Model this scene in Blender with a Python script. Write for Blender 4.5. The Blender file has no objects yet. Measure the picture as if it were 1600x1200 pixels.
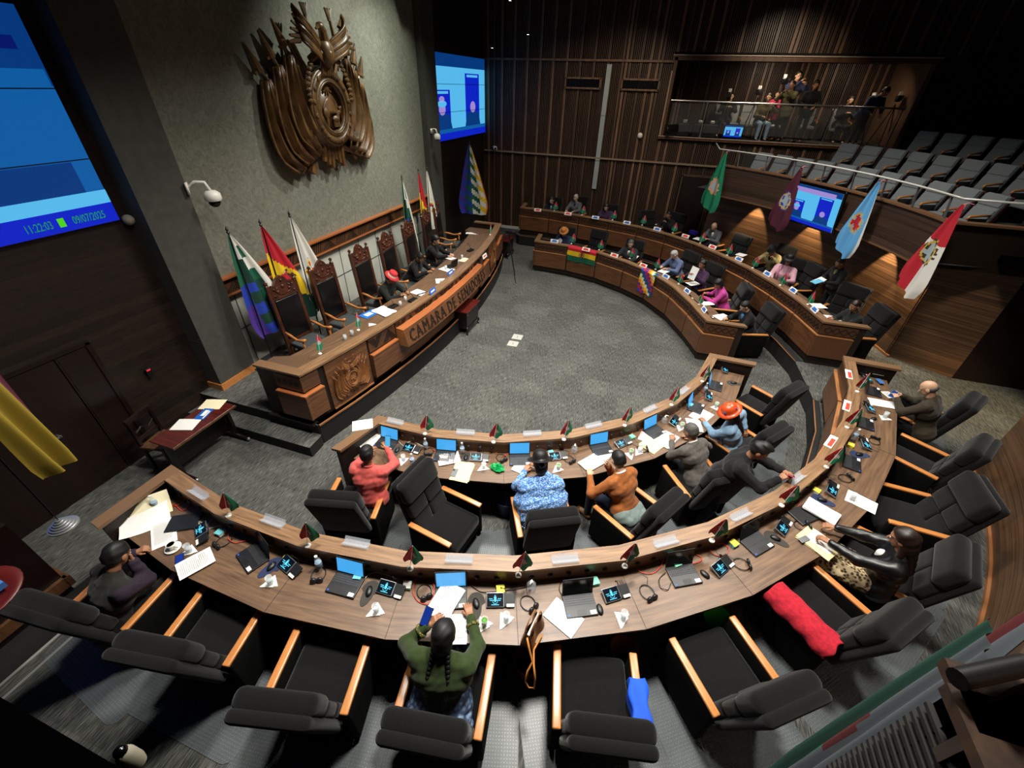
import bpy, math, random
import numpy as np
from mathutils import Matrix, Vector
random.seed(7); rng = np.random.default_rng(7)
scene = bpy.context.scene
COL = scene.collection
R_ = math.radians; PI = math.pi

# ------------------------------------------------------------------ camera
CAM_H = 5.0; FOC = 660.0
def _axes():
    d = np.array([771-800, 1532-600, FOC], float); d /= np.linalg.norm(d); Z = -d
    y = np.array([1072-800, 130-600, FOC], float); y -= Z*(y@Z); y /= np.linalg.norm(y)
    return np.array([np.cross(y, Z), y, Z])
AX = _axes()
def at(u, v, z=0.0):
    "where the sight line of photo pixel (u,v) meets the horizontal plane z"
    w = AX @ np.array([u-800, v-600, FOC]); t = (z-CAM_H)/w[2]
    return Vector((w[0]*t, w[1]*t, z))
cam = bpy.data.cameras.new('camera'); camo = bpy.data.objects.new('camera', cam); COL.objects.link(camo)
cam.sensor_width = 36; cam.lens = FOC/1600*36; cam.clip_start = 0.02; cam.clip_end = 100
camo.matrix_world = Matrix(((AX[0][0], -AX[0][1], -AX[0][2], 0), (AX[1][0], -AX[1][1], -AX[1][2], 0),
                            (AX[2][0], -AX[2][1], -AX[2][2], CAM_H), (0, 0, 0, 1)))
scene.camera = camo

# ------------------------------------------------------------------ world, exposure
scene.view_settings.view_transform = 'Standard'; scene.view_settings.look = 'None'
scene.view_settings.exposure = 0.0; scene.view_settings.gamma = 1.0
try: scene.view_settings.use_curve_mapping = False
except Exception: pass
wd = bpy.data.worlds.new('world'); scene.world = wd; wd.use_nodes = True
wd.node_tree.nodes['Background'].inputs[0].default_value = (0.5, 0.55, 0.6, 1)
wd.node_tree.nodes['Background'].inputs[1].default_value = 0.012

# ------------------------------------------------------------------ lights of the room
def look(o, tgt):
    o.rotation_euler = (Vector(tgt)-Vector(o.location)).to_track_quat('-Z', 'Y').to_euler()
def area(name, loc, tgt, size, power, color=(1, .95, .87), spread=160):
    l = bpy.data.lights.new(name, 'AREA'); l.size = size; l.energy = power; l.color = color; l.spread = R_(spread); l.shape = 'DISK'
    o = bpy.data.objects.new(name, l); COL.objects.link(o); o.location = loc; look(o, tgt); return o
def spot(name, loc, tgt, power, ang=60, blend=.6, color=(1, .93, .82), r=.05):
    l = bpy.data.lights.new(name, 'SPOT'); l.energy = power; l.color = color; l.spot_size = R_(ang); l.spot_blend = blend; l.shadow_soft_size = r
    o = bpy.data.objects.new(name, l); COL.objects.link(o); o.location = loc; look(o, tgt); return o
CX, CY = -3.03, 8.4
W_ = (1, .96, .88)
KEY = 1.0
for x, y, tx, ty, p in [(-2.4, 7.4, -2.2, 6.6, 260), (-.2, 3.6, -.1, 2.6, 330), (2.6, 6.6, 2.8, 6.2, 210), (-2.6, 3.4, -2.3, 2.4, 150),
                        (-1.6, 11.6, -1.4, 12.3, 330), (1.9, 11.4, 2.0, 11.8, 230), (-4.0, 14.2, -3.6, 14.8, 230)]:
    area('ceiling_panel_light', (x, y, 7.6), (tx, ty, 0), .9, p*KEY, W_, 125)
spot('dais_light', (-2.8, 6.2, 7.7), (-5.4, 6.2, 1), 520, 62, .7)
spot('dais_light', (-2.8, 10.2, 7.7), (-5.4, 10.2, 1), 620, 62, .7)
spot('crest_light', (-3.4, 10.2, 8.4), (-6.8, 9.4, 4.3), 1250, 62, .8, (.96, 1, .9))
spot('crest_light', (-4.9, 11.0, 8.5), (-6.9, 11.2, 3.4), 800, 60, .9, (.93, 1, .86))
spot('wall_wash', (-.5, 13.6, 7.5), (-2.5, 17.6, 2.8), 480, 75, .9, (1, .82, .62))
spot('wall_wash', (2.4, 14.6, 7.0), (2.6, 17.6, 4.6), 300, 80, .9, (1, .82, .62))

# ------------------------------------------------------------------ materials
MATS = {}
def _nt(name):
    m = bpy.data.materials.new(name); m.use_nodes = True; nt = m.node_tree; b = nt.nodes['Principled BSDF']; return m, nt, b
def srgb(h):
    if isinstance(h, str):
        c = [int(h[i:i+2], 16)/255 for i in (0, 2, 4)]
        return tuple(x/12.92 if x <= .04045 else ((x+.055)/1.055)**2.4 for x in c)
    return h
def mat(name, col, rough=.6, metal=0, var=.0, scale=20, emit=None, es=1, bump=0, trans=0, alpha=1, spec=.5, sheen=0, coat=0):
    if name in MATS: return MATS[name]
    m, nt, b = _nt(name); c = srgb(col)
    b.inputs['Base Color'].default_value = (*c, 1); b.inputs['Roughness'].default_value = rough; b.inputs['Metallic'].default_value = metal
    b.inputs['Specular IOR Level'].default_value = spec
    if sheen: b.inputs['Sheen Weight'].default_value = sheen
    if coat: b.inputs['Coat Weight'].default_value = coat; b.inputs['Coat Roughness'].default_value = .15
    if trans: b.inputs['Transmission Weight'].default_value = trans; b.inputs['IOR'].default_value = 1.45
    if alpha < 1: b.inputs['Alpha'].default_value = alpha
    if emit is not None:
        b.inputs['Emission Color'].default_value = (*srgb(emit), 1); b.inputs['Emission Strength'].default_value = es
    if var or bump:
        tc = nt.nodes.new('ShaderNodeTexCoord'); n = nt.nodes.new('ShaderNodeTexNoise'); n.inputs['Scale'].default_value = scale; n.inputs['Detail'].default_value = 6
        nt.links.new(tc.outputs['Object'], n.inputs['Vector'])
        if var:
            mx = nt.nodes.new('ShaderNodeMix'); mx.data_type = 'RGBA'
            mx.inputs['A'].default_value = (*[x*(1-var) for x in c], 1); mx.inputs['B'].default_value = (*[min(1, x*(1+var)) for x in c], 1)
            r = nt.nodes.new('ShaderNodeMapRange'); r.inputs['From Min'].default_value = .3; r.inputs['From Max'].default_value = .7
            nt.links.new(n.outputs['Fac'], r.inputs['Value']); nt.links.new(r.outputs['Result'], mx.inputs['Factor'])
            nt.links.new(mx.outputs['Result'], b.inputs['Base Color'])
        if bump:
            bp = nt.nodes.new('ShaderNodeBump'); bp.inputs['Strength'].default_value = bump; bp.inputs['Distance'].default_value = .01
            nt.links.new(n.outputs['Fac'], bp.inputs['Height']); nt.links.new(bp.outputs['Normal'], b.inputs['Normal'])
    MATS[name] = m; return m
def wood(name, c1, c2, sc=(1.2, 14, 14), rough=.42, coord='Object', coat=.15, planks=None, spec=.5):
    "streaky grain: noise stretched along one axis; planks=(axis, width) adds board seams and per-board tone"
    if name in MATS: return MATS[name]
    m, nt, b = _nt(name); L = nt.links
    tc = nt.nodes.new('ShaderNodeTexCoord'); mp = nt.nodes.new('ShaderNodeMapping'); mp.inputs['Scale'].default_value = sc
    L.new(tc.outputs[coord], mp.inputs['Vector'])
    n = nt.nodes.new('ShaderNodeTexNoise'); n.inputs['Scale'].default_value = 1.6; n.inputs['Detail'].default_value = 8; n.inputs['Roughness'].default_value = .62
    n.inputs['Distortion'].default_value = .4
    L.new(mp.outputs[0], n.inputs['Vector'])
    cr = nt.nodes.new('ShaderNodeValToRGB'); cr.color_ramp.elements[0].position = .3; cr.color_ramp.elements[1].position = .72
    cr.color_ramp.elements[0].color = (*srgb(c1), 1); cr.color_ramp.elements[1].color = (*srgb(c2), 1)
    L.new(n.outputs['Fac'], cr.inputs['Fac']); out = cr.outputs['Color']
    if planks:
        ax, wdt = planks
        sx = nt.nodes.new('ShaderNodeSeparateXYZ'); L.new(tc.outputs[coord], sx.inputs[0])
        dv = nt.nodes.new('ShaderNodeMath'); dv.operation = 'DIVIDE'; dv.inputs[1].default_value = wdt; L.new(sx.outputs[ax], dv.inputs[0])
        fl = nt.nodes.new('ShaderNodeMath'); fl.operation = 'FLOOR'; L.new(dv.outputs[0], fl.inputs[0])
        fr = nt.nodes.new('ShaderNodeMath'); fr.operation = 'FRACT'; L.new(dv.outputs[0], fr.inputs[0])
        wn = nt.nodes.new('ShaderNodeTexWhiteNoise'); wn.noise_dimensions = '1D'; L.new(fl.outputs[0], wn.inputs['W'])
        mr = nt.nodes.new('ShaderNodeMapRange'); mr.inputs['To Min'].default_value = .62; mr.inputs['To Max'].default_value = 1.25; L.new(wn.outputs['Value'], mr.inputs['Value'])
        gt = nt.nodes.new('ShaderNodeMath'); gt.operation = 'GREATER_THAN'; gt.inputs[1].default_value = .06; L.new(fr.outputs[0], gt.inputs[0])
        mu = nt.nodes.new('ShaderNodeMath'); mu.operation = 'MULTIPLY'; L.new(mr.outputs[0], mu.inputs[0])
        ad = nt.nodes.new('ShaderNodeMath'); ad.operation = 'MAXIMUM'; ad.inputs[1].default_value = .35; L.new(gt.outputs[0], ad.inputs[0]); L.new(ad.outputs[0], mu.inputs[1])
        vm = nt.nodes.new('ShaderNodeVectorMath'); vm.operation = 'SCALE'; L.new(out, vm.inputs[0]); L.new(mu.outputs[0], vm.inputs['Scale']); out = vm.outputs[0]
    L.new(out, b.inputs['Base Color']); b.inputs['Roughness'].default_value = rough
    b.inputs['Coat Weight'].default_value = coat; b.inputs['Coat Roughness'].default_value = .3; b.inputs['Specular IOR Level'].default_value = spec
    MATS[name] = m; return m

def carpet(name, c1, c2, cm):
    m, nt, b = _nt(name); L = nt.links
    tc = nt.nodes.new('ShaderNodeTexCoord')
    def noise(sc, s, d=4):
        mp = nt.nodes.new('ShaderNodeMapping'); mp.inputs['Scale'].default_value = sc; mp.inputs['Rotation'].default_value = (0, 0, 0)
        L.new(tc.outputs['Object'], mp.inputs['Vector']); n = nt.nodes.new('ShaderNodeTexNoise'); n.inputs['Scale'].default_value = s; n.inputs['Detail'].default_value = d
        L.new(mp.outputs[0], n.inputs['Vector']); return n.outputs['Fac']
    # carpet tiles: each 0.5 m tile its own streak offset
    a = noise((60, 4, 1), 2.2, 8); c = noise((1, 1, 1), 1.3, 3); f = noise((60, 60, 1), 6, 2)
    br = nt.nodes.new('ShaderNodeTexBrick'); br.inputs['Scale'].default_value = 1.0; br.inputs['Mortar Size'].default_value = 0; br.inputs['Brick Width'].default_value = .5; br.inputs['Row Height'].default_value = .5
    br.inputs['Color1'].default_value = (.0, .0, .0, 1); br.inputs['Color2'].default_value = (1, 1, 1, 1); br.offset = .5
    L.new(tc.outputs['Object'], br.inputs['Vector'])
    def mth(op, x, y):
        q = nt.nodes.new('ShaderNodeMath'); q.operation = op
        for i, s in enumerate((x, y)):
            if isinstance(s, (int, float)): q.inputs[i].default_value = s
            else: L.new(s, q.inputs[i])
        return q.outputs[0]
    s = mth('ADD', mth('MULTIPLY', a, .8), mth('MULTIPLY', f, .2)); s = mth('ADD', s, mth('MULTIPLY', mth('SUBTRACT', br.outputs['Color'], .5), .05))
    s = mth('ADD', s, mth('MULTIPLY', mth('SUBTRACT', c, .5), .10))
    cr = nt.nodes.new('ShaderNodeValToRGB'); e = cr.color_ramp.elements
    e[0].position = .36; e[0].color = (*srgb(c1), 1); e[1].position = .68; e[1].color = (*srgb(c2), 1); x = e.new(.5); x.color = (*srgb(cm), 1)
    L.new(s, cr.inputs['Fac']); L.new(cr.outputs['Color'], b.inputs['Base Color']); b.inputs['Roughness'].default_value = .95
    b.inputs['Specular IOR Level'].default_value = .1
    bp = nt.nodes.new('ShaderNodeBump'); bp.inputs['Strength'].default_value = .3; bp.inputs['Distance'].default_value = .01; L.new(f, bp.inputs['Height']); L.new(bp.outputs[0], b.inputs['Normal'])
    MATS[name] = m; return m

def M(n): return MATS[n]
carpet('carpet', '2f302e', '7b7a74', '50514e')
mat('riser_black', '0c0c0c', .8)
mat('carpet_dark', '343533', .95, var=.25, scale=60)
wood('ledge_wood', '5b422f', '9c7854', (1.4, 22, 22), coord='UV')
wood('work_wood', '4c382a', '806247', (1.2, 16, 16), coord='UV', rough=.45, coat=.1)
wood('panel_wood', '4a2d1c', '7d5232', (1.2, 14, 14), coord='UV')
wood('frieze_wood', '3a2416', '6a452a', (1.2, 14, 14), coord='UV')
wood('edge_wood', '7a4c2c', 'b57c4c', (1.2, 22, 22), coord='UV')
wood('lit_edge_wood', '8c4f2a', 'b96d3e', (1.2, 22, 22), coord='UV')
mat('carved_dark', '20130b', .6)
wood('arm_wood', 'b06c35', 'cf8a4b', (3, 26, 26), rough=.32, coat=.4)
wood('veneer_wall', '150e0a', '2c1e17', (.25, 4, 22), planks=('Z', .115), rough=.45, coord='Object')
wood('veneer_curved', '3a281a', '785538', (.3, 22, 22), planks=('Y', .105), rough=.42, coord='UV', coat=.2)
wood('parapet_wood', '2e2019', '56402f', (.3, 18, 18), planks=('Y', .13), coord='UV', rough=.45)
wood('slat_wood', '35241a', '5e4634', (9, 9, .6), rough=.5)
wood('slat_light', '4e392a', '8a6a4e', (9, 9, .6), rough=.5)
mat('slat_gap', '060404', .9)
wood('rim_wood', '5a3d28', '8a6444', (2, 20, 20), coord='UV')
wood('door_wood', '120806', '200f0a', (8, 8, .6), rough=.4)
wood('mahogany', '3a0f0c', '63201a', (2, 18, 18), rough=.25, coat=.5)
wood('mahogany_dark', '100706', '1d0d0a', (12, 12, 1), rough=.35)
wood('carved_wood', '352010', '7a5429', (6, 6, 3), rough=.45)
wood('throne_wood', '2b140c', '5a2e1c', (6, 6, 3), rough=.4)
wood('relief_wood', '6a3f22', 'a06a3c', (6, 6, 3), rough=.4)
wood('crest_wood', '2c1d0e', '7d5a30', (4, 4, 2), rough=.42)
wood('booth_dark', '1c1009', '38220f', (9, 9, 1), rough=.6, coat=0)
wood('booth_wood', '3a2314', '6a4426', (9, 9, 1), rough=.5)
mat('fabric_black', '101010', .95, var=.25, scale=90, sheen=.12, spec=.15)
mat('fabric_side', '0e0e0e', .95, spec=.1)
mat('fabric_grey', '7a7f80', .95, var=.15, scale=80, sheen=.2, spec=.15)
mat('leather_black', '0c0c0d', .32, var=.2, scale=30, bump=.15)
mat('black_plastic', '0b0b0c', .45)
mat('dark_plastic', '1b1c1e', .4)
mat('grey_plastic', '6d7073', .4)
mat('silver', 'a6a8aa', .35, metal=.8)
mat('steel', 'b9bbbd', .3, metal=.9)
mat('white_plastic', 'e8e6dc', .4)
mat('paper', 'f2f1ec', .8, var=.03, scale=30)
mat('print_grey', 'b9b9b6', .8)
mat('paper_cream', 'ece2bd', .8)
mat('folder_yellow', 'e6d6a0', .75)
mat('red', 'c01c22', .6); mat('green_flag', '0f6b4c', .65); mat('red_flag', 'b3202c', .65)
mat('bright_green', '2fae32', .45); mat('cable_red', 'e0402e', .5); mat('cable_white', 'd7d5c8', .5); mat('cable_black', '0a0a0a', .5)
mat('note_yellow', 'e9dc4a', .7); mat('note_teal', '6fc3c9', .7); mat('note_green', '7fd6b0', .7); mat('note_blue', '62b3d2', .7); mat('note_white', 'dedcd4', .7)
mat('glass', 'eef4f6', .05, alpha=.35, spec=.9); mat('clear_drink', 'c9d6dc', .1, alpha=.5); mat('label_pale', '9ab4cc', .6); mat('water_blue', '3f6fb0', .3)
mat('acrylic', 'cfd4dc', .12, alpha=.22, spec=.9)
mat('screen_blue', '0a2a40', .3, emit='3f9fe0', es=1.15)
mat('screen_off', '020203', .15)
mat('screen_dark', '05080c', .2, emit='06121c', es=1)
mat('logo_cyan', '0a2a40', .3, emit='5fd0f0', es=1.4)
mat('key_dark', '2c2e31', .5)
mat('label_white', 'e9e9e4', .6); mat('sticker_blue', '2a55c8', .5)
mat('pad_blue', '1b2a4e', .8); mat('pad_grey', '37342f', .85)
mat('leaf', '4f8a2a', .6); mat('tan_leather', '8a5a2c', .5, var=.3, scale=14)
mat('bin_red', '7c2a1c', .5); mat('bin_blue', '14284a', .5)
mat('mat_plastic', '8f9a9e', .25, alpha=.32, spec=.4)
def stucco():
    m, nt, b = _nt('stucco_grey'); L = nt.links; tc = nt.nodes.new('ShaderNodeTexCoord')
    n = nt.nodes.new('ShaderNodeTexNoise'); n.inputs['Scale'].default_value = 9; n.inputs['Detail'].default_value = 10; n.inputs['Roughness'].default_value = .7; n.inputs['Distortion'].default_value = 1.5
    L.new(tc.outputs['Object'], n.inputs['Vector'])
    cr = nt.nodes.new('ShaderNodeValToRGB'); cr.color_ramp.elements[0].position = .3; cr.color_ramp.elements[1].position = .75
    cr.color_ramp.elements[0].color = (*srgb('5d5d52'), 1); cr.color_ramp.elements[1].color = (*srgb('8a8a7c'), 1)
    L.new(n.outputs['Fac'], cr.inputs['Fac']); L.new(cr.outputs[0], b.inputs['Base Color']); b.inputs['Roughness'].default_value = .9
    bp = nt.nodes.new('ShaderNodeBump'); bp.inputs['Strength'].default_value = .35; bp.inputs['Distance'].default_value = .02; L.new(n.outputs['Fac'], bp.inputs['Height']); L.new(bp.outputs[0], b.inputs['Normal'])
    MATS['stucco_grey'] = m
stucco()
mat('stucco_dark', '45443f', .9, var=.15, scale=8)
mat('void_black', '020202', 1, spec=0)
mat('wall_panel_light', 'b8b8ae', .75, var=.05, scale=4)
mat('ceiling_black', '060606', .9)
# ------------------------------------------------------------------ mesh building
class MB:
    def __init__(s): s.v = []; s.f = []; s.m = []; s.u = {}; s.X = Matrix.Identity(4); s.st = []
    def push(s, m): s.st.append(s.X.copy()); s.X = s.X @ m; return s
    def pop(s): s.X = s.st.pop(); return s
    def add(s, vs, fs, mi=0, uvs=None):
        b = len(s.v); X = s.X
        s.v.extend([X @ Vector(p) for p in vs])
        for k, f in enumerate(fs):
            if uvs is not None: s.u[len(s.f)] = uvs[k]
            s.f.append([i+b for i in f]); s.m.append(mi if isinstance(mi, int) else mi[k])
    def box(s, c, d, mi=0, rz=0):
        x, y, z = c; a, b, h = d[0]/2, d[1]/2, d[2]/2
        vs = [(sx*a, sy*b, sz*h) for sx in (-1, 1) for sy in (-1, 1) for sz in (-1, 1)]
        fs = [(0, 1, 3, 2), (4, 6, 7, 5), (0, 4, 5, 1), (2, 3, 7, 6), (0, 2, 6, 4), (1, 5, 7, 3)]
        s.push(Matrix.Translation(c) @ Matrix.Rotation(rz, 4, 'Z')); s.add(vs, fs, mi); s.pop()
    def bar(s, a, b, w, h, mi=0):
        a = Vector(a); b = Vector(b); d = b-a; L = d.length; q = d.to_track_quat('X', 'Z').to_matrix().to_4x4()
        s.push(Matrix.Translation((a+b)/2) @ q); s.box((0, 0, 0), (L, w, h), mi); s.pop()
    def rbox(s, c, d, r=.03, mi=0, n=5, bulge=0):
        a, b, h = [x/2 for x in d]; r = min(r, a, b, h); vs = []; fs = []; idx = {}
        g = [-1+2*i/n for i in range(n+1)]
        def vid(p):
            k = tuple(round(t, 4) for t in p)
            if k in idx: return idx[k]
            q = [p[0]*a, p[1]*b, p[2]*h]; e = [a-r, b-r, h-r]
            # map so that outer ring of grid cells is the rounding
            o = []
            for t, half, ee in zip(p, (a, b, h), e):
                o.append(max(-ee, min(ee, t*half*1.0)))
            dv = Vector([q[i]-o[i] for i in range(3)])
            if dv.length < 1e-9: dv = Vector((0, 0, 0))
            # direction from clamped core
            dd = Vector([max(0, abs(p[i])*([a, b, h][i])-e[i])/max(r, 1e-6)*(1 if p[i] >= 0 else -1) for i in range(3)])
            if dd.length > 1e-9: dd = dd.normalized()*r
            w = Vector(o)+dd
            if bulge:
                w.z += bulge*(1-p[0]**2)*(1-p[1]**2)*(1 if p[2] > 0 else 0)
            idx[k] = len(vs); vs.append(w); return idx[k]
        e1 = [1-2*r/max(t*2, 1e-6) for t in (a, b, h)]
        def grid(ax):
            t = 1 - 2*r/(2*[a, b, h][ax]) if [a, b, h][ax] > r else 0
            t = max(0, 1-r/[a, b, h][ax])
            L = sorted(set([round(x, 4) for x in ([-1, -1+(1-t)*.5, -t] + [(-t+2*t*i/3) for i in (1, 2)] + [t, 1-(1-t)*.5, 1])]))
            return L
        G = [grid(0), grid(1), grid(2)]
        for ax in range(3):
            o1, o2 = (ax+1) % 3, (ax+2) % 3
            for sg in (-1, 1):
                for i in range(len(G[o1])-1):
                    for j in range(len(G[o2])-1):
                        q = []
                        for (ii, jj) in ((i, j), (i+1, j), (i+1, j+1), (i, j+1)):
                            p = [0, 0, 0]; p[ax] = sg; p[o1] = G[o1][ii]; p[o2] = G[o2][jj]; q.append(vid(p))
                        fs.append(q if sg > 0 else q[::-1])
        s.push(Matrix.Translation(c)); s.add(vs, fs, mi); s.pop()
    def tube(s, pts, r, mi=0, n=8, cap=True, closed=False):
        pts = [Vector(p) for p in pts]; N = len(pts); rs = r if isinstance(r, (list, tuple)) else [r]*N
        up = Vector((0, 0, 1)); rings = []; prev = None
        for i, p in enumerate(pts):
            if closed: d = pts[(i+1) % N]-pts[i-1]
            else: d = (pts[min(i+1, N-1)]-pts[max(i-1, 0)])
            d.normalize()
            if prev is None: a = d.cross(up) if abs(d.z) < .95 else d.cross(Vector((1, 0, 0)))
            else: a = prev - d*prev.dot(d)
            a.normalize(); prev = a; b = d.cross(a)
            rings.append([p+(a*math.cos(2*PI*k/n)+b*math.sin(2*PI*k/n))*rs[i] for k in range(n)])
        vs = [q for rg in rings for q in rg]; fs = []
        for i in range(N if closed else N-1):
            j = (i+1) % N
            for k in range(n): fs.append((i*n+k, i*n+(k+1) % n, j*n+(k+1) % n, j*n+k))
        if cap and not closed: fs.append(tuple(range(n))[::-1]); fs.append(tuple(range((N-1)*n, N*n)))
        s.add(vs, fs, mi)
    def lathe(s, prof, n=20, mi=0, c=(0, 0, 0), sx=1, sy=1):
        vs = []; fs = []; N = len(prof)
        for r, z in prof:
            for k in range(n): vs.append((c[0]+r*math.cos(2*PI*k/n)*sx, c[1]+r*math.sin(2*PI*k/n)*sy, c[2]+z))
        for i in range(N-1):
            m = mi if isinstance(mi, int) else mi[i]
            for k in range(n): pass
        ml = []
        for i in range(N-1):
            for k in range(n):
                fs.append((i*n+k, i*n+(k+1) % n, (i+1)*n+(k+1) % n, (i+1)*n+k)); ml.append(mi if isinstance(mi, int) else mi[i])
        if prof[0][0] > 1e-5: fs.append(tuple(range(n))[::-1]); ml.append(ml[0])
        if prof[-1][0] > 1e-5: fs.append(tuple(range((N-1)*n, N*n))); ml.append(ml[-1])
        s.add(vs, fs, ml)
    def sphere(s, c, r, mi=0, n=12, m=8):
        rx, ry, rz = r if isinstance(r, (tuple, list)) else (r, r, r)
        pr = [(math.sin(PI*i/m), -math.cos(PI*i/m)) for i in range(m+1)]; vs = []; fs = []
        for a, b in pr:
            for k in range(n): vs.append((c[0]+rx*a*math.cos(2*PI*k/n), c[1]+ry*a*math.sin(2*PI*k/n), c[2]+rz*b))
        for i in range(m):
            for k in range(n): fs.append((i*n+k, i*n+(k+1) % n, (i+1)*n+(k+1) % n, (i+1)*n+k))
        s.add(vs, fs, mi)
    def prism(s, poly, z0, z1, mi=0, top=None):
        n = len(poly); vs = [(x, y, z0) for x, y in poly]+[(x, y, z1) for x, y in poly]
        fs = [tuple(range(n))[::-1], tuple(range(n, 2*n))]; ml = [mi, mi if top is None else top]
        for i in range(n): fs.append((i, (i+1) % n, n+(i+1) % n, n+i)); ml.append(mi)
        s.add(vs, fs, ml)
    def grid(s, fn, nu, nv, mi=0, mfn=None):
        vs = [fn(i/nu, j/nv) for i in range(nu+1) for j in range(nv+1)]; fs = []; ml = []
        for i in range(nu):
            for j in range(nv):
                a = i*(nv+1)+j; fs.append((a, a+nv+1, a+nv+2, a+1)); ml.append(mfn((i+.5)/nu, (j+.5)/nv) if mfn else mi)
        s.add(vs, fs, ml)
    def mesh(s, name, mats, smooth=False):
        me = bpy.data.meshes.new(name); me.from_pydata([tuple(v) for v in s.v], [], s.f)
        for m in mats: me.materials.append(M(m) if isinstance(m, str) else m)
        me.polygons.foreach_set('material_index', s.m)
        if s.u:
            ul = me.uv_layers.new(name='UVMap')
            for p in me.polygons:
                q = s.u.get(p.index)
                for k, li in enumerate(p.loop_indices):
                    if q is not None: ul.data[li].uv = q[k]
                    else:
                        co = me.vertices[me.loops[li].vertex_index].co; ul.data[li].uv = (co.x+co.y*.37, co.z+co.y*.1)
        if smooth:
            me.polygons.foreach_set('use_smooth', [True]*len(me.polygons))
        me.update()
        return me
    def build(s, name, mats, parent=None, smooth=False, auto=None):
        if not isinstance(mats, (list, tuple)): mats = [mats]
        me = s.mesh(name, mats, smooth or auto is not None)
        if auto is not None:
            try: me.set_sharp_from_angle(angle=R_(auto))
            except Exception: pass
        o = bpy.data.objects.new(name, me); COL.objects.link(o)
        if parent: o.parent = parent
        return o

def tag(o, label=None, cat=None, group=None, kind=None):
    if label: o['label'] = label
    if cat: o['category'] = cat
    if group: o['group'] = group
    if kind: o['kind'] = kind
    return o
def thing(name, label, cat, loc=(0, 0, 0), rz=0, group=None):
    o = bpy.data.objects.new(name, None); COL.objects.link(o); o.empty_display_size = .1
    o.location = loc; o.rotation_euler = (0, 0, rz); return tag(o, label, cat, group)
def copy_tree(o, parent=None):
    c = o.copy(); COL.objects.link(c)
    if parent: c.parent = parent
    for ch in list(o.children): copy_tree(ch, c)
    return c
class Proto:
    "first use places the built thing itself, later uses place copies of it"
    def __init__(s, fn): s.fn = fn; s.o = None
    def __call__(s, loc, rz, label, group=None, scale=None):
        if s.o is None: s.o = s.fn(); o = s.o
        else: o = copy_tree(s.o)
        o.location = loc; o.rotation_euler = (0, 0, rz); o['label'] = label
        if group: o['group'] = group
        if scale: o.scale = scale
        return o
def struct(o): o['kind'] = 'structure'; return o
ORD = ['first', 'second', 'third', 'fourth', 'fifth', 'sixth', 'seventh', 'eighth', 'ninth', 'tenth', 'eleventh', 'twelfth']
def place_word(i, n):
    "module i of n, counted from the nearer end"
    if i <= (n-1)//2: return f'{ORD[i]} from its left end' if i else 'at its left end'
    k = n-1-i
    return f'{ORD[k]} from its right end' if k else 'at its right end'
def arc(c, r, a0, a1, n): return [(c[0]+r*math.cos(R_(a0+(a1-a0)*i/n)), c[1]+r*math.sin(R_(a0+(a1-a0)*i/n))) for i in range(n+1)]
def cyl_wall(mb, c, r, a0, a1, z0, z1, mi=0, n=48, thick=0):
    P = arc(c, r, a0, a1, n); L = 0
    for i in range(n):
        a, b = P[i], P[i+1]; d = math.dist(a, b)
        mb.add([(a[0], a[1], z0), (b[0], b[1], z0), (b[0], b[1], z1), (a[0], a[1], z1)], [(0, 1, 2, 3)], mi, [[(L, z0), (L+d, z0), (L+d, z1), (L, z1)]])
        L += d
    if thick:
        Q = arc(c, r+thick, a0, a1, n)
        for i in range(n):
            a, b, e, f = P[i], P[i+1], Q[i+1], Q[i]
            mb.add([(a[0], a[1], z1), (b[0], b[1], z1), (e[0], e[1], z1), (f[0], f[1], z1)], [(0, 1, 2, 3)], mi)
            mb.add([(a[0], a[1], z0), (b[0], b[1], z0), (e[0], e[1], z0), (f[0], f[1], z0)], [(3, 2, 1, 0)], mi)
            mb.add([(f[0], f[1], z0), (e[0], e[1], z0), (e[0], e[1], z1), (f[0], f[1], z1)], [(3, 2, 1, 0)], mi)
        for k in (0, n):
            a, f = P[k], Q[k]; mb.add([(a[0], a[1], z0), (f[0], f[1], z0), (f[0], f[1], z1), (a[0], a[1], z1)], [(0, 1, 2, 3)], mi)
class Sweep:
    "a run of corner points V with unit-depth directions D; profiles are given as (depth, height)"
    def __init__(s, V, D): s.V = [Vector((v[0], v[1], 0)) for v in V]; s.D = [Vector((d[0], d[1], 0)) for d in D]; s.n = len(V)-1
    def P(s, t, off, z=0):
        i = min(int(t), s.n-1); f = t-i
        p = s.V[i].lerp(s.V[i+1], f)+s.D[i].lerp(s.D[i+1], f)*off; return Vector((p.x, p.y, z))
    def out(s, t):
        i = min(int(t), s.n-1); f = t-i; d = s.D[i].lerp(s.D[i+1], f); return math.atan2(d.y, d.x)
    def run(s, mb, prof, t0, t1, mi=0, caps=True):
        ts = [t0]+[k for k in range(int(math.floor(t0))+1, int(math.ceil(t1)))]+[t1]
        n = len(prof); L = 0; per = [0]
        for k in range(n): a, b = prof[k], prof[(k+1) % n]; per.append(per[-1]+math.dist(a, b))
        for i in range(len(ts)-1):
            A = [s.P(ts[i], o, z) for o, z in prof]; B = [s.P(ts[i+1], o, z) for o, z in prof]; d = (A[0]-B[0]).length
            for k in range(n):
                k2 = (k+1) % n; m = mi if isinstance(mi, int) else mi[k]
                mb.add([A[k], B[k], B[k2], A[k2]], [(0, 1, 2, 3)], m, [[(L, per[k]), (L+d, per[k]), (L+d, per[k+1]), (L, per[k+1])]])
            L += d
        if caps:
            m = mi if isinstance(mi, int) else mi[0]
            for t, rv in ((ts[0], False), (ts[-1], True)):
                A = [s.P(t, o, z) for o, z in prof]; f = tuple(range(n)); mb.add(A, [f if rv else f[::-1]], m, [[(q[0], q[1]) for q in (prof)]])
def rect(o0, o1, z0, z1): return [(o0, z0), (o1, z0), (o1, z1), (o0, z1)]
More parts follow.
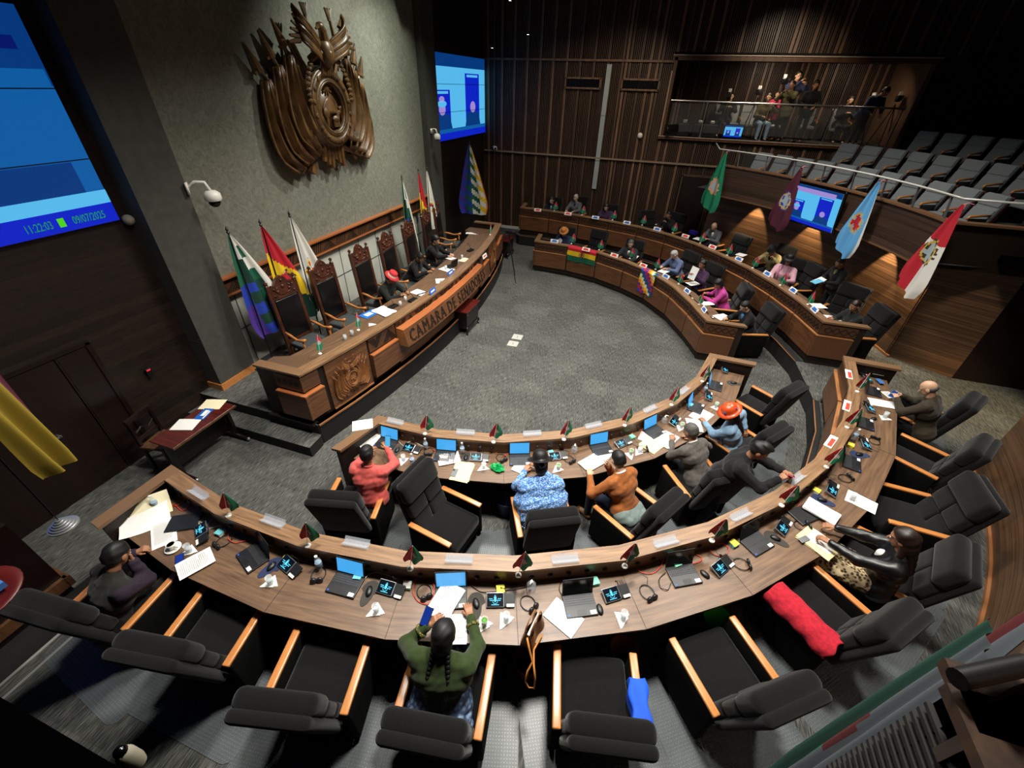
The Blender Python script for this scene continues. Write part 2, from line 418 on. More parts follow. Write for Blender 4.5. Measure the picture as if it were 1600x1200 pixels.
# ------------------------------------------------------------------ the room
RC = (CX, CY); RW = 8.6; PZ = .35; DZ = .4
# ledge corner points of the four curved desks, seen from the middle: A near inner, B near outer, C far inner, D far outer
def ring(c, r, a0, a1, n, e0, e1):
    V = arc(c, r, a0, a1, n); D = [((v[0]-c[0])/r/math.cos(R_((a1-a0)/n/2)), (v[1]-c[1])/r/math.cos(R_((a1-a0)/n/2))) for v in V]; D[0] = e0; D[-1] = e1
    return Sweep(V, D)
A_ = ring((-2.93, 8.4), 4.47, -94.6, -9.4, 7, (-.24, -1.0), (1.0, -.05))
B_ = ring((-3.03, 8.42), 6.63, -104.7, -5.75, 11, (-.02, -1.04), (1.02, -.06))
def poly_ring(V, e0, e1):
    n = len(V); D = []
    for i, v in enumerate(V):
        if i == 0: D.append(e0); continue
        if i == n-1: D.append(e1); continue
        a = Vector(V[i])-Vector(V[i-1]); b = Vector(V[i+1])-Vector(V[i]); a.normalize(); b.normalize()
        na = Vector((a.y, -a.x)); nb = Vector((b.y, -b.x)); m = (na+nb).normalized(); m /= max(.5, m.dot(na))
        if m.dot(Vector((v[0]-CX, v[1]-CY))) < 0: m = -m
        D.append((m.x, m.y))
    return Sweep(V, D)
C_ = poly_ring([(-3.53, 13.18), (-2.44, 13.10), (-1.47, 12.82), (-.60, 12.33), (.12, 11.75), (.74, 10.90), (1.17, 9.97), (1.48, 9.15)], (-.1, 1.03), (1.0, .02))
D_ = poly_ring([(-4.85, 15.79), (-3.74, 15.74), (-2.60, 15.50), (-1.53, 15.20), (-.53, 14.88), (.38, 14.38), (1.20, 13.68), (1.90, 12.83), (2.50, 11.97), (2.98, 11.03), (3.33, 10.12), (3.58, 9.2)], (-.1, 1.02), (1.02, .02))
mb = MB(); mb.box((1, 8.6, -.05), (17, 20, .1)); struct(mb.build('floor', 'carpet'))
# raised ring platform
inn = [B_.P(i, -.11) for i in range(B_.n+1)]; ind = [D_.P(i, -.17) for i in range(D_.n+1)][::-1]
outer = arc(RC, 8.75, 115, 12, 40); outer2 = arc(RC, 8.75, -12, -92, 34)
poly = [(p.x, p.y) for p in inn]+[(p.x, p.y) for p in ind]+[(-5.0, 15.8), (-5.0, 16.6)]+[p for p in outer if p[0] > -4.9]+[(7.6, 10.3), (7.6, 6.3)]+[p for p in outer2]+[(-3.3, -.6), (-4.85, -.6), (-4.85, 1.8)]
mb = MB()
b = len(poly)
mb.add([(x, y, PZ) for x, y in poly], [tuple(range(b))], 0)
for i in range(b):
    p, q = poly[i], poly[(i+1) % b]; mb.add([(p[0], p[1], 0), (q[0], q[1], 0), (q[0], q[1], PZ), (p[0], p[1], PZ)], [(0, 1, 2, 3)], 1)
struct(mb.build('floor_platform', ['carpet', 'riser_black']))
mb = MB()
for S, o_ in ((B_, .11), (D_, .17)): S.run(mb, rect(-.008-o_, .008-o_, PZ-.008, PZ+.005), 0, S.n, 0); S.run(mb, rect(.008-o_, -.02, PZ+.001, PZ+.004), 0, S.n, 1)
struct(mb.build('trim_1', ['edge_wood', 'riser_black']))
# side step and its two nosing strips at the platform's left end
mb = MB(); mb.box((-5.15, .55, .09), (.6, 2.3, .18)); struct(mb.build('floor_step', 'riser_black'))
mb = MB(); mb.box((-4.87, .45, PZ+.004), (.03, 2.0, .012)); mb.box((-4.72, .45, PZ+.004), (.03, 2.0, .012)); struct(mb.build('trim_2', [mat('nosing', '8d8d88', .5)]))
# dais platform with a lower step
DC = (-23.35, 8.39); DR = 19.24
pts = arc(DC, DR+.07, -13.2, 14.5, 24)
up = [(-7.1, 3.98), (-4.62, 3.98)]+pts+[(-4.75, 13.25), (-7.1, 13.25)]
mb = MB(); mb.prism(up, .2, DZ, 1, top=0)
lo = [(-7.1, 3.66), (-4.5, 3.66), (-4.52, 3.95)]+arc(DC, DR+.075, -13.2, 14.5, 24)+[(-4.75, 13.3), (-7.1, 13.3)]
mb.prism(lo, 0, .2, 1, top=0)
struct(mb.build('floor_dais', ['carpet', 'riser_black']))
# left side wall, dais wall, pilasters
mb = MB(); mb.box((-7.15, 1.2, 4.2), (.2, 6.0, 8.8)); struct(mb.build('wall_left', 'veneer_wall'))
mb = MB(); mb.box((-7.15, 15.6, 4.2), (.2, 5.0, 8.8)); struct(mb.build('wall_left_far', 'veneer_wall'))
mb = MB(); mb.box((-7.03, 8.8, 5.3), (.2, 7.9, 6.4), 0)
struct(mb.build('wall_dais', ['stucco_grey']))
mb = MB(); mb.box((-7.03, 8.8, 1.22), (.16, 7.9, 1.75), 0)
for k in range(11): mb.box((-6.945, 5.2+k*.74, 1.22), (.01, .012, 1.7), 1)
mb.box((-6.945, 8.8, 1.15), (.01, 7.7, .012), 1)
struct(mb.build('wall_dais_panel', ['wall_panel_light', 'stucco_dark']))
for i, (y0, y1) in enumerate(((4.2, 4.95), (12.62, 13.36))):
    mb = MB(); mb.box((-6.9, (y0+y1)/2, 4.4), (.3, y1-y0, 8.2)); mb.box((-6.9, (y0+y1)/2, 1.36+.0), (.304, y1-y0+.004, .008), 0)
    struct(mb.build('trim_%d' % (3+i), ['stucco_dark']))
mb = MB(); mb.box((-6.735, 4.57, DZ+.06), (.03, .78, .12), 0); mb.box((-6.735, 13.0, DZ+.06), (.03, .78, .12), 0)
mb.box((-6.9, 4.19, DZ+.06), (.33, .03, .12), 0); struct(mb.build('baseboard_left', ['arm_wood']))
# carved frieze rail on the dais wall
mb = MB(); y0, y1, z0, z1 = 4.95, 12.62, 1.86, 2.14
mb.box((-6.90, (y0+y1)/2, 2.0), (.06, y1-y0, z1-z0), 0); mb.box((-6.87, (y0+y1)/2, z1+.012), (.14, y1-y0, .03), 1); mb.box((-6.885, (y0+y1)/2, z0-.01), (.09, y1-y0, .025), 1)
k = 0; y = y0+.1
while y < y1-.45:
    if k % 2 == 0:
        for j in range(4):     # nested stepped triangles
            w = .05+.05*j; h = .05*j+.03
            mb.bar((-6.868, y+.2-w, z0+.03), (-6.868, y+.2, z0+.05+h), .012, .014, 2); mb.bar((-6.868, y+.2+w, z0+.03), (-6.868, y+.2, z0+.05+h), .012, .014, 2)
    else:
        for j in range(5): mb.bar((-6.868, y+.04+j*.07, z0+.03), (-6.868, y+.12+j*.07, z1-.03), .012, .014, 2)
    y += .42; k += 1
struct(mb.build('trim_5', ['frieze_wood', 'lit_edge_wood', 'carved_dark']))
# far wall of vertical slats
def slat_wall(name, x0, x1, y, z0, z1, seed, bands=(), face=-1, holes=()):
    r = random.Random(seed); mb = MB(); mb.box(((x0+x1)/2, y+.1*(-face), (z0+z1)/2), (x1-x0, .1, z1-z0), 2)
    x = x0; k = 0
    while x < x1:
        wide = (k % 7 == 3) or r.random() < .06
        w = .085 if wide else .028
        segs = [(z0, z1)]
        for hx0, hx1, hz0, hz1 in holes:
            if hx0 < x < hx1: segs = [(a, b) for s in segs for a, b in ((s[0], min(s[1], hz0)), (max(s[0], hz1), s[1])) if b-a > .02]
        for a, b in segs:
            mb.box((x+w/2, y+face*(.02 if wide else -.005), (a+b)/2), (w, .05 if wide else .045, b-a), 1 if wide and r.random() < .7 else 0)
        x += w+(.03 if not wide else .034); k += 1
    return struct(mb.build(name, ['slat_wood', 'slat_light', 'slat_gap']))
YF = 17.7
slat_wall('wall_far', -7.05, -.42, YF, 0, 8.2, 3)
slat_wall('wall_far_lower', -.42, 9.5, YF, 0, 3.62, 4)
slat_wall('wall_far_upper', -.42, 9.5, YF, 5.86, 8.2, 5)
slat_wall('wall_far_box', -.42, 7.6, 20.3, 3.6, 6.2, 6)
mb = MB()
mb.box((-.44, 19.0, 4.8), (.1, 2.6, 2.5), 0); mb.box((3.0, 19.0, 3.6), (7.0, 2.7, .12), 1); mb.box((3.0, 19.0, 5.92), (7.0, 2.7, .12), 2); mb.box((6.45, 19.0, 4.8), (.12, 2.6, 2.5), 0)
struct(mb.build('wall_box_sides', ['slat_light', 'riser_black', 'ceiling_black']))
mb = MB(); mb.box((3.0, YF-.05, 3.66), (7.1, .18, .09), 0); mb.box((-.44, YF-.05, 4.75), (.1, .14, 2.2), 0); mb.box((3.0, YF-.05, 5.83), (7.1, .14, .12), 0)
mb.box((-.50, YF-.13, 4.6), (.03, .03, 1.8), 1); mb.box((3.0, YF-.14, 5.90), (7.1, .03, .03), 1)
mb.box((3.0, YF-.15, 3.70), (7.1, .02, .02), 1)
struct(mb.build('trim_6', ['booth_wood', mat('pale_edge', 'b3a18e', .4)]))
mb = MB(); mb.box((-2.2, YF-.07, 2.88), (9.6, .08, .05), 0); struct(mb.build('trim_7', [mat('rail_tan', '8f7b66', .35)]))
mb = MB(); mb.box((-3.7, YF-.06, 5.74), (6.6, .06, .06), 0); struct(mb.build('trim_8', ['slat_light']))
mb = MB()
a, bq = Vector((-2.45, YF-.10, 1.86)), Vector((-2.58, YF-.10, 5.62)); mb.box((-2.52, YF-.08, 3.74), (.16, .05, 3.8), 0)
for z in (2.8, 4.2): mb.box((-2.52, YF-.11, z), (.17, .01, .012), 1)
struct(mb.build('trim_9', [mat('grey_strip', '9fa8a8', .5), 'stucco_dark']))
mb = MB(); mb.box((-6.1, YF-.08, .05), (1.9, .05, .1), 0); struct(mb.build('baseboard_back', [mat('white_trim', 'cfcfc8', .5)]))
for i, x in enumerate((-3.35, -1.43)):
    t = thing('air_vent', 'long wood-framed vent slot on the slatted wall, %s of the grey strip' % ('left' if i == 0 else 'right'), 'vent', (x, YF-.08, 5.11))
    mb = MB()
    for dz in (-.14, .14): mb.box((0, 0, dz), (1.24, .08, .05))
    for dx in (-.6, .6): mb.box((dx, 0, 0), (.05, .08, .3))
    mb.build('frame', 'slat_light', t)
    mb = MB(); mb.box((0, .02, 0), (1.15, .03, .22), 0)
    for k in range(24): mb.box((-.55+k*.048, -.005, 0), (.01, .02, .2), 1)
    mb.build('grille', ['screen_off', 'dark_plastic'], t)
# dark door at the far right corner of the hall
t = thing('door_1', None, None, (1.05, YF-.14, 0)); t['kind'] = 'structure'
mb = MB(); mb.box((0, 0, 1.25), (.9, .06, 2.5)); mb.build('door_leaf', 'door_wood', t)
mb = MB(); mb.box((-.5, 0, 1.27), (.06, .1, 2.56)); mb.box((.5, 0, 1.27), (.06, .1, 2.56)); mb.box((0, 0, 2.55), (1.06, .1, .06)); mb.build('door_frame', 'slat_wood', t)
mb = MB(); mb.bar((-.35, -.07, 1.25), (-.2, -.07, 1.25), .02, .02); mb.bar((-.35, -.03, 1.25), (-.35, -.08, 1.25), .02, .02); mb.build('door_handle', 'steel', t)
# curved wood walls, gallery parapet and soffit
mb = MB(); cyl_wall(mb, RC, RW, 12, 58, PZ, 2.62, 0, 50); struct(mb.build('wall_curved_far', ['veneer_curved']))
mb = MB(); cyl_wall(mb, RC, RW, -60, -12.2, PZ, 3.6, 0, 50); struct(mb.build('wall_curved_near', ['veneer_curved']))
mb = MB()
for i in range(60):
    a0, a1 = -62+i*2.1, -62+(i+1)*2.1
    if a0 > 57 or (-12.4 < a0+1 < 11.8): continue
    p, q = arc(RC, RW-.03, a0, a1, 1), arc(RC, RW+.02, a0, a1, 1)
    mb.prism([p[0], p[1], q[1], q[0]], PZ, PZ+.05)
struct(mb.build('baseboard_right', ['edge_wood']))
RP = 7.9
mb = MB(); cyl_wall(mb, RC, RP, 9, 55.5, 2.47, 3.24, 0, 46, thick=.1); struct(mb.build('wall_parapet', ['parapet_wood']))
mb = MB()
for i in range(46):
    a0 = 9+i*46.5/46; a1 = a0+46.5/46; p, q = arc(RC, RP-.03, a0, a1, 1), arc(RC, RP+.14, a0, a1, 1); mb.prism([p[0], p[1], q[1], q[0]], 3.24, 3.275)
    p, q = arc(RC, RP-.015, a0, a1, 1), arc(RC, RP+.02, a0, a1, 1); mb.prism([p[0], p[1], q[1], q[0]], 2.44, 2.47)
# straight continuation towards the right
e = arc(RC, RP, 9, 10, 1)[0]
mb.box((e[0]+1.6, e[1], 3.258), (3.2, .17, .035)); struct(mb.build('trim_10', ['rim_wood']))
mb = MB(); mb.box((e[0]+1.6, e[1]+.05, 2.86), (3.2, .1, .78)); struct(mb.build('wall_parapet_end', ['parapet_wood']))
mb = MB()
a = arc(RC, RP+.05, 9, 57, 40); b2 = arc(RC, 13.6, 9, 57, 40)
for i in range(40):
    mb.add([(*a[i], 2.5), (*a[i+1], 2.5), (*b2[i+1], 2.5), (*b2[i], 2.5)], [(0, 1, 2, 3), (3, 2, 1, 0)], 0)
struct(mb.build('ceiling_soffit', ['parapet_wood']))
mb = MB()
for (r0, r1, z) in ((RP+.1, 9.75, 2.56), (9.75, 10.75, 2.93), (10.75, 12.2, 3.30), (12.2, 16, 3.7)):
    a = arc(RC, r0, 8, 60, 40); b2 = arc(RC, r1, 8, 60, 40)
    for i in range(40):
        mb.add([(*a[i], z), (*a[i+1], z), (*b2[i+1], z), (*b2[i], z)], [(3, 2, 1, 0)], 0)
        if r0 > 8.5: mb.add([(*a[i], z-.4), (*a[i+1], z-.4), (*a[i+1], z), (*a[i], z)], [(0, 1, 2, 3)], 0)
struct(mb.build('floor_gallery', ['carpet_dark']))
# wood corner with the dark entrance on the right
mb = MB()
q0, q1 = Vector((5.46, 10.17)), Vector((6.3, 9.5))
for (p, q, z0, z1, m) in (((5.36, 10.22), (6.35, 9.62), PZ, 2.5, 0), ((6.35, 9.62), (7.9, 9.62), PZ, 2.62, 1), ((5.40, 6.58), (7.6, 6.3), PZ, 2.7, 0), ((7.6, 6.3), (7.6, 9.62), PZ, 2.7, 2)):
    L = math.dist(p, q); mb.add([(*p, z0), (*q, z0), (*q, z1), (*p, z1)], [(0, 1, 2, 3)], m, [[(0, z0), (L, z0), (L, z1), (0, z1)]])
mb.bar((5.44, 10.16, 2.52), (6.35, 9.60, 2.52), .05, .03, 3)
struct(mb.build('wall_entrance', ['veneer_curved', 'door_wood', 'veneer_curved', 'rim_wood']))
mb = MB(); mb.box((7.2, 8.0, 2.75), (2.8, 3.3, .1)); struct(mb.build('ceiling_entrance', ['void_black']))
spot('entrance_light', (6.2, 8.2, 2.6), (6.0, 8.5, .3), 170, 75, .5, (1, .72, .3))
# right and back limits of the hall, kept dark
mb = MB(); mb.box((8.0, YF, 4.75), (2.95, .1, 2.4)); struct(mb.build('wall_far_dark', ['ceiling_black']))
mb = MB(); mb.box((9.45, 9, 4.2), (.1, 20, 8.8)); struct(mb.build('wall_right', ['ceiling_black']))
# ceiling of dark hanging panels, near tiny lights
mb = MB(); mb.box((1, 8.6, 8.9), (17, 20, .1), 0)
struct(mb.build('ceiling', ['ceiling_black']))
mb = MB()
rr = random.Random(11)
for i in range(9):
    for j in range(6):
        if (i+j) % 2: continue
        mb.box((-6.3+i*1.25, 11.9+j*1.1, 7.55+rr.uniform(-.12, .12)), (1.15, 1.0, .05), 0)
struct(mb.build('ceiling_baffles', [mat('baffle', '14110f', .8)]))
for (u, v, n) in ((731, 12, 'left'), (769, 75, 'lowest'), (825, 54, 'right'), (797, 1, 'top')):
    w = AX @ np.array([u-800, v-600, FOC]); t_ = 16.6/w[1]; p = w*t_+np.array([0, 0, CAM_H])
    t = thing('downlight', 'tiny lit ceiling downlight above the slatted wall, %s one of four' % n, 'light', tuple(p))
    mb = MB(); mb.lathe([(.05, 0), (.05, .08), (.01, .09), (.01, 8.84-p[2]), (0, 8.84-p[2])], 14); mb.build('housing', 'dark_plastic', t)
    mb = MB(); mb.lathe([(0, -.002), (.038, -.002)], 14); mb.build('lens', [mat('lamp_white', 'ffffff', emit='fff2dd', es=1.0)], t)
# downlights hidden in the soffit that graze the curved wall
for a in (47.5, 35.5, 20.2, 5.2+9):
    p = arc(RC, RW-.22, a, a, 1)[0]; q = arc(RC, RW-.02, a, a, 1)[0]
    spot('soffit_light', (p[0], p[1], 2.46), (q[0], q[1], 1.35), 150, 66, .35, (1, .78, .48), .02)
    t = thing('soffit_downlight', 'recessed downlight under the gallery edge, %s along the curved wall' % {47.5: 'farthest', 35.5: 'second', 20.2: 'third', 14.2: 'nearest'}[round(a, 1)], 'light', (p[0], p[1], 2.485))
    mb = MB(); mb.lathe([(.06, 0), (.06, .015), (0, .015)], 14); mb.build('housing', 'steel', t)
# door on the left wall
t = thing('door_2', None, None, (-7.03, 2.2, 0)); t['kind'] = 'structure'
mb = MB(); mb.box((0, -.17, .98), (.05, .98, 1.95)); mb.box((0, .345, .98), (.05, .02, 1.95)); mb.build('door_leaf', 'door_wood', t)
mb = MB(); mb.box((0, -.0-1.22, .98), (.05, 1.08, 1.95)); mb.build('door_leaf', 'door_wood', t)
mb = MB(); mb.box((0, .73, 1.0), (.09, .06, 2.0)); mb.box((0, -.5, 2.0), (.09, 2.5, .06)); mb.build('door_frame', 'mahogany_dark', t)
mb = MB(); mb.box((0, .53, .98), (.045, .34, 1.95)); mb.build('door_side_panel', 'door_wood', t)
mb = MB(); mb.bar((.05, -.1, 1.0), (.05, -.24, 1.0), .02, .02); mb.bar((.02, -.1, 1.0), (.06, -.1, 1.0), .025, .025); mb.build('door_handle', 'steel', t)
t = thing('card_reader', 'small black wall reader with a red light beside the left door', 'reader', (-7.03, 3.42, 1.2))
mb = MB(); mb.rbox((.02, 0, 0), (.04, .08, .14), .01); mb.build('body', 'black_plastic', t)
mb = MB(); mb.box((.042, 0, .05), (.006, .05, .012)); mb.build('indicator', [mat('red_led', '400000', emit='ff1a2a', es=3)], t)
# ------------------------------------------------------------------ curved desks
def diamond_row(mb, S, t0, t1, off, z0, z1, n, mi):
    zc = (z0+z1)/2; h = (z1-z0)/2*.82
    for k in range(n):
        a = t0+(t1-t0)*k/n; b = t0+(t1-t0)*(k+1)/n; m = (a+b)/2
        for (p, zp, q, zq) in ((a, zc, m, zc+h), (m, zc+h, b, zc), (b, zc, m, zc-h), (m, zc-h, a, zc)):
            mb.bar(S.P(p, off, zp), S.P(q, off, zq), .008, .012, mi)
        h2 = h*.5; a2 = m-(m-a)*.5; b2 = m+(b-m)*.5
        for (p, zp, q, zq) in ((a2, zc, m, zc+h2), (m, zc+h2, b2, zc), (b2, zc, m, zc-h2), (m, zc-h2, a2, zc)):
            mb.bar(S.P(p, off, zp), S.P(q, off, zq), .006, .01, mi)
def curved_desk(S, z, label, seen, depth=.67, endd=.78):
    root = thing('curved_desk', label, 'desk', tuple(S.P(S.n/2, .3, z)))
    inv = Matrix.Translation(-Vector(root.location))
    def B(name, mb, mats, kind=None):
        mb.v = [inv @ v for v in mb.v]; o = mb.build(name, mats, root)
        if kind: o['kind'] = kind
        return o
    n = S.n; L0 = (S.V[1]-S.V[0]).length
    mb = MB(); S.run(mb, rect(-.03, .135, z+.932, z+.97), 0, n, 0); B('ledge', mb, ['ledge_wood'])
    mb = MB(); S.run(mb, rect(.12, depth, z+.722, z+.75), .13/L0, n-.13/L0, [1, 1, 0, 1])
    for k in range(1, n): mb.bar(S.P(k, .16, z+.7505), S.P(k, depth, z+.7505), .005, .002, 1)
    B('worktop', mb, ['work_wood', 'carved_dark'])
    mb = MB(); S.run(mb, rect(.105, .125, z+.75, z+.932), .05, n-.05, 0)
    for k in range(n):
        for j in range(2 if seen else 5):
            t = k+.15+j*.17; mb.sphere(S.P(t, .127, z+.84), (.028, .028, .022), 1, 8, 4)
    B('back_panel', mb, ['frieze_wood', 'carved_dark'])
    mb = MB(); S.run(mb, rect(.0, .11, z+.05, z+.932), .02, n-.02, 0); S.run(mb, rect(.03, .10, z, z+.06), .04, n-.04, 0); B('carcass', mb, ['carved_dark'])
    for k in range(n):
        a, b = k+.018, k+.982
        mb = MB(); S.run(mb, rect(-.012, .0, z+.70, z+.90), a, b, 0)
        if seen: diamond_row(mb, S, a+.03, b-.03, -.014, z+.72, z+.88, 7, 1)
        B('frieze_panel', mb, ['frieze_wood', 'carved_dark'])
        mb = MB(); S.run(mb, rect(-.05, .0, z+.20, z+.655), a, b, 0); S.run(mb, rect(-.056, .0, z+.655, z+.675), a, b, 1)
        B('lower_panel', mb, ['panel_wood', 'edge_wood'])
    for e in (0, 1):
        V = S.V[0] if e == 0 else S.V[n]; D = S.D[0] if e == 0 else S.D[n]
        T = (S.V[1]-S.V[0]).normalized() if e == 0 else (S.V[n-1]-S.V[n]).normalized()
        def q(o, i): p = V+D*o+T*i; return (p.x, p.y)
        mb = MB(); mb.prism([q(-.03, -.03), q(endd, -.03), q(endd, .11), q(.135, .12), q(-.03, .135)], z+.934, z+.972)
        B('end_ledge', mb, ['ledge_wood'])
        mb = MB(); mb.prism([q(.0, .0), q(endd-.03, .0), q(endd-.03, .06), q(.0, .06)], z, z+.934)
        B('end_panel', mb, ['carved_dark'])
        mb = MB(); mb.prism([q(.0, -.015), q(.62, -.015), q(.62, .01), q(.0, .01)], z+.70, z+.90)
        for k in range(4):
            for sg in (-1, 1):
                a = .05+k*.14; mb.bar((*q(a, -.017), z+.80), (*q(a+.07, -.017), z+.80+sg*.07), .008, .012, 1); mb.bar((*q(a+.14, -.017), z+.80), (*q(a+.07, -.017), z+.80+sg*.07), .008, .012, 1)
        B('frieze_panel', mb, ['frieze_wood', 'carved_dark'])
        mb = MB(); mb.prism([q(-.04, -.05), q(.60, -.05), q(.60, .01), q(-.04, .01)], z+.20, z+.655); mb.prism([q(-.05, -.056), q(.60, -.056), q(.60, .01), q(-.05, .01)], z+.655, z+.675, 1)
        B('lower_panel', mb, ['panel_wood', 'edge_wood'])
    return root
curved_desk(A_, 0, 'inner curved desk nearest the camera, with blue laptop screens along it', False)
curved_desk(B_, PZ, 'long outer curved desk in the foreground, raised on a low platform', False)
curved_desk(C_, 0, 'far inner curved desk with two flags draped over its front', True)
curved_desk(D_, PZ, 'far outer curved desk on the platform, below the gallery', True)

# ------------------------------------------------------------------ carved coat of arms (local: x across, y up, z out)
def flag_fold(mb, top, bot, w0, w1, n=5, mi=0, sag=.1, depth=.06, dirn=1, bow=0):
    "a furled cloth running from top to bot, rippled across its width"
    top = Vector(top); bot = Vector(bot); d = (bot-top); L = d.length; d.normalize(); a = Vector((d.y, -d.x, 0))*dirn
    def fn(u, v):
        w = w0+(w1-w0)*min(1, u*1.35)**.8
        p = top+d*(u*L)+a*((v-.15)*w)+Vector((0, 0, 1))*(depth*(.5+.5*math.sin(v*n*2*PI+u*1.5)))*(1-.35*abs(v-.5))
        p += Vector((0, -1, 0))*sag*math.sin(u*PI)*(.3+v)+a*bow*math.sin(u*PI)*(.4+v)
        return p
    mb.grid(fn, 12, n*6, mi)
def coat_of_arms(mb, rich=True):
    # oval frame
    O = Vector((0, 0, .28)); A, Bv = .48, .60
    def ov(r, k, n=40): return (O.x+A*r*math.cos(2*PI*k/n), O.y-.02+Bv*r*math.sin(2*PI*k/n))
    n = 40
    for (r0, z0, r1, z1) in ((1.18, .0, 1.18, .28), (1.18, .28, 1.12, .34), (1.12, .34, .92, .34), (.92, .34, .88, .30), (.88, .30, .80, .36), (.80, .36, .74, .34), (.74, .34, .72, .22)):
        vs = []; fs = []
        for k in range(n):
            x, y = ov(r0, k); vs.append((x, y, z0+.05)); x, y = ov(r1, k); vs.append((x, y, z1+.05))
        for k in range(n): j = (k+1) % n; fs.append((2*k, 2*j, 2*j+1, 2*k+1))
        mb.add(vs, fs, 0)
    vs = [(O.x, O.y, .30)]+[(*ov(.73, k), .26) for k in range(n)]; mb.add(vs, [(0, 1+k, 1+(k+1) % n) for k in range(n)], 1)
    for k in range(16):
        x, y = ov(1.02, k+.5, 16); mb.sphere((x, y, .40), (.035, .035, .02), 0, 8, 4)
    # relief inside the oval: hill, sun, tree, llama-like animal, sheaf
    mb.grid(lambda u, v: (-.22+.44*u, -.12+.30*v*math.sin(PI*u)**.8, .30+.06*math.sin(PI*u)*(1-v)), 12, 5, 1)
    mb.sphere((.0, .34, .30), (.07, .07, .03), 1, 10, 5)
    for k in range(10): mb.bar((.0, .34, .31), (.12*math.cos(k*PI/5), .34+.12*math.sin(k*PI/5), .31), .012, .01, 1)
    mb.sphere((.1, -.22, .33), (.08, .05, .04), 0, 8, 5); mb.tube([(.15, -.2, .34), (.18, -.1, .34), (.21, -.09, .35)], [.025, .018, .014], 0, 6)
    for x in (.05, .09, .13, .16): mb.tube([(x, -.24, .33), (x, -.36, .33)], .012, 0, 5)
    mb.tube([(-.14, -.36, .32), (-.14, -.16, .33)], .015, 0, 6); mb.sphere((-.14, -.1, .33), (.07, .09, .03), 0, 8, 5)
    # flag drapes, three each side, with spears
    for s in (-1, 1):
        for j, (tx, ty, bx, by) in enumerate(((.70, .80, .40, -.62), (.96, .62, .66, -.84), (1.22, .40, .92, -.96))):
            z = .22-.07*j
            mb.push(Matrix.Translation((0, 0, z)))
            flag_fold(mb, (s*tx, ty+.05, 0), (s*(bx*.72), by, .04), .12, .54, 3, j % 2, .10, .16, -s, .13)
            mb.tube([(s*.25, -.75, .0), (s*(tx+.12), ty+.22, .06)], .024, 0, 7)
            mb.tube([(s*(tx+.10), ty+.17, .06), (s*(tx+.13), ty+.25, .06), (s*(tx+.25), ty+.52, .06)], [.055, .05, .004], 0, 8)
            mb.bar((s*(tx+.04), ty+.22, .06), (s*(tx+.2), ty+.14, .06), .02, .03, 0)
            mb.pop()
        # rifle barrels beside the bird
        for dx in (.0, .09): mb.tube([(s*(.3+dx), .5, .22), (s*(.56+dx), 1.05, .24)], [.035, .018], 0, 7)
        # cannon and lower folds
        mb.tube([(s*.15, -.62, .2), (s*.75, -.50, .22)], [.05, .09], 0, 10)
        mb.tube([(s*.1, -.7, .15), (s*.85, -.98, .2)], [.045, .06], 1, 8); mb.tube([(s*.1, -.6, .15), (s*1.15, -.86, .18)], [.04, .05], 0, 8)
        mb.push(Matrix.Translation((0, 0, .2))); flag_fold(mb, (s*.28, .0, .05), (s*.42, -.62, .05), .1, .42, 4, 1, .02, .08, -s); mb.pop()
        # laurel sprays
        for k in range(9):
            a = .25+k*.18; p = Vector((s*(.30+.28*math.sin(a)), .55+.4*math.cos(a)*.6-.05*k, .42)); mb.sphere(p, (.05, .025, .02), 0, 6, 4)
    for k in range(6):
        mb.tube([(-.22+k*.09, -.55, .2), (-.28+k*.11, -1.0-.08*(k % 3), .16)], [.06, .045], k % 2, 7)
    for x, y in ((-.9, -1.05), (-.6, -1.12), (.7, -1.0), (1.0, -.9), (-1.1, -.85)): mb.box((x, y, .12), (.12, .16, .1), 0, x)
    # condor with raised wings
    mb.sphere((0, .92, .45), (.15, .24, .14), 0, 12, 8)
    mb.tube([(0, 1.1, .48), (-.05, 1.26, .52), (-.12, 1.30, .55)], [.08, .055, .045], 0, 8); mb.sphere((-.14, 1.31, .56), (.07, .055, .05), 0, 8, 6)
    mb.tube([(-.19, 1.31, .57), (-.26, 1.27, .57)], [.025, .008], 0, 6)
    for s in (-1, 1):
        def wing(u, v, s=s):
            x = s*(.1+.50*u+.12*math.sin(u*PI)); y = .95+.50*u**.8-.42*v*(.6+.6*u)*(1-.25*u)+.05*math.cos(v*9*PI)
            return (x*(1.0 if s > 0 else 1.05), y+.08, .46+.12*math.sin(u*PI)+.02*math.cos(v*16*PI))
        mb.grid(wing, 10, 22, 0)
        for k in range(6):
            mb.tube([(s*(.48+.03*k), 1.36-.06*k, .48), (s*(.60+.05*k), 1.52-.10*k, .47)], [.035, .008], 0, 6)
    for s in (-1, 1): mb.tube([(s*.35, 1.15, .42), (s*.30, 1.55, .42)], [.02, .012], 0, 6)
    for s in (-1, 1):
        for k in range(4): mb.tube([(s*.30, 1.45, .42), (s*.30+(k-1.5)*.05, 1.62, .42)], [.018, .006], 0, 5)
    for k in range(7): mb.tube([(-.09+k*.03, .78, .44), (-.15+k*.05, .55, .40)], [.03, .015], 1, 5)
    # scroll ribbons over the frame
    mb.tube([(-.36, .80, .40), (-.18, .92, .44), (0, .86, .46), (.18, .92, .44), (.36, .80, .40)], [.05, .06, .06, .06, .05], 1, 8)
mb = MB(); coat_of_arms(mb)
X = Matrix(((0, 0, 1, 0), (1, 0, 0, 0), (0, 1, 0, 0), (0, 0, 0, 1)))
mb2 = MB(); mb2.v = mb.v; mb2.f = mb.f; mb2.m = mb.m
root = thing('coat_of_arms', 'huge carved wooden coat of arms hung on the grey stucco wall', 'emblem', (-6.93, 8.38, 4.55))
sol = [v.copy() for v in mb.v]
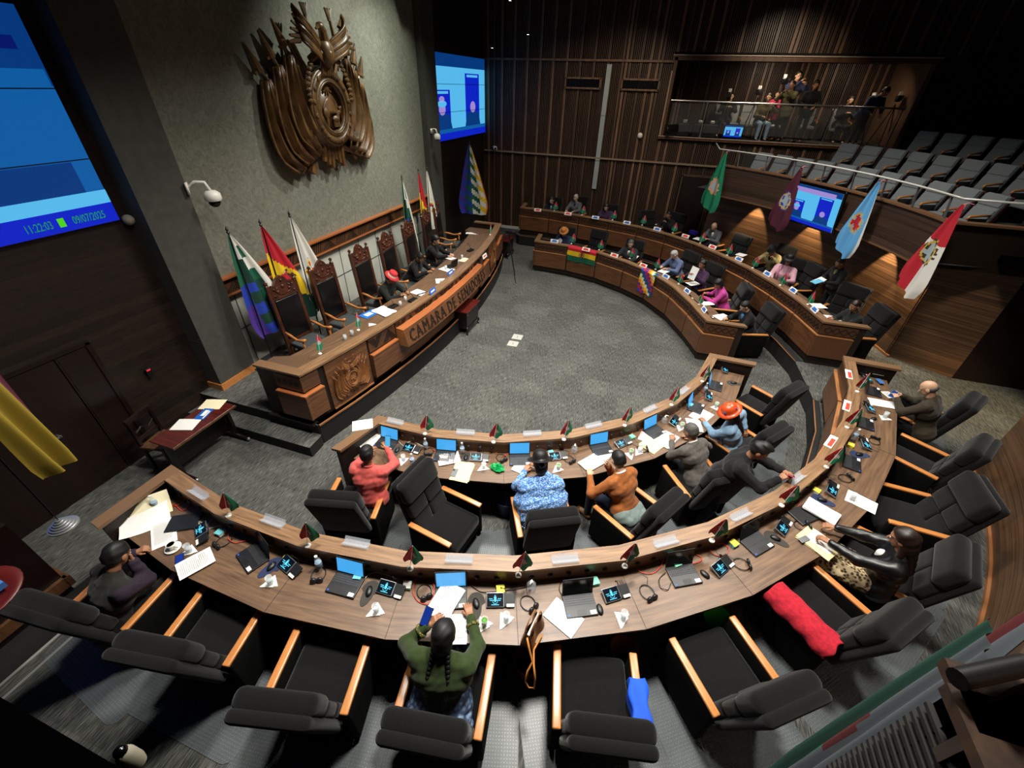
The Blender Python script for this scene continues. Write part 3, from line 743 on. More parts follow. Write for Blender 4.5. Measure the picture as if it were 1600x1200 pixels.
me_v = [X @ Vector((v.x*1.06, v.y*.93, v.z*.95)) for v in sol]
mb2.v = me_v; o = mb2.build('carving', ['crest_wood', 'carved_wood'], root, smooth=True, auto=40)
md = o.modifiers.new('solid', 'SOLIDIFY'); md.thickness = .035; md.offset = 0

# ------------------------------------------------------------------ dais desk
DAIS_N = 12
V = arc(DC, DR, -13.2, 14.4, DAIS_N); Dd = [(-(v[0]-DC[0])/DR, -(v[1]-DC[1])/DR) for v in V]; Dd[0] = (-1.0, .02); Dd[-1] = (-1.0, .02)
S_ = Sweep(V, Dd)
ang = lambda a: (a+13.2)/27.6*DAIS_N
droot = thing('dais_desk', 'long curved presiding desk with carved panels and raised lettering', 'desk', (-4.5, 8.5, 0))
def DB(name, mb, mats, smooth=False):
    iv = Matrix.Translation(-Vector(droot.location)); mb.v = [iv @ v for v in mb.v]; return mb.build(name, mats, droot, smooth)
mb = MB(); S_.run(mb, rect(-.03, .17, 1.335, 1.37), 0, DAIS_N, 0); DB('ledge', mb, ['ledge_wood'])
mb = MB(); S_.run(mb, rect(.17, .92, 1.13, 1.16), .1, DAIS_N-.1, [1, 1, 0, 1]); DB('worktop', mb, ['work_wood', 'carved_dark'])
mb = MB(); S_.run(mb, rect(.15, .17, 1.16, 1.335), .05, DAIS_N-.05, 0); DB('back_panel', mb, ['frieze_wood'])
mb = MB(); S_.run(mb, rect(.03, .15, .4, 1.335), .0, DAIS_N, 0); S_.run(mb, rect(.5, .53, .4, 1.13), .3, DAIS_N-.3, 0); DB('carcass', mb, ['carved_dark'])
mb = MB(); S_.run(mb, rect(-.10, -.082, .375, .405), .0, DAIS_N, 0); DB('base_trim', mb, ['edge_wood'])
mb = MB(); S_.run(mb, rect(-.085, .1, 0.0, .4), .0, DAIS_N, 0); DB('plinth', mb, ['riser_black'])
def chevrons(mb, S, t0, t1, off, z0, z1, mi, pitch=.34):
    L = (t1-t0)*(S.V[1]-S.V[0]).length; n = max(1, round(L/pitch)); h = z1-z0
    for k in range(n):
        a = t0+(t1-t0)*k/n; w = (t1-t0)/n
        for j in range(4):
            f = j*.11
            if k % 2 == 0:
                mb.bar(S.P(a+w*(.02+f), off, z1-.02), S.P(a+w*.5, off, z0+.03+h*f*1.3), .01, .014, mi); mb.bar(S.P(a+w*(.98-f), off, z1-.02), S.P(a+w*.5, off, z0+.03+h*f*1.3), .01, .014, mi)
            else:
                mb.bar(S.P(a+w*(.02+f), off, z0+.02), S.P(a+w*.5, off, z1-.03-h*f*1.3), .01, .014, mi); mb.bar(S.P(a+w*(.98-f), off, z0+.02), S.P(a+w*.5, off, z1-.03-h*f*1.3), .01, .014, mi)
for a, b in ((-9.1, -7.0), (-6.9, -4.1), (-4.0, -1.2), (-1.1, 1.7), (1.8, 4.6), (4.7, 7.5)):
    mb = MB(); S_.run(mb, rect(-.0, .03, 1.04, 1.30), ang(a), ang(b), 0); chevrons(mb, S_, ang(a), ang(b), -.003, 1.04, 1.30, 1); DB('frieze_panel', mb, ['frieze_wood', 'carved_dark'])
for a, b in ((-9.1, -7.0), (4.75, 7.5)):
    mb = MB(); S_.run(mb, rect(-.06, .03, .53, .98), ang(a), ang(b), 0); S_.run(mb, rect(-.068, .03, .98, 1.005), ang(a), ang(b), 1); DB('lower_panel', mb, ['panel_wood', 'lit_edge_wood'])
mb = MB(); S_.run(mb, rect(.0, .03, .43, 1.03), ang(-6.9), ang(4.6), 0); DB('lower_panel', mb, ['panel_wood'])
# the lettered box: slanted face
t0, t1 = ang(-6.9), ang(4.6)
mb = MB(); S_.run(mb, [(.0, .85), (-.25, .85), (-.17, 1.19), (.0, 1.20)], t0, t1, [1, 0, 2, 0]); DB('lettered_box', mb, ['panel_wood', 'edge_wood', 'lit_edge_wood'])
def glyphs(txt, size, depth):
    c = bpy.data.curves.new('t', 'FONT'); c.body = txt; c.size = size; c.extrude = depth; c.align_x = 'CENTER'; c.resolution_u = 2
    o = bpy.data.objects.new('t', c); COL.objects.link(o); dg = bpy.context.evaluated_depsgraph_get(); me = bpy.data.meshes.new_from_object(o.evaluated_get(dg))
    v = [x.co.copy() for x in me.vertices]; f = [tuple(p.vertices) for p in me.polygons]
    bpy.data.objects.remove(o); bpy.data.curves.remove(c); bpy.data.meshes.remove(me); return v, f
TXT = 'CAMARA DE SENADORES'; SER = set('AMRDENI')
gc = {}
m0, m1 = t0+(t1-t0)*.025, t1-(t1-t0)*.02
wid = {'M': 1.25, 'N': 1.05, ' ': .45, 'E': .85, 'S': .8}; tot = sum(wid.get(c, 1) for c in TXT); acc = 0
for ch in TXT:
    w = wid.get(ch, 1); tc = m0+(m1-m0)*(acc+w/2)/tot; acc += w
    if ch == ' ': continue
    if ch not in gc: gc[ch] = glyphs(ch, .345, .014)
    v, f = gc[ch]; P0 = S_.P(tc, -.243, .88); P1 = S_.P(tc, -.176, 1.165); up = (P1-P0).normalized(); T = (S_.P(min(tc+.05, DAIS_N), -.243, .88)-P0).normalized(); N = T.cross(up)
    mb = MB(); mb.X = Matrix(((T.x, up.x, N.x, P0.x), (T.y, up.y, N.y, P0.y), (T.z, up.z, N.z, P0.z), (0, 0, 0, 1)))
    mb.add([(p.x*.8, p.y*1.0+.025, p.z) for p in v], f, 0)
    xs = [p.x*.8 for p in v]
    if ch in SER:
        for x in (min(xs)+.02, max(xs)-.02):
            if ch in 'DER' and x > 0: continue
            mb.box((x, .03, 0), (.075, .014, .03), 0)
    DB('letter', mb, ['carved_dark'])  # raised letters coloured dark to stand for the shadow of their relief
# crest panels and corners
for a, b in ((-11.95, -9.25), (7.85, 10.9)):
    mb = MB(); S_.run(mb, rect(-.005, .03, .43, 1.31), ang(a), ang(b), 0); 
    S_.run(mb, rect(-.02, .03, .42, .445), ang(a), ang(b), 1)
    pn = DB('crest_panel', mb, ['panel_wood', 'edge_wood'])
    mb = MB(); coat_of_arms(mb); tm = ang((a+b)/2); C0 = S_.P(tm, -.005, .84); T = (S_.P(tm+.1, 0)-S_.P(tm-.1, 0)).normalized(); N = Vector((T.y, -T.x, 0)); N = -N if N.x < 0 else N
    sc = .30; mb.v = [C0+T*(v.x*sc*.88)+Vector((0, 0, 1))*(v.y*sc*.88)+N*(v.z*sc*.5) for v in mb.v]
    o = DB('crest_relief', mb, ['relief_wood', 'relief_wood'], smooth=True)
for e, (a, b) in enumerate(((-13.2, -12.3), (11.3, 14.4))):
    mb = MB(); S_.run(mb, rect(.0, .03, 1.04, 1.30), ang(a), ang(b), 0)
    V0 = S_.V[0] if e == 0 else S_.V[-1]; sg = -1 if e == 0 else 1
    mb.box((V0.x-.25, V0.y+sg*-.0, 1.17), (.5, .03, .26), 0)
    for k in range(4):
        r = .035+.0*k; mb.box((V0.x-.10-.11*k, V0.y+sg*.016, 1.17), (.08, .006, .08), 1, 0)
    DB('frieze_panel', mb, ['frieze_wood', 'carved_dark'])
    mb = MB(); S_.run(mb, rect(-.06, .03, .53, .98), ang(a), ang(b), 0); S_.run(mb, rect(-.068, .03, .98, 1.005), ang(a), ang(b), 1)
    mb.box((V0.x-.22, V0.y+sg*.02, .755), (.56, .09, .45), 0); mb.box((V0.x-.22, V0.y+sg*.025, .992), (.57, .1, .024), 1)
    DB('lower_panel', mb, ['panel_wood', 'lit_edge_wood'])
    mb = MB(); mb.box((V0.x-.42, V0.y-sg*.03, .87), (.84, .06, .94)); mb.box((V0.x-.42, V0.y, .40), (.9, .12, .03)); DB('end_panel', mb, ['carved_dark'])
    mb = MB(); mb.prism([(V0.x+.03, V0.y+sg*.03), (V0.x-.86, V0.y+sg*.03), (V0.x-.86, V0.y-sg*.13), (V0.x-.02, V0.y-sg*.13)][::sg], 1.336, 1.372); DB('end_ledge', mb, ['ledge_wood'])
    mb = MB(); mb.prism([(V0.x-.1, V0.y-sg*.08), (V0.x-1.02, V0.y-sg*.10), (V0.x-1.02, V0.y-sg*.5), (V0.x-.5, V0.y-sg*.75)][::sg], 1.14, 1.175); DB('worktop_return', mb, ['work_wood'])
# ------------------------------------------------------------------ black armchairs
def make_chair():
    t = thing('armchair', None, 'chair')
    mb = MB(); mb.rbox((.02, 0, .40), (.60, .57, .17), .05, bulge=.015); mb.build('seat', 'fabric_black', t, smooth=True)
    # backrest of tufted rows on a thick shell, tilted back
    tl = Matrix.Translation((-.26, 0, .42)) @ Matrix.Rotation(R_(-15), 4, 'Y')
    mb = MB(); mb.push(tl)
    mb.rbox((-.06, 0, .39), (.10, .60, .78), .05)
    for k, (z, h) in enumerate(((.13, .23), (.36, .23))):
        for y in (-.145, .145): mb.rbox((.03, y, z), (.11, .285, h), .035)
    mb.rbox((.04, 0, .62), (.15, .60, .30), .06)
    mb.pop(); mb.build('backrest', 'fabric_black', t, smooth=True)
    for s in (-1, 1):
        mb = MB(); mb.rbox((0, s*.33, .335), (.60, .07, .53), .02); o = mb.build('side_panel', 'fabric_side', t, smooth=True, auto=40)
        mb = MB(); mb.rbox((0, s*.33, .615), (.61, .068, .032), .012); mb.build('armrest', 'arm_wood', t, smooth=True, auto=40)
    mb = MB(); mb.box((.02, 0, .27), (.56, .58, .14)); mb.lathe([(.26, .02), (.27, .03), (.06, .06), (.05, .2)], 20); mb.build('base', 'fabric_side', t)
    return t
chair = Proto(make_chair)
# (centre x, y, facing degrees, description)
def cs(lf, rf, lr=None, rr=None, yaw=None):
    return lf, rf
BCH = [(-4.10, .90, 96, 'black armchair at the left end of the foreground desk, under a person in a vest'),
       (-3.04, .95, 100, 'empty black armchair in the foreground, second from the left end of the outer desk'),
       (-1.92, .96, 104, 'empty black armchair in the foreground, left of the woman in green'),
       (-.86, 1.18, 100, 'black armchair under the woman in the green sweater'),
       (.32, 1.57, 103, 'black armchair with a blue cloth hung on its armrest'),
       (1.34, 2.13, 126, 'empty black armchair between the blue cloth and the red cloth'),
       (2.28, 2.98, 135, 'black armchair with a red cloth over its armrest'),
       (3.00, 3.73, 156, 'black armchair under the woman in the black leather jacket'),
       (3.60, 4.67, 176, 'empty black armchair behind the right side desk, turned broadside to the desk'),
       (4.09, 5.80, 144, 'empty black armchair behind the right side desk, nearer of the two by the bald man'),
       (4.47, 6.93, 143, 'black armchair under the bald man in a brown jacket')]
ACH = [(-2.95, 2.80, 105, 'black armchair under the man in the coral shirt'),
       (-1.74, 2.95, -10, 'empty black armchair swung sideways, its tufted back showing'),
       (-.61, 3.37, 117, 'black armchair under the woman in the blue shawl'),
       (.42, 3.83, 148, 'black armchair under the man in the tan leather jacket'),
       (1.26, 4.70, 124, 'black armchair under the man in the grey blazer'),
       (1.86, 5.72, 140, 'black armchair under the person in the orange hat, a dark coat on it'),
       (2.30, 6.95, 141, 'empty black armchair at the right end of the near inner desk')]
CH = {'A': [], 'B': [], 'C': [], 'D': []}; CHO = {'C': [], 'D': []}
for k, z, lst in (('B', PZ, BCH), ('A', 0, ACH)):
    for x, y, a, lab in lst:
        chair((x, y, z), R_(a), lab, 'black armchairs at the curved desks'); CH[k].append((x, y, z, R_(a)))
CLAB = ['under the person in the brown hat', 'empty, behind the draped three-colour flag', 'under the man in the dark suit', 'under the man in the grey-blue sweater',
        'under the woman reading a raised paper', 'empty-backed, beside the person in magenta', 'under the boy-haired man in the black blazer']
for i in range(7):
    p = C_.P(i+.5, 1.02, 0); a = C_.out(i+.5)+PI+R_([4, -6, 12, -8, 5, -20, -14][i])
    u, v = [(894, 353), (938, 359), (997.5, 366), (1055, 390), (1112, 415.5), (1161, 440), (1199.5, 469.5)][i]; p = at(u, v, 1.18); p.z = 0; p -= Matrix.Rotation(a, 3, 'Z') @ Vector((-.44, 0, 0))
    lab = 'black armchair at the far inner desk, '+['under the person in the brown hat', 'empty, behind the draped red-yellow-green flag', 'under the man in the dark suit', 'under the man in the grey-blue sweater', 'under the woman reading a raised paper', 'under the person in the magenta jacket', 'under the man in the black blazer'][i]
    CHO['C'].append(chair(p, a, lab, 'black armchairs at the curved desks')); CH['C'].append((p.x, p.y, 0, a))
DL = ['under the man at its left end', 'under the white-haired man in grey', 'under the long-haired woman', 'empty, fourth from its left end, turned aside', 'under the man resting his cheek on his hand',
      'under the bald man in a grey jacket', 'empty, right of the bald man', 'under the person in a tan jacket', 'under the person in the pink shawl', 'empty, behind the standing man', 'under the man at its right end']
for i in range(11):
    p = D_.P(i+.5, 1.02, PZ); a = D_.out(i+.5)+PI+R_([2, -4, 5, 50, -6, 4, -5, 8, 10, 30, -8][i])
    u, v = [(863, 306), (901.6, 311), (951, 318), (1013, 328), (1057, 336), (1123, 352.5), (1163.5, 366), (1217.5, 388.5), (1274, 409), (1341, 445), (1375, 472)][i]; p = at(u, v, PZ+1.18); p.z = PZ; p -= Matrix.Rotation(a, 3, 'Z') @ Vector((-.44, 0, 0))
    CHO['D'].append(chair(p, a, 'black armchair at the far outer desk, '+DL[i], 'black armchairs at the curved desks')); CH['D'].append((p.x, p.y, PZ, a))

a = D_.out(8.6)+PI-R_(6); p = at(1279, 413, PZ+1.18); p.z = PZ; p -= Matrix.Rotation(a, 3, 'Z') @ Vector((-.44, 0, 0))
chair(p, a, 'black armchair at the far outer desk, empty, between the pink shawl and the standing man', 'black armchairs at the curved desks')
# ------------------------------------------------------------------ tall carved chairs on the dais
def make_throne():
    t = thing('carved_chair', None, 'chair')
    mb = MB(); mb.rbox((0, 0, .45), (.52, .54, .10), .03); mb.build('seat', mat('seat_grey', '3a4040', .8), t, smooth=True)
    bx = -.27
    mb = MB()
    tl = Matrix.Translation((bx, 0, 0)) @ Matrix.Rotation(R_(-5), 4, 'Y')
    mb.push(tl)
    for s in (-1, 1):
        mb.box((0, s*.28, .86), (.06, .06, 1.44)); mb.lathe([(.0, 0), (.035, .01), (.018, .03), (.036, .055), (.03, .08), (.0, .10)], 10, 0, (0, s*.28, 1.58))
    mb.box((0, 0, .52), (.05, .52, .08)); 
    prof = [(-.26, 1.32), (-.26, 1.52), (-.2, 1.58), (-.15, 1.56), (-.09, 1.66), (0, 1.72), (.09, 1.66), (.15, 1.56), (.2, 1.58), (.26, 1.52), (.26, 1.32)]
    n = len(prof); vs = [(-.03, y, z) for y, z in prof]+[(.03, y, z) for y, z in prof]
    mb.add(vs, [tuple(range(n))[::-1], tuple(range(n, 2*n))]+[(i, (i+1) % n, n+(i+1) % n, n+i) for i in range(n)], 0)
    mb.pop(); mb.build('back_frame', 'throne_wood', t)
    mb = MB(); mb.push(tl)
    for y, z, r in ((0, 1.52, .035), (-.12, 1.45, .03), (.12, 1.45, .03), (0, 1.63, .025), (-.2, 1.39, .022), (.2, 1.39, .022), (-.19, 1.51, .02), (.19, 1.51, .02)): mb.sphere((.035, y, z), (.02, r, r), 0, 10, 6)
    for s in (-1, 1): mb.tube([(.035, 0, 1.38), (.035, s*.1, 1.40), (.035, s*.17, 1.48), (.035, s*.1, 1.54)], .011, 0, 6)
    mb.pop(); mb.build('crest_carving', 'throne_wood', t, smooth=True)
    mb = MB(); mb.push(tl); mb.rbox((.02, 0, .93), (.05, .49, .76), .02); mb.pop(); mb.build('back_pad', 'leather_black', t, smooth=True)
    for s in (-1, 1):
        mb = MB(); mb.tube([(-.26, s*.29, .72), (-.12, s*.30, .70), (.05, s*.31, .66), (.18, s*.31, .68), (.27, s*.30, .71)], [.024, .026, .022, .028, .032], 0, 8); mb.tube([(.2, s*.31, .68), (.21, s*.29, .42)], .02, 0, 8)
        mb.build('armrest', 'arm_wood', t, smooth=True)
    for sx in (-1, 1):
        for sy in (-1, 1):
            mb = MB(); mb.tube([(sx*.23, sy*.25, .42), (sx*.25, sy*.26, .2), (sx*.24, sy*.26, 0)], [.032, .022, .028], 0, 8); mb.build('leg', 'carved_wood', t, smooth=True)
    return t
throne = Proto(make_throne)
ty = [5.55, 6.5, 7.65, 8.7, 9.85, 11.1, 12.15]
TL = ['nearest of the row, in front of the flags', 'empty, second of the row from the front', 'third, just before the red patterned hat', 'behind the person in the red patterned hat', 'behind the man in black reading papers', 'behind the woman at the open laptop', 'farthest of the row, by the dark pilaster']
THR = []
for y, l in zip(ty, TL):
    a = math.asin((y-DC[1])/17.75); x = DC[0]+17.75*math.cos(a); throne((x, y, DZ), a, 'tall carved chair with black leather back, '+l, 'tall carved chairs along the dais'); THR.append((x, y, DZ, a))

# ------------------------------------------------------------------ upholstered gallery seats
def make_seat():
    t = thing('theatre_chair', None, 'chair')
    tl = Matrix.Translation((-.22, 0, .40)) @ Matrix.Rotation(R_(-20), 4, 'Y')
    mb = MB(); mb.push(tl); mb.rbox((0, 0, .30), (.10, .49, .58), .04); mb.rbox((.045, 0, .17), (.05, .46, .28), .03); mb.rbox((.045, 0, .46), (.05, .46, .22), .03); mb.pop(); mb.build('backrest', 'fabric_grey', t, smooth=True)
    mb = MB(); mb.push(tl); mb.box((-.06, 0, .29), (.02, .49, .62)); mb.pop(); mb.build('back_shell', 'mahogany', t)
    mb = MB(); mb.rbox((.06, 0, .40), (.50, .47, .13), .05); mb.build('seat_cushion', 'fabric_grey', t, smooth=True)
    s = 1
    mb = MB(); mb.box((.0, s*.268, .28), (.34, .03, .56)); mb.build('side_frame', 'dark_plastic', t)
    mb = MB(); mb.tube([(-.2, s*.268, .62), (0, s*.268, .61), (.18, s*.268, .59), (.22, s*.268, .54)], [.022, .026, .025, .02], 0, 8); mb.build('armrest', 'arm_wood', t, smooth=True)
    return t
gseat = Proto(make_seat)
def grow(r, zf, angs, row):
    n = len(angs)
    for i, a in enumerate(angs):
        p = (CX+r*math.cos(R_(a)), CY+r*math.sin(R_(a)), zf)
        gseat(p, R_(a+180), 'grey gallery seat with wooden arms, %s row, %s' % (row, ('%s from its left end' % ORD[i]) if i < (n+1)//2 else ('%s from its right end' % ORD[n-1-i])), 'grey gallery seats')
grow(9.25, 2.56, [53.5-3.6*k for k in range(11)], 'front')
grow(10.45, 2.93, [44.2-3.3*k for k in range(9)], 'middle')
grow(12.0, 3.30, [39.4-2.9*k for k in range(5)], 'back')
# ------------------------------------------------------------------ things on the desks
WA, WB, WC, WD, WDA = .75, .75+PZ, .75, .75+PZ, 1.16
LA, LB, LC, LD, LDA = .97, .97+PZ, .97, .97+PZ, 1.37
def outward(p, S):
    c = (CX, CY); return math.atan2(p.y-c[1], p.x-c[0])
def clampR(p, k, mn, mx=.62):
    c, R, h, a0 = ((-2.93, 8.4), 4.47, R_(85.2/14), R_(-94.6)) if k == 'A' else ((-3.03, 8.42), 6.63, R_(98.95/22), R_(-104.7))
    d = Vector((p.x-c[0], p.y-c[1])); a = math.atan2(d.y, d.x); m = (a-a0) % (2*h)-h; Re = R*math.cos(h)/math.cos(m)
    o = min(mx, max(mn, d.length-Re)); return Vector((c[0]+(Re+o)*math.cos(a), c[1]+(Re+o)*math.sin(a), p.z))
def laptop_make(kind):
    def fn():
        t = thing('laptop', None, 'laptop')
        w, d = .295, .205; s = .02
        mb = MB(); mb.rbox((0, 0, .010), (d, w, .018), .006); mb.build('base', 'dark_plastic', t)
        kb = MB()
        for i in range(5):
            for j in range(13): kb.box((-.012-.021*i+.0, -.125+.0208*j, .0205), (.0175, .0178, .002))
        kb.build('keyboard', 'key_dark', t)
        mb = MB(); mb.box((.066, 0, .0196), (.045, .085, .001)); mb.build('touchpad', 'black_plastic', t)
        mb = MB(); mb.box((.075, .105, .0198), (.035, .055, .0012)); mb.build('label_sticker', 'label_white', t)
        mb = MB(); mb.box((.082, -.125, .0198), (.014, .018, .0012)); mb.build('blue_sticker', 'sticker_blue', t)
        ang_ = R_(-13)
        tl = Matrix.Translation((-d/2+.004, 0, .018)) @ Matrix.Rotation(ang_, 4, 'Y')
        mb = MB(); mb.push(tl); mb.rbox((-.004, 0, .098), (.008, w, .195), .003); mb.pop(); mb.build('lid', 'black_plastic', t)
        mb = MB(); mb.push(tl); mb.box((.0008, 0, .101), (.001, w-.024, .165)); mb.pop(); mb.build('screen', {'on': 'screen_blue', 'off': 'screen_off', 'dark': 'screen_dark', 'far': 'screen_blue'}[kind], t)
        return t
    return Proto(fn)
LAP = {k: laptop_make(k) for k in ('on', 'off', 'dark', 'far')}
def yawof(p, extra=0): return math.atan2(p.y-CY, p.x-CX)+R_(extra)
bl = [(397, 870, -22, 'off', 'beside the blue mouse mat in the left foreground'), (540, 914, -3, 'on', 'left of the stacked white papers'), (706, 926, 6, 'on', 'half under a stack of white papers'),
      (906, 947, 0, 'off', 'its corner under a white sheet'), (1068, 900, -6, 'off', 'right of the headset in the foreground'), (1178, 846, 2, 'off', 'beside the yellow folder'),
      (1326, 722, 14, 'off', 'beside the blue mouse mat on the right side'), (1351, 662, 6, 'off', 'beside the round mouse on the right side'), (1364, 612, 0, 'off', 'near the right end, behind the bald man\'s papers')]
for u, v, e, k, l in bl:
    p = clampR(at(u, v, WB+.002), 'B', .30); LAP[k](p, yawof(p, e), 'open black laptop on the foreground desk, '+l, 'laptops on the desks')
al = [(605, 692, 0, 'before the man in the coral shirt'), (699, 704, 2, 'behind a tilted white sheet'), (812, 716, -2, 'before the woman in the blue shawl'), (938, 700, -4, 'before the man in the tan jacket'),
      (1018, 671, 2, 'above the open yellow folder'), (1093, 640, 12, 'beside the loose papers by the orange hat'), (1120, 604, 8, 'farthest right on that desk')]
for u, v, e, l in al:
    p = clampR(at(u, v, WA+.002), 'A', .285, .30); LAP['on'](p, yawof(p, e), 'blue screened laptop, near inner desk, '+l, 'laptops on the desks')
# closed laptop under the phone papers at the left end
t = thing('closed_laptop', 'closed dark laptop half covered by a long white sheet at the left end', 'laptop', tuple(at(288, 817, WB+.002)), R_(-60))
mb = MB(); mb.rbox((0, 0, .011), (.21, .30, .02), .006); mb.build('lid', 'dark_plastic', t)
t = thing('closed_laptop', 'dark folded laptop under the papers held by the leather-jacket woman', 'laptop', tuple(at(1256, 805, WB+.002)), R_(-50))
mb = MB(); mb.rbox((0, 0, .011), (.21, .30, .02), .006); mb.build('lid', 'dark_plastic', t)

def make_terminal():
    t = thing('voting_terminal', None, 'tablet')
    tl = Matrix.Translation((0, 0, .012)) @ Matrix.Rotation(R_(18), 4, 'Y')
    mb = MB(); mb.push(tl); mb.rbox((0, -.055, .022), (.125, .165, .018), .006); mb.pop(); mb.box((-.02, -.05, .012), (.07, .14, .024)); mb.build('body', 'silver', t)
    mb = MB(); mb.push(tl); mb.rbox((0, .075, .018), (.115, .10, .02), .005); mb.pop(); mb.build('side_unit', 'dark_plastic', t)
    mb = MB(); mb.push(tl); mb.box((.048, .085, .03), (.025, .07, .002)); mb.pop(); mb.build('card_tray', 'white_plastic', t)
    mb = MB(); mb.push(tl); mb.box((0, -.055, .0318), (.112, .150, .0015)); mb.pop(); mb.build('screen', 'screen_dark', t)
    mb = MB(); mb.push(tl)
    z = .0335
    for k in range(10):      # ringed building-like emblem with lines of lettering below
        a0, a1 = PI*(k/10)*1.0-PI/2, PI*((k+1)/10)-PI/2
        mb.bar((.012+.022*math.cos(a0), -.055+.022*math.sin(a0), z), (.012+.022*math.cos(a1), -.055+.022*math.sin(a1), z), .004, .001)
    mb.box((-.012, -.055, z), (.03, .022, .001)); mb.box((-.034, -.055, z), (.008, .012, .001)); mb.box((.006, -.055, z), (.006, .1, .001)); mb.box((-.008, -.095, z), (.006, .034, .001)); mb.box((-.008, -.015, z), (.006, .034, .001))
    mb.box((.042, -.055, z), (.006, .07, .001)); mb.box((.008, -.055, z), (.02, .014, .001))
    mb.pop(); mb.build('emblem', 'logo_cyan', t)
    mb = MB(); mb.tube([(-.05, .05, .03), (-.07, .03, .09), (-.05, .0, .13)], .004, 0, 6); mb.sphere((-.05, .0, .135), .008); mb.build('microphone', 'black_plastic', t)
    return t
term = Proto(make_terminal)
tb = [(318, 836, -30, 'beside the coffee cup'), (457, 886, -18, 'right of the first blue mouse mat'), (613, 922, -8, 'left of the stacked white papers'), (783, 939, 0, 'beside the tan handbag'),
      (962, 928, 6, 'right of the black laptop with no mat'), (1127, 885, 14, 'between the two dark laptops on the right'), (1222, 823, 16, 'between the laptop and the leather-jacket woman'), (1298, 765, 12, 'beside the green glass'),
      (1349, 694, 20, 'above the blue mouse mat on the right side'), (1356, 638, 14, 'left of the white folded napkin on the right side'), (1352, 592, 14, 'at the right end')]
for u, v, e, l in tb:
    p = clampR(at(u, v, WB+.002), 'B', .25); term(p, yawof(p, e), 'voting tablet on the foreground desk, '+l, 'voting tablets on the desks')
ta = [(646, 701, -6, 'left of the green-capped bottle group'), (750, 716, -2, 'above the yellow folder with a phone'), (872, 714, 0, 'right of the bowler-hatted woman'), (973, 693, 6, 'left of the open folder'), (1052, 658, 16, 'above the grey-haired man'),
      (1106, 620, 20, 'between the two right-hand laptops'), (1131, 578, 10, 'at the right end')]
for u, v, e, l in ta:
    p = clampR(at(u, v, WA+.002), 'A', .26); term(p, yawof(p, e), 'small voting tablet on the near inner desk, '+l, 'voting tablets on the desks')

def make_headset():
    t = thing('headset', None, 'headset')
    mb = MB(); mb.tube([(.075*math.cos(a), .065*math.sin(a), .008+.0*a) for a in [R_(k) for k in range(20, 341, 16)]], .0045, 0, 6); mb.build('headband', 'black_plastic', t, smooth=True)
    mb = MB(); mb.push(Matrix.Translation((.072, .03, .02)) @ Matrix.Rotation(R_(70), 4, 'Y')); mb.lathe([(.0, -.012), (.03, -.01), (.032, .006), (.02, .014), (0, .014)], 14); mb.pop()
    mb.push(Matrix.Translation((.075, -.028, .02)) @ Matrix.Rotation(R_(70), 4, 'Y')); mb.lathe([(.0, -.012), (.03, -.01), (.032, .006), (.02, .014), (0, .014)], 14); mb.pop(); mb.build('ear_cushion', 'dark_plastic', t, smooth=True)
    mb = MB(); mb.tube([(-.05, .04, .006), (-.12, .10, .004), (-.2, .05, .004), (-.22, -.05, .004)], .0025, 0, 5); mb.build('cord', 'black_plastic', t)
    return t
hs = Proto(make_headset)
for i, (u, v, e, l) in enumerate([(350, 846, -10, 'right of the first tablet'), (498, 898, 20, 'left of the laptop with the blue screen'), (663, 925, 30, 'just left of the stacked papers'), (825, 943, 40, 'behind the tan handbag'), (1011, 926, 10, 'left of the open netbook'), (1158, 882, 60, 'right of the netbook'),
                   (1252, 822, 60, 'by the cream folder'), (1320, 748, 60, 'by the green glass'), (1366, 690, 90, 'on the right side by the blue mat'), (1372, 583, 90, 'at the far right end')]):
    p = at(u, v, WB+.004); hs(p, yawof(p, e), 'black wired headset on the foreground desk, '+l, 'headsets on the desks')
for i, (u, v, e, l) in enumerate([(670, 706, 10, 'behind the high-backed swung chair'), (783, 716, 30, 'above the green crumpled bag'), (889, 718, 20, 'right of the blue shawl'), (1003, 702, 60, 'left of the open folder')]):
    p = at(u, v, WA+.004); hs(p, yawof(p, e), 'black wired headset on the near inner desk, '+l, 'headsets on the desks')

def make_mouse():
    t = thing('computer_mouse', None, 'mouse')
    mb = MB(); mb.sphere((0, 0, .012), (.052, .03, .019), 0, 16, 8); mb.build('shell', 'black_plastic', t, smooth=True)
    mb = MB(); mb.sphere((-.02, 0, .030), (.008, .003, .004), 0, 8, 5); mb.build('scroll_wheel', 'grey_plastic', t)
    return t
mouse = Proto(make_mouse)
def mat_make(m):
    def fn():
        mb = MB(); poly = []
        for k in range(26):
            a = 2*PI*k/26; r = .10+.012*math.cos(2*a); x = r*math.cos(a); 
            poly.append((x*1.0 if x < 0 else x*1.25, r*.95*math.sin(a)*(1 if x < 0 else .62)))
        mb.prism(poly, 0, .004); o = mb.build('mouse_mat', m); tag(o, None, 'mouse mat'); return o
    return Proto(fn)
mpb, mpg = mat_make('pad_blue'), mat_make('pad_grey')
for u, v, m, e, l in [(425, 886, mpb, -20, 'in the left foreground'), (577, 925, mpg, -6, 'right of the blue-screen laptop'), (744, 944, mpg, 4, 'right of the stacked papers'), (1211, 842, mpg, 20, 'by the yellow folder'), (1284, 782, mpb, 20, 'under the held papers'), (1342, 711, mpb, 40, 'on the right side')]:
    p = at(u, v, WB+.001); m(p, yawof(p, e), ('blue' if m is mpb else 'grey')+' mouse mat on the foreground desk, '+l); q = p+Vector((0, 0, .0045)); mouse(q, yawof(p, e+15), 'black mouse on the %s mat %s' % ('blue' if m is mpb else 'grey', l), 'computer mice')
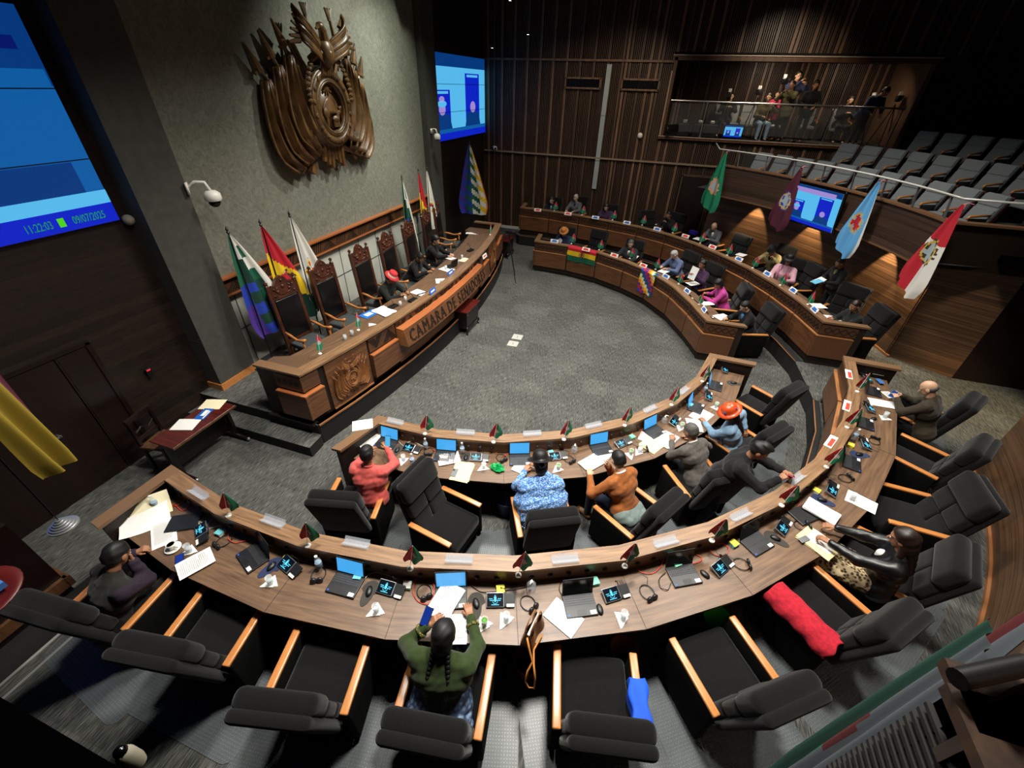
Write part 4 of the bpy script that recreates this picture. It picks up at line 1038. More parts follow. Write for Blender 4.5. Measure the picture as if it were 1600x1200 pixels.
for u, v, e, l in [(937, 953, 0, 'on bare wood right of the black laptop'), (1101, 898, 20, 'on bare wood between netbook and tablet'), (1365, 655, 60, 'on bare wood beside the napkin at right')]:
    p = at(u, v, WB+.001); mouse(p, yawof(p, e), 'black mouse '+l, 'computer mice')
for u, v, e, l in [(621, 704, 0, 'left of the tablet before the coral shirt'), (728, 716, 0, 'right of the tilted white sheet'), (1085, 672, 30, 'above the grey blazer'), (1146, 599, 20, 'near the right end')]:
    p = at(u, v, WA+.001); mpg(p, yawof(p, e), 'grey mouse mat on the near inner desk, '+l); mouse(p+Vector((0, 0, .0045)), yawof(p, e), 'black mouse on the near inner desk, '+l, 'computer mice')

# sticky note blocks
def block(u, v, z, m, top, lab, e=0, h=.03):
    p = clampR(at(u, v, z+.001), 'A' if z < 1 else 'B', .20); t = thing('note_block', lab, 'sticky notes', p, yawof(p, e))
    mb = MB(); mb.box((0, 0, h/2), (.076, .076, h)); mb.build('paper_block', m, t)
    mb = MB(); mb.push(Matrix.Rotation(.12, 4, 'Z')); mb.box((0, 0, h+.004), (.076, .076, .008)); mb.pop(); mb.build('top_pad', top, t); return t
for u, v, m, top, l in [(257, 779, 'note_white', 'note_blue', 'blue note block in the left corner beside the bottle'), (361, 820, 'note_white', 'note_teal', 'teal note block left of the black laptop in the foreground'), (463, 858, 'note_blue', 'note_yellow', 'yellow note block on a blue one, left foreground'),
                        (568, 886, 'note_teal', 'note_teal', 'teal note block behind the blue laptop screen'), (641, 903, 'note_green', 'note_white', 'tall white note block left of the stacked papers'), (782, 913, 'note_yellow', 'note_yellow', 'yellow note block above the tablet by the handbag'),
                        (927, 905, 'note_green', 'note_green', 'green note block behind the black laptop lid'), (1050, 873, 'note_green', 'note_green', 'green note block behind the netbook'), (1140, 845, 'note_teal', 'note_yellow', 'yellow and teal note block beside a loop of red cable'),
                        (1264, 762, 'note_white', 'note_yellow', 'yellow note block by the standing man\'s hands'), (1318, 693, 'note_yellow', 'note_yellow', 'yellow note block on the right side of the foreground desk')]:
    block(u, v, WB, m, top, l)
for u, v, m, top, l in [(858, 700, 'note_teal', 'note_teal', 'teal note block right of the blue shawl laptop'), (978, 675, 'note_green', 'note_green', 'green note block left of the open yellow folder'), (1074, 632, 'note_teal', 'note_teal', 'teal note block beside the angled blue screen')]:
    block(u, v, WA, m, top, l)
# bottles
def bottle_make(pump):
    def fn():
        t = thing('bottle', None, 'bottle')
        if pump:
            mb = MB(); mb.lathe([(.0, 0), (.045, .004), (.046, .07), (.03, .095), (.014, .10)], 16); mb.build('body', 'acrylic', t, smooth=True)
            mb = MB(); mb.lathe([(.013, .10), (.016, .12), (.006, .122), (.006, .145), (0, .147)], 10); mb.bar((0, 0, .145), (.045, 0, .14), .012, .008); mb.build('pump', 'white_plastic', t, smooth=True)
        else:
            mb = MB(); mb.lathe([(.0, 0), (.03, .003), (.031, .05), (.028, .06), (.031, .07), (.031, .12), (.026, .15), (.012, .175), (.012, .19)], 16); mb.build('body', 'acrylic', t, smooth=True)
            mb = MB(); mb.lathe([(.0145, .188), (.0145, .205), (0, .206)], 12); mb.build('cap', 'white_plastic', t)
            mb = MB(); mb.lathe([(.0318, .075), (.0318, .112)], 16); mb.build('label', 'label_pale', t)
        return t
    return Proto(fn)
bt, pm = bottle_make(False), bottle_make(True)
for u, v, z, k, l in [(247, 794, WB, bt, 'clear water bottle in the left corner beside blue notes'), (505, 882, WB, bt, 'clear water bottle right of the yellow notes in the left foreground'), (829, 912, WB, pm, 'clear pump bottle behind the small flag in the middle foreground'),
                      (668, 698, WA, bt, 'clear water bottle beneath a small flag, left part of the near inner desk'), (725, 700, WA, bt, 'clear water bottle right of the second blue screen'), (645, 726, WA, bt, 'clear water bottle left of the swung chair back'),
                      (1037, 660, WA, pm, 'white pump bottle right of a blue screen on the near inner desk'), (893, 697, WA, pm, 'pinkish pump bottle beneath the small flag in the middle of the near inner desk'), (1091, 610, WA, bt, 'clear bottle beneath a small flag near the right of the inner desk'),
                      (1322, 684, WB, bt, 'small clear bottle above the yellow notes on the right side'), (678, 466, 1.16, bt, 'small bottle by the blue sign on the dais desk')]:
    p = at(u, v, z+.001); p = p if z > 1.12 else clampR(p, 'A' if z < 1 else 'B', .19); k(p, rng.uniform(0, 6), l)
# glasses on folded napkins
def make_glass(green):
    def fn():
        t = thing('drinking_glass', None, 'glass')
        mb = MB(); mb.lathe([(0, 0), (.026, .001), (.032, .10), (.029, .10), (.024, .008), (0, .008)], 18); mb.build('tumbler', 'glass', t, smooth=True)
        mb = MB(); mb.lathe([(0, .01), (.0235, .01), (.027, .06 if not green else .08), (0, .06 if not green else .08)], 14); mb.build('drink', 'clear_drink' if not green else 'leaf', t, smooth=True)
        return t
    return Proto(fn)
gl, gg = make_glass(False), make_glass(True)
def make_napkin():
    mb = MB(); mb.prism([(-.07, -.05), (.08, -.06), (-.02, .075)], 0, .004); mb.prism([(-.02, -.05), (.08, -.05), (.01, .05)], .004, .007); o = mb.build('napkin', 'paper'); tag(o, None, 'napkin'); return o
nap = Proto(make_napkin)
for u, v, z, g, l in [(424, 912, WB, gl, 'below the blue mouse mat in the left foreground'), (589, 956, WB, gl, 'near the front edge, above the empty chair'), (757, 977, WB, gg, 'right of the woman in green'), (791, 969, WB, gl, 'left of the tan handbag'), (973, 966, WB, gl, 'below the tablet right of the white sheet'),
                      (1381, 653, WB, gl, 'before the empty chair near the bald man'), (1330, 781, WB, gl, 'on the paper near the leather-jacket woman'), (297, 862, WB, gl, 'beside the coffee cup'),
                      (631, 720, WA, gl, 'before the coral shirt'), (756, 732, WA, gl, 'between the phone folder and the green bag'), (872, 734, WA, gg, 'right of the blue shawl'), (985, 711, WA, gg, 'right of the tan jacket'), (999, 707, WA, gl, 'left of the open folder'), (1064, 669, WA, gg, 'above the grey blazer'), (1118, 637, WA, gg, 'beside the orange hat')]:
    p = at(u, v, z+.001); a = yawof(p, rng.uniform(-40, 40)); where = ('foreground desk, ' if z == WB else 'near inner desk, ')+l
    nap(p, a, 'white folded napkin, '+where, 'napkins under glasses'); g(p+Vector((0, 0, .0075)), 0, ('green-filled' if g is gg else 'clear')+' glass on a napkin, '+where, 'glasses on the desks')
# papers
def sheet(u, v, z, w, d, yaw, lab, m='paper', n=1, curl=0, name='paper_sheet', lines=True, cat='paper', jit=.006):
    p = at(u, v, z+.0025); h = .0016*n+.001
    t = thing(name, lab, cat, p, R_(yaw))
    for k in range(max(1, min(n, 3))):
        mb = MB(); a = 0 if k == 0 else rng.uniform(-.12, .12); z0 = h*k
        mb.push(Matrix.Rotation(a, 4, 'Z') @ Matrix.Translation((rng.uniform(-1, 1)*jit, rng.uniform(-1, 1)*jit, 0)))
        def fn(i, j): return (-d/2+d*i, -w/2+w*j, z0+h+(curl*max(0, i-.45)**2*3)+.002*math.sin(i*5+k)*(j))
        def fb(i, j): return (-d/2+d*i, w/2-w*j, z0+(curl*max(0, i-.45)**2*3)+.002*math.sin(i*5+k)*(1-j))
        mb.grid(fn, 10, 2, 0); mb.grid(fb, 10, 2, 0); mb.pop(); mb.build('sheet', m, t)
    if lines and m == 'paper':
        mb = MB(); zz = h*min(n, 3)+.0012
        for k in range(16):
            i = .1+.8*k/16; x = -d/2+d*i; L = w*(.75 if k % 5 else .5)
            mb.box((x, -(w*.75-L)/2*.9, zz+h+(curl*max(0, i-.45)**2*3)+.001), (.0045, L, .0004))
        mb.build('printed_lines', 'print_grey', t)
    return t
A4 = (.215, .33)
for a in [(255, 833, WB, .215, .36, -35, 'long white sheet lying over a closed laptop at the left end'), (305, 880, WB+.02, .215, .30, 62, 'white sheet jutting over the desk edge beside the phone, left end'),
          (696, 940, WB+.02, .215, .33, -92, 'stack of white papers over the laptop before the woman in green', 3), (712, 982, WB, .215, .25, -70, 'white sheet under the hand of the woman in green'),
          (880, 965, WB, .215, .30, -22, 'tilted white sheet right of the tan handbag', 2), (1283, 799, WB+.04, .215, .33, -30, 'white papers held by the leather-jacket woman', 3), (1346, 784, WB, .215, .30, -25, 'white sheet near the edge beside the green glass'),
          (1388, 617, WB, .13, .17, -70, 'small white sheet before the bald man, nearest the end'), (1371, 572+12, WB+.03, .10, .16, 0, 'white card at the right end of the foreground desk')]:
    sheet(*a[:7], n=a[7] if len(a) > 7 else 1)
sheet(1381, 631, WB, .20, .40, 0, 'cream and white papers stretched before the bald man', n=2)
sheet(1278, 849, WB, .26, .34, -38, 'cream folder with papers beside the leather-jacket woman', 'folder_yellow', 3, name='paper_folder', cat='folder')
sheet(1283, 846, WB+.016, .20, .24, -38, 'white sheet on top of the cream folder', lines=False)
t = thing('phone', 'grey phone lying on the cream folder beside the leather-jacket woman', 'phone', at(1256, 843, WB+.02), R_(40)); mb = MB(); mb.rbox((0, 0, .006), (.12, .06, .009), .004); mb.build('case', 'grey_plastic', t)
# big curled document at the left end
t = thing('curled_document', 'large curled white document with cream backing at the left corner of the foreground desk', 'paper', at(228, 816, WB+.003), R_(52))
mb = MB(); mb.grid(lambda u, v: (-.22+.44*u, -.12+.24*v-.03*math.sin(u*3), .004+.10*(v**2)*(.4+.6*u)), 10, 10); mb.build('sheet', 'paper', t, smooth=True)
mb = MB(); mb.grid(lambda u, v: (-.22+.46*u, .02+.20*v, .002+.16*(v**1.5)), 8, 8); mb.build('cream_backing', 'paper_cream', t, smooth=True)
for a in [(567, 664, LA, .215, .28, 35, 'cream sheet lying across the left end ledge of the near inner desk'), (579, 690, WA+.01, .22, .33, 50, 'white papers left of the man in the coral shirt'), (701, 716, WA+.015, .215, .30, 35, 'tilted white sheet before the swung chair', 1),
          (817, 729, WA, .215, .26, 80, 'white sheets before the woman in the blue shawl', 2), (924, 723, WA+.01, .215, .32, 55, 'white sheets held by the man in the tan jacket', 2), (944, 709, WA, .2, .22, 70, 'white sheet under the laptop of the tan jacket'),
          (1096, 649, WA, .26, .34, 60, 'white paper nearest the orange hat'), (1085, 664, WA+.004, .22, .30, 100, 'white paper below another, above the grey blazer'), (1007, 682, WA, .15, .2, 80, 'small white sheet left of the yellow folder')]:
    sheet(*a[:7], n=a[7] if len(a) > 7 else 1)
sheet(722, 737, WA, .25, .34, 95, 'cream folder with a phone on it near the swung chair', 'folder_yellow', 2, name='paper_folder', cat='folder')
sheet(1021, 694, WA, .26, .36, 60, 'open cream folder above the chair of the grey blazer', 'folder_yellow', 2, name='paper_folder', cat='folder')
sheet(1042, 687, WA+.008, .22, .34, 62, 'white papers lying in the open cream folder', n=2)
t = thing('phone', 'grey phone on the cream folder near the swung chair', 'phone', at(710, 739, WA+.012), R_(5)); mb = MB(); mb.rbox((0, 0, .006), (.07, .14, .009), .004); mb.build('case', 'grey_plastic', t)
mb = MB(); mb.box((-.02, .04, .0115), (.025, .03, .002)); mb.build('camera_bump', 'black_plastic', t)
t = thing('phone', 'phone with a lit blue screen beside the coffee cup', 'phone', at(281, 876, WB+.002), R_(50)); mb = MB(); mb.rbox((0, 0, .005), (.075, .155, .009), .004); mb.build('case', 'black_plastic', t); mb = MB(); mb.box((0, 0, .0102), (.065, .14, .001)); mb.build('screen', [mat('screen_phone', '05070d', .2, emit='1b3fa8', es=.7)], t)
t = thing('phone', 'phone lying near the bald man at the right end', 'phone', at(1375, 596, WB+.03), R_(10)); mb = MB(); mb.rbox((0, 0, .005), (.075, .15, .009), .004); mb.build('case', 'water_blue', t)
# coffee cup on its saucer
t = thing('coffee_cup', 'white coffee cup on a saucer with green tea inside, left end of the desk', 'cup', at(271, 857, WB+.001), 0)
mb = MB(); mb.lathe([(0, .002), (.04, .002), (.075, .014), (.073, .017), (.038, .007), (0, .007)], 24); mb.build('saucer', 'white_plastic', t, smooth=True)
mb = MB(); mb.lathe([(0, .008), (.025, .008), (.034, .03), (.042, .08), (.038, .08), (.03, .03), (.0, .014)], 20); mb.tube([(.038, 0, .06), (.062, .01, .055), (.06, .01, .03), (.034, 0, .028)], .005, 0, 6); mb.build('cup', 'white_plastic', t, smooth=True)
mb = MB(); mb.lathe([(0, .066), (.038, .066)], 16); mb.build('tea', [mat('tea', '5d6b22', .3)], t)
# handbag
p = at(832, 990, WB+.002)
t = thing('handbag', 'tan leather handbag standing at the desk edge, its strap hanging down', 'handbag', p, R_(-100))
mb = MB(); 
mb.grid(lambda u, v: ((-.13+.26*u)*(1-.15*v), (.055*(1-.5*v)+.012*math.sin(u*9)), .17*v), 12, 6); mb.grid(lambda u, v: ((.13-.26*u)*(1-.15*v), -(.055*(1-.5*v)+.012*math.sin(u*7)), .17*v), 12, 6)
for s in (-1, 1): mb.grid(lambda u, v, s=s: (s*.13*(1-.15*v)-s*.015*math.sin(u*PI), (-.055+.11*u)*(1-.5*v)*-s, .17*v), 5, 6)
mb.box((0, 0, .003), (.25, .1, .006)); mb.build('bag_body', 'tan_leather', t, smooth=True)
mb = MB(); mb.tube([(-.11, .025, .16), (-.09, .02, .25), (.02, .02, .28), (.1, .02, .24), (.11, .025, .16)], .006, 0, 6); mb.tube([(-.11, -.025, .16), (-.08, -.03, .24), (.03, -.03, .27), (.09, -.03, .23), (.11, -.025, .16)], .006, 0, 6); mb.build('handles', 'tan_leather', t, smooth=True)
mb = MB(); mb.tube([(.12, .0, .16), (.17, .05, .10), (.20, .10, .015), (.27, .09, -.02), (.30, .09, -.16), (.29, .12, -.26), (.28, .17, -.24), (.27, .16, -.05), (.22, .12, .01), (.12, .07, .02), (-.02, .08, .04)], .009, 0, 6); mb.build('strap', [mat('strap_orange', 'c8803a', .5)], t, smooth=True)
mb = MB(); mb.box((0, .0, .12), (.2, .02, .1)); mb.build('papers_inside', 'paper', t)
# green crumpled bag
t = thing('crumpled_bag', 'crumpled shiny green plastic bag on the near inner desk', 'bag', at(777, 733, WA+.002), 0)
mb = MB(); rr = random.Random(3)
mb.sphere((0, 0, .028), (.10, .065, .032), 0, 18, 10); mb.v = [Vector((v.x*(1+rr.uniform(-.22, .22)), v.y*(1+rr.uniform(-.22, .22)), max(.001, v.z*(1+rr.uniform(-.35, .35))))) for v in mb.v]; mb.build('bag', [mat('green_foil', '149a50', .25, var=.3, scale=30)], t)
# cables
def cable(pts, z, m, lab, r=.004):
    P = [at(u, v, z+.006) for u, v in pts]; Q = []
    for i in range(len(P)-1):
        p0, p1, p2, p3 = P[max(i-1, 0)], P[i], P[i+1], P[min(i+2, len(P)-1)]
        for k in range(6):
            s = k/6; Q.append(.5*((2*p1)+(-p0+p2)*s+(2*p0-5*p1+4*p2-p3)*s*s+(-p0+3*p1-3*p2+p3)*s**3))
    Q.append(P[-1]); o = None
    for i, q in enumerate(Q): q.z = z+.006+.010*(.5+.5*math.sin(i*.9))
    mb = MB(); mb.tube(Q, r, 0, 6); o = mb.build('cable', m, smooth=True); tag(o, lab, 'cable', 'cables on the desks'); return o
for pts, z, m, l in [([(262, 795), (272, 788), (284, 798), (296, 790), (290, 780), (278, 790), (265, 790)], WB, 'cable_red', 'tangle of red cable in the left corner'),
                     ([(383, 818), (365, 826), (356, 840), (366, 848), (382, 846), (393, 842)], WB, 'cable_red', 'red cable loop left of the black laptop'),
                     ([(427, 856), (424, 848), (420, 843), (426, 842)], WB, 'cable_red', 'short red cable right of the left black laptop'),
                     ([(510, 868), (515, 878), (527, 880), (520, 872), (532, 869), (545, 874), (549, 880)], WB, 'cable_red', 'red cable behind the laptop with a bright screen'),
                     ([(665, 893), (650, 905), (645, 925), (655, 941), (672, 942), (678, 915), (668, 900)], WB, 'cable_red', 'red cable round the headset left of the stacked papers'),
                     ([(992, 885), (1003, 895), (1020, 896), (1032, 886), (1037, 874)], WB, 'cable_red', 'red cable left of the netbook'),
                     ([(1080, 882), (1093, 878), (1096, 872), (1088, 867)], WB, 'cable_red', 'red cable behind the netbook'),
                     ([(1112, 848), (1108, 858), (1118, 868), (1134, 867), (1138, 856), (1128, 850), (1114, 851)], WB, 'cable_red', 'red cable ring by the yellow notes'),
                     ([(1222, 795), (1232, 784), (1244, 778), (1250, 785), (1243, 795), (1228, 797), (1222, 790)], WB, 'cable_red', 'red cable rings beneath the standing man\'s hands'),
                     ([(333, 811), (323, 820), (310, 815), (320, 826), (345, 822)], WB, 'cable_white', 'pale cable behind the first tablet'),
                     ([(571, 904), (580, 896), (600, 897), (618, 905)], WB, 'cable_white', 'pale cable behind the third tablet'),
                     ([(733, 912), (752, 925), (780, 924), (820, 918), (845, 910), (853, 903)], WB, 'cable_black', 'long black cable above the tablet by the handbag'),
                     ([(882, 935), (874, 922), (878, 908), (892, 906)], WB, 'cable_black', 'black cable behind the black laptop'),
                     ([(1040, 895), (1030, 905), (1032, 918), (1043, 922), (1048, 912)], WB, 'cable_black', 'black cable loop left of the netbook base'),
                     ([(1157, 832), (1165, 822), (1178, 816), (1190, 815)], WB, 'cable_white', 'pale cable behind the laptop by the yellow folder'),
                     ([(622, 690), (632, 697), (640, 690), (652, 693), (664, 700)], WA, 'cable_white', 'pale cable by the first blue screen of the near inner desk'),
                     ([(775, 710), (778, 702), (786, 697), (795, 700), (795, 708), (785, 714)], WA, 'cable_red', 'red cable loop left of the third blue screen of the near inner desk'),
                     ([(674, 697), (684, 692), (690, 700), (682, 705), (674, 702)], WA, 'cable_red', 'red cable loop left of the second blue screen'),
                     ([(985, 682), (992, 672), (1003, 668), (1000, 680), (990, 684)], WA, 'cable_red', 'red cable loop right of the fourth blue screen'),
                     ([(1100, 592), (1106, 600), (1096, 610), (1104, 618), (1094, 624)], WA, 'cable_red', 'red cable along the ledge near the right end of the inner desk'),
                     ([(1338, 600), (1330, 612), (1340, 620), (1331, 630), (1342, 640)], WB, 'cable_red', 'red cable along the ledge near the right end of the foreground desk')]:
    cable(pts, z, m, l)
# bins and floor things
def bin_(u, v, z, m, lab, r=.13, h=.28):
    t = thing('waste_bin', lab, 'bin', at(u, v, z), 0); mb = MB(); mb.lathe([(0, 0), (r*.75, .002), (r, h), (r+.01, h+.008), (r-.006, h+.004), (r*.72, .012), (0, .012)], 22); mb.build('bucket', m, t, smooth=True); return t
bin_(822, 1048, PZ, 'bin_red', 'dark red waste bin under the handbag'); bin_(967, 1035, PZ, 'bin_red', 'dark red waste bin under the desk, left of the blue cloth chair front'); bin_(1108, 985, PZ, 'bright_green', 'bright green waste bin under the foreground desk'); bin_(790, 800, 0, 'bin_blue', 'dark blue waste bin under the near inner desk')
bin_(680, 1040, PZ, 'bin_red', 'dark red waste bin left of the woman in green')
# clear chair mats
def make_mat():
    mb = MB(); w, d, r = .62, .48, .1; poly = []
    for sx, sy, a0 in ((1, 1, 0), (-1, 1, 90), (-1, -1, 180), (1, -1, 270)):
        for k in range(5):
            a = R_(a0+k*22.5); poly.append((sx*(d-r)+r*math.cos(a), sy*(w-r)+r*math.sin(a)))
    mb.prism(poly, 0, .004); o = mb.build('chair_mat', [MATS['dotted_mat']]); tag(o, None, 'chair mat'); return o
m, nt, b = _nt('dotted_mat'); L = nt.links
b.inputs['Base Color'].default_value = (.16, .18, .19, 1); b.inputs['Roughness'].default_value = .35
tc = nt.nodes.new('ShaderNodeTexCoord'); vo = nt.nodes.new('ShaderNodeTexVoronoi'); vo.inputs['Scale'].default_value = 40; vo.inputs['Randomness'].default_value = 0
L.new(tc.outputs['Object'], vo.inputs['Vector']); mr = nt.nodes.new('ShaderNodeMapRange'); mr.inputs['From Min'].default_value = .18; mr.inputs['From Max'].default_value = .30; mr.inputs['To Min'].default_value = .8; mr.inputs['To Max'].default_value = .36
L.new(vo.outputs['Distance'], mr.inputs['Value']); L.new(mr.outputs[0], b.inputs['Alpha']); MATS['dotted_mat'] = m
cm = Proto(make_mat)
for k, z in (('B', PZ), ('A', 0)):
    for i, (x, y, zz, a) in enumerate(CH[k]):
        S = B_ if k == 'B' else A_
        c = (-3.03, 8.4); d = math.atan2(y-c[1], x-c[0]); r = math.hypot(x-c[0], y-c[1])+.22
        q = (c[0]+r*math.cos(d), c[1]+r*math.sin(d), z+.001+(.003 if i % 2 else 0))
        cm(q, d, 'clear dotted plastic chair mat behind the %s, %s' % ('foreground desk' if k == 'B' else 'near inner desk', place_word(i, len(CH[k]))), 'clear chair mats')
# cloths on armrests
def cloth_over(x, y, z, a, w, l, m, lab, lift=.03, rough=.02):
    t = thing('folded_cloth', lab, 'cloth', (x, y, z), a)
    def fn(u, v):
        s = (v-.5)*w*2; arm = .06
        ax = max(-arm, min(arm, s)); dz = -max(0, abs(s)-arm)*1.0
        yy = ax+(.006+.012*math.sin(u*9+v*3)+.02*(abs(s)-arm))*(1 if s > 0 else -1)*(1 if abs(s) > arm else 0)
        return ((-.5+u)*l+.008*math.sin(v*9), yy, lift+dz+(rough*math.sin(u*8+2*v)*.3 if abs(s) > arm else 0))
    mb = MB(); mb.grid(fn, 26, 26, 0); o = mb.build('cloth', m, t, smooth=True); md = o.modifiers.new('s', 'SOLIDIFY'); md.thickness = .008; md.offset = 1; return t
x, y, z, a = CH['B'][4]; c = Vector((x, y, 0))+Matrix.Rotation(a, 3, 'Z') @ Vector((-.06, -.33, 0)); cloth_over(c.x, c.y, z+.64, a, .16, .32, [mat('cloth_blue', '0a4fd0', .8, var=.15, scale=12)], 'bright blue cloth hung over an armrest', .012, .006)
x, y, z, a = CH['B'][6]; c = Vector((x, y, 0))+Matrix.Rotation(a, 3, 'Z') @ Vector((.0, .33, 0)); 
t = thing('red_shawl', 'bright red fleece cloth draped over the left armrest of a black chair', 'cloth', (c.x, c.y, z+.655), a)
mb = MB()
def fsh(u, v):
    th = (v-.5)*PI*1.15; r = .118+.007*math.sin(u*9+v*7)+.005*math.sin(u*23-v*9); return ((-.5+u)*.62+.015*math.sin(v*15)*(1 if u < .1 else .2), math.sin(th)*r*1.05, (math.cos(th)-.55)*r*.9+.045)
mb.grid(fsh, 40, 26, 0); o = mb.build('cloth', [mat('fleece_red', 'a81428', .95, var=.25, scale=30, bump=.5)], t, smooth=True); md = o.modifiers.new('s', 'SOLIDIFY'); md.thickness = .014; md.offset = 1
x, y, z, a = CH['A'][5]; c = Vector((x, y, 0))+Matrix.Rotation(a, 3, 'Z') @ Vector((-.10, .0, 0))
t = thing('dark_coat', 'crumpled dark coat lying on the chair behind the orange-hatted person', 'coat', (c.x-.02, c.y-.02, z+.49), a)
mb = MB(); mb.sphere((-.05, 0, .1), (.17, .24, .13), 0, 26, 16); rr = random.Random(5); mb.v = [v*(1+.13*math.sin(v.x*40+v.y*23)*math.cos(v.z*37)) for v in mb.v]; mb.build('cloth', [mat('coat_dark', '17181a', .95, var=.3, scale=20)], t, smooth=True)
# small tables
def side_table(u, v, rz, lab, w=.80, d=.52, h=.62):
    p = at(u, v, h); t = thing('side_table', lab, 'table', (p.x, p.y, 0), rz)
    mb = MB(); mb.rbox((0, 0, h-.015), (d, w, .03), .008); mb.build('table_top', 'mahogany', t)
    mb = MB(); mb.box((0, 0, h-.25), (d-.08, w-.1, .42)); mb.box((d/2-.035, 0, .17), (.02, w-.1, .03)); mb.build('cabinet', 'mahogany_dark', t)
    for sx in (-1, 1):
        for sy in (-1, 1):
            mb = MB(); mb.tube([(sx*(d/2-.06), sy*(w/2-.08), .2), (sx*(d/2-.03), sy*(w/2-.05), .12), (sx*(d/2-.06), sy*(w/2-.07), .04), (sx*(d/2-.03), sy*(w/2-.05), .0)], [.03, .026, .014, .02], 0, 8); mb.build('leg', 'mahogany_dark', t, smooth=True)
    mb = MB(); mb.sphere((d/2-.038, -w/2+.12, h-.12), .012); mb.build('knob', 'steel', t)
    return t
side_table(725, 476, R_(0), 'small dark mahogany table standing before the lettered dais desk')
side_table(789, 372, R_(0), 'small dark mahogany table at the far end of the dais desk', .7, .5)
p0, p1 = at(237, 687, .72), at(364, 633, .72)
t = thing('low_table', 'narrow dark red table with folded wings by the left door', 'table', (-6.0, 3.13, 0), 0)
mb = MB(); mb.rbox((0, 0, .71), (.46, 1.06, .025), .008, 0); mb.build('table_top', 'mahogany', t); mb = MB(); mb.box((.235, 0, .705), (.012, 1.06, .03)); mb.build('edge_strip', 'booth_wood', t)
for s in (-1, 1):
    mb = MB(); mb.box((0, s*.48, .37), (.10, .05, .64)); mb.build('leg', 'mahogany_dark', t)
    mb = MB(); mb.tube([(-.25, s*.48, .05), (.0, s*.48, .08), (.25, s*.48, .05)], [.03, .035, .03], 0, 8); mb.sphere((.26, s*.48, .045), (.035, .03, .03), 1); mb.sphere((-.26, s*.48, .045), (.035, .03, .03), 1); mb.build('foot', ['mahogany_dark', 'steel'], t)
mb = MB(); mb.box((-.1, 0, .4), (.03, .95, .5)); mb.build('modesty_panel', 'mahogany_dark', t)
t = thing('wooden_chair', 'dark wooden chair with open carved back behind the narrow red table', 'chair', (-6.45, 2.85, 0), R_(10))
mb = MB(); mb.rbox((0, 0, .45), (.40, .42, .05), .02); mb.build('seat', 'booth_wood', t)
for sx in (-1, 1):
    for sy in (-1, 1): mb = MB(); mb.bar((sx*.17, sy*.18, 0), (sx*.17, sy*.18, .44 if sx > 0 else .95), .04, .04); mb.build('leg', 'mahogany_dark', t)
mb = MB(); mb.box((-.17, 0, .92), (.03, .42, .08)); mb.tube([(-.17, -.15, .70), (-.17, -.05, .74), (-.17, .05, .68), (-.17, .15, .74)], .015, 0, 6); mb.box((-.17, 0, .58), (.03, .38, .05)); mb.build('backrest', 'mahogany_dark', t)
sheet(290, 663, .725, .25, .33, 20, 'white sheet on the narrow red table by the left door', 'paper', lines=False); sheet(332, 632, .725, .25, .33, 20, 'cream sheet at the far end of the narrow red table', 'paper_cream', lines=False)
t = thing('brochure', 'blue and white brochure between two sheets on the red table', 'brochure', at(319, 647, .727), R_(15)); mb = MB(); mb.box((0, 0, .003), (.15, .26, .006)); mb.build('cover', [mat('brochure_blue', '1b5fb8', .5)], t); mb = MB(); mb.box((.0, .02, .0065), (.06, .14, .001)); mb.box((.05, -.02, .0065), (.02, .18, .001)); mb.build('print', 'paper', t)
# white squares on the carpet
for u, v, l in ((808.5, 526.5, 'farther of two'), (801.5, 537, 'nearer of two')):
    p = at(u, v, .003); t = thing('floor_plate', 'small pale square plate set in the carpet, '+l, 'floor plate', p, R_(3)); mb = MB(); mb.prism([(-.12, -.12), (.12, -.12), (.12, .12), (-.12, .12)], -.002, .004); mb.build('lid', [mat('plate_white', 'b5b5ad', .6)], t); mb = MB(); mb.box((0, 0, .0042), (.02, .08, .001)); mb.build('handle_slot', 'grey_plastic', t)
# tripod
p = at(795, 440, 0); t = thing('camera_tripod', 'black video camera on a tall tripod on the carpet beyond the dais desk', 'tripod', (-4.05, 12.15, 0), 0)
for k in range(3):
    a = R_(k*120-40); mb = MB(); mb.tube([(0, 0, 1.15), (.42*math.cos(a), .42*math.sin(a), 0)], [.018, .010], 0, 6); mb.build('leg', 'black_plastic', t)
mb = MB(); mb.tube([(0, 0, 1.0), (0, 0, 1.4)], .016, 0, 8); mb.bar((0, 0, 1.38), (-.22, -.25, 1.22), .012, .012); mb.build('centre_column', 'black_plastic', t)
mb = MB(); mb.rbox((0, 0, 1.45), (.20, .10, .10), .02); mb.tube([(.1, 0, 1.45), (.17, 0, 1.45)], .04, 0, 12); mb.box((-.02, .07, 1.47), (.09, .02, .06)); mb.build('camera_body', 'black_plastic', t)
# name plates standing on ledges and holders
def make_holder():
    t = thing('name_holder', None, 'name plate holder')
    mb = MB(); mb.push(Matrix.Rotation(R_(-50), 4, 'Y')); mb.box((0, 0, .03), (.003, .26, .06)); mb.pop(); mb.push(Matrix.Rotation(R_(50), 4, 'Y')); mb.box((0, 0, .03), (.003, .26, .06)); mb.pop(); mb.box((0, 0, .0015), (.075, .26, .003)); mb.build('clear_holder', [MATS['acrylic']], t)
    return t
hold = Proto(make_holder)
ha = [(617, 660), (727, 677), (832, 679), (928, 666), (1016, 640), (1069, 611)]
for i, (u, v) in enumerate(ha): p = at(u, v, LA+.001); hold(p, yawof(p), 'clear acrylic name holder on the near inner ledge, '+place_word(i, 6), 'clear name holders')
hb = [(311, 772), (427, 816), (557, 850), (717, 875), (883, 875), (1040, 848), (1157, 806), (1244, 749)]
for i, (u, v) in enumerate(hb): p = at(u, v, LB+.001); hold(p, yawof(p), 'clear acrylic name holder on the foreground ledge, '+place_word(i, 8), 'clear name holders')
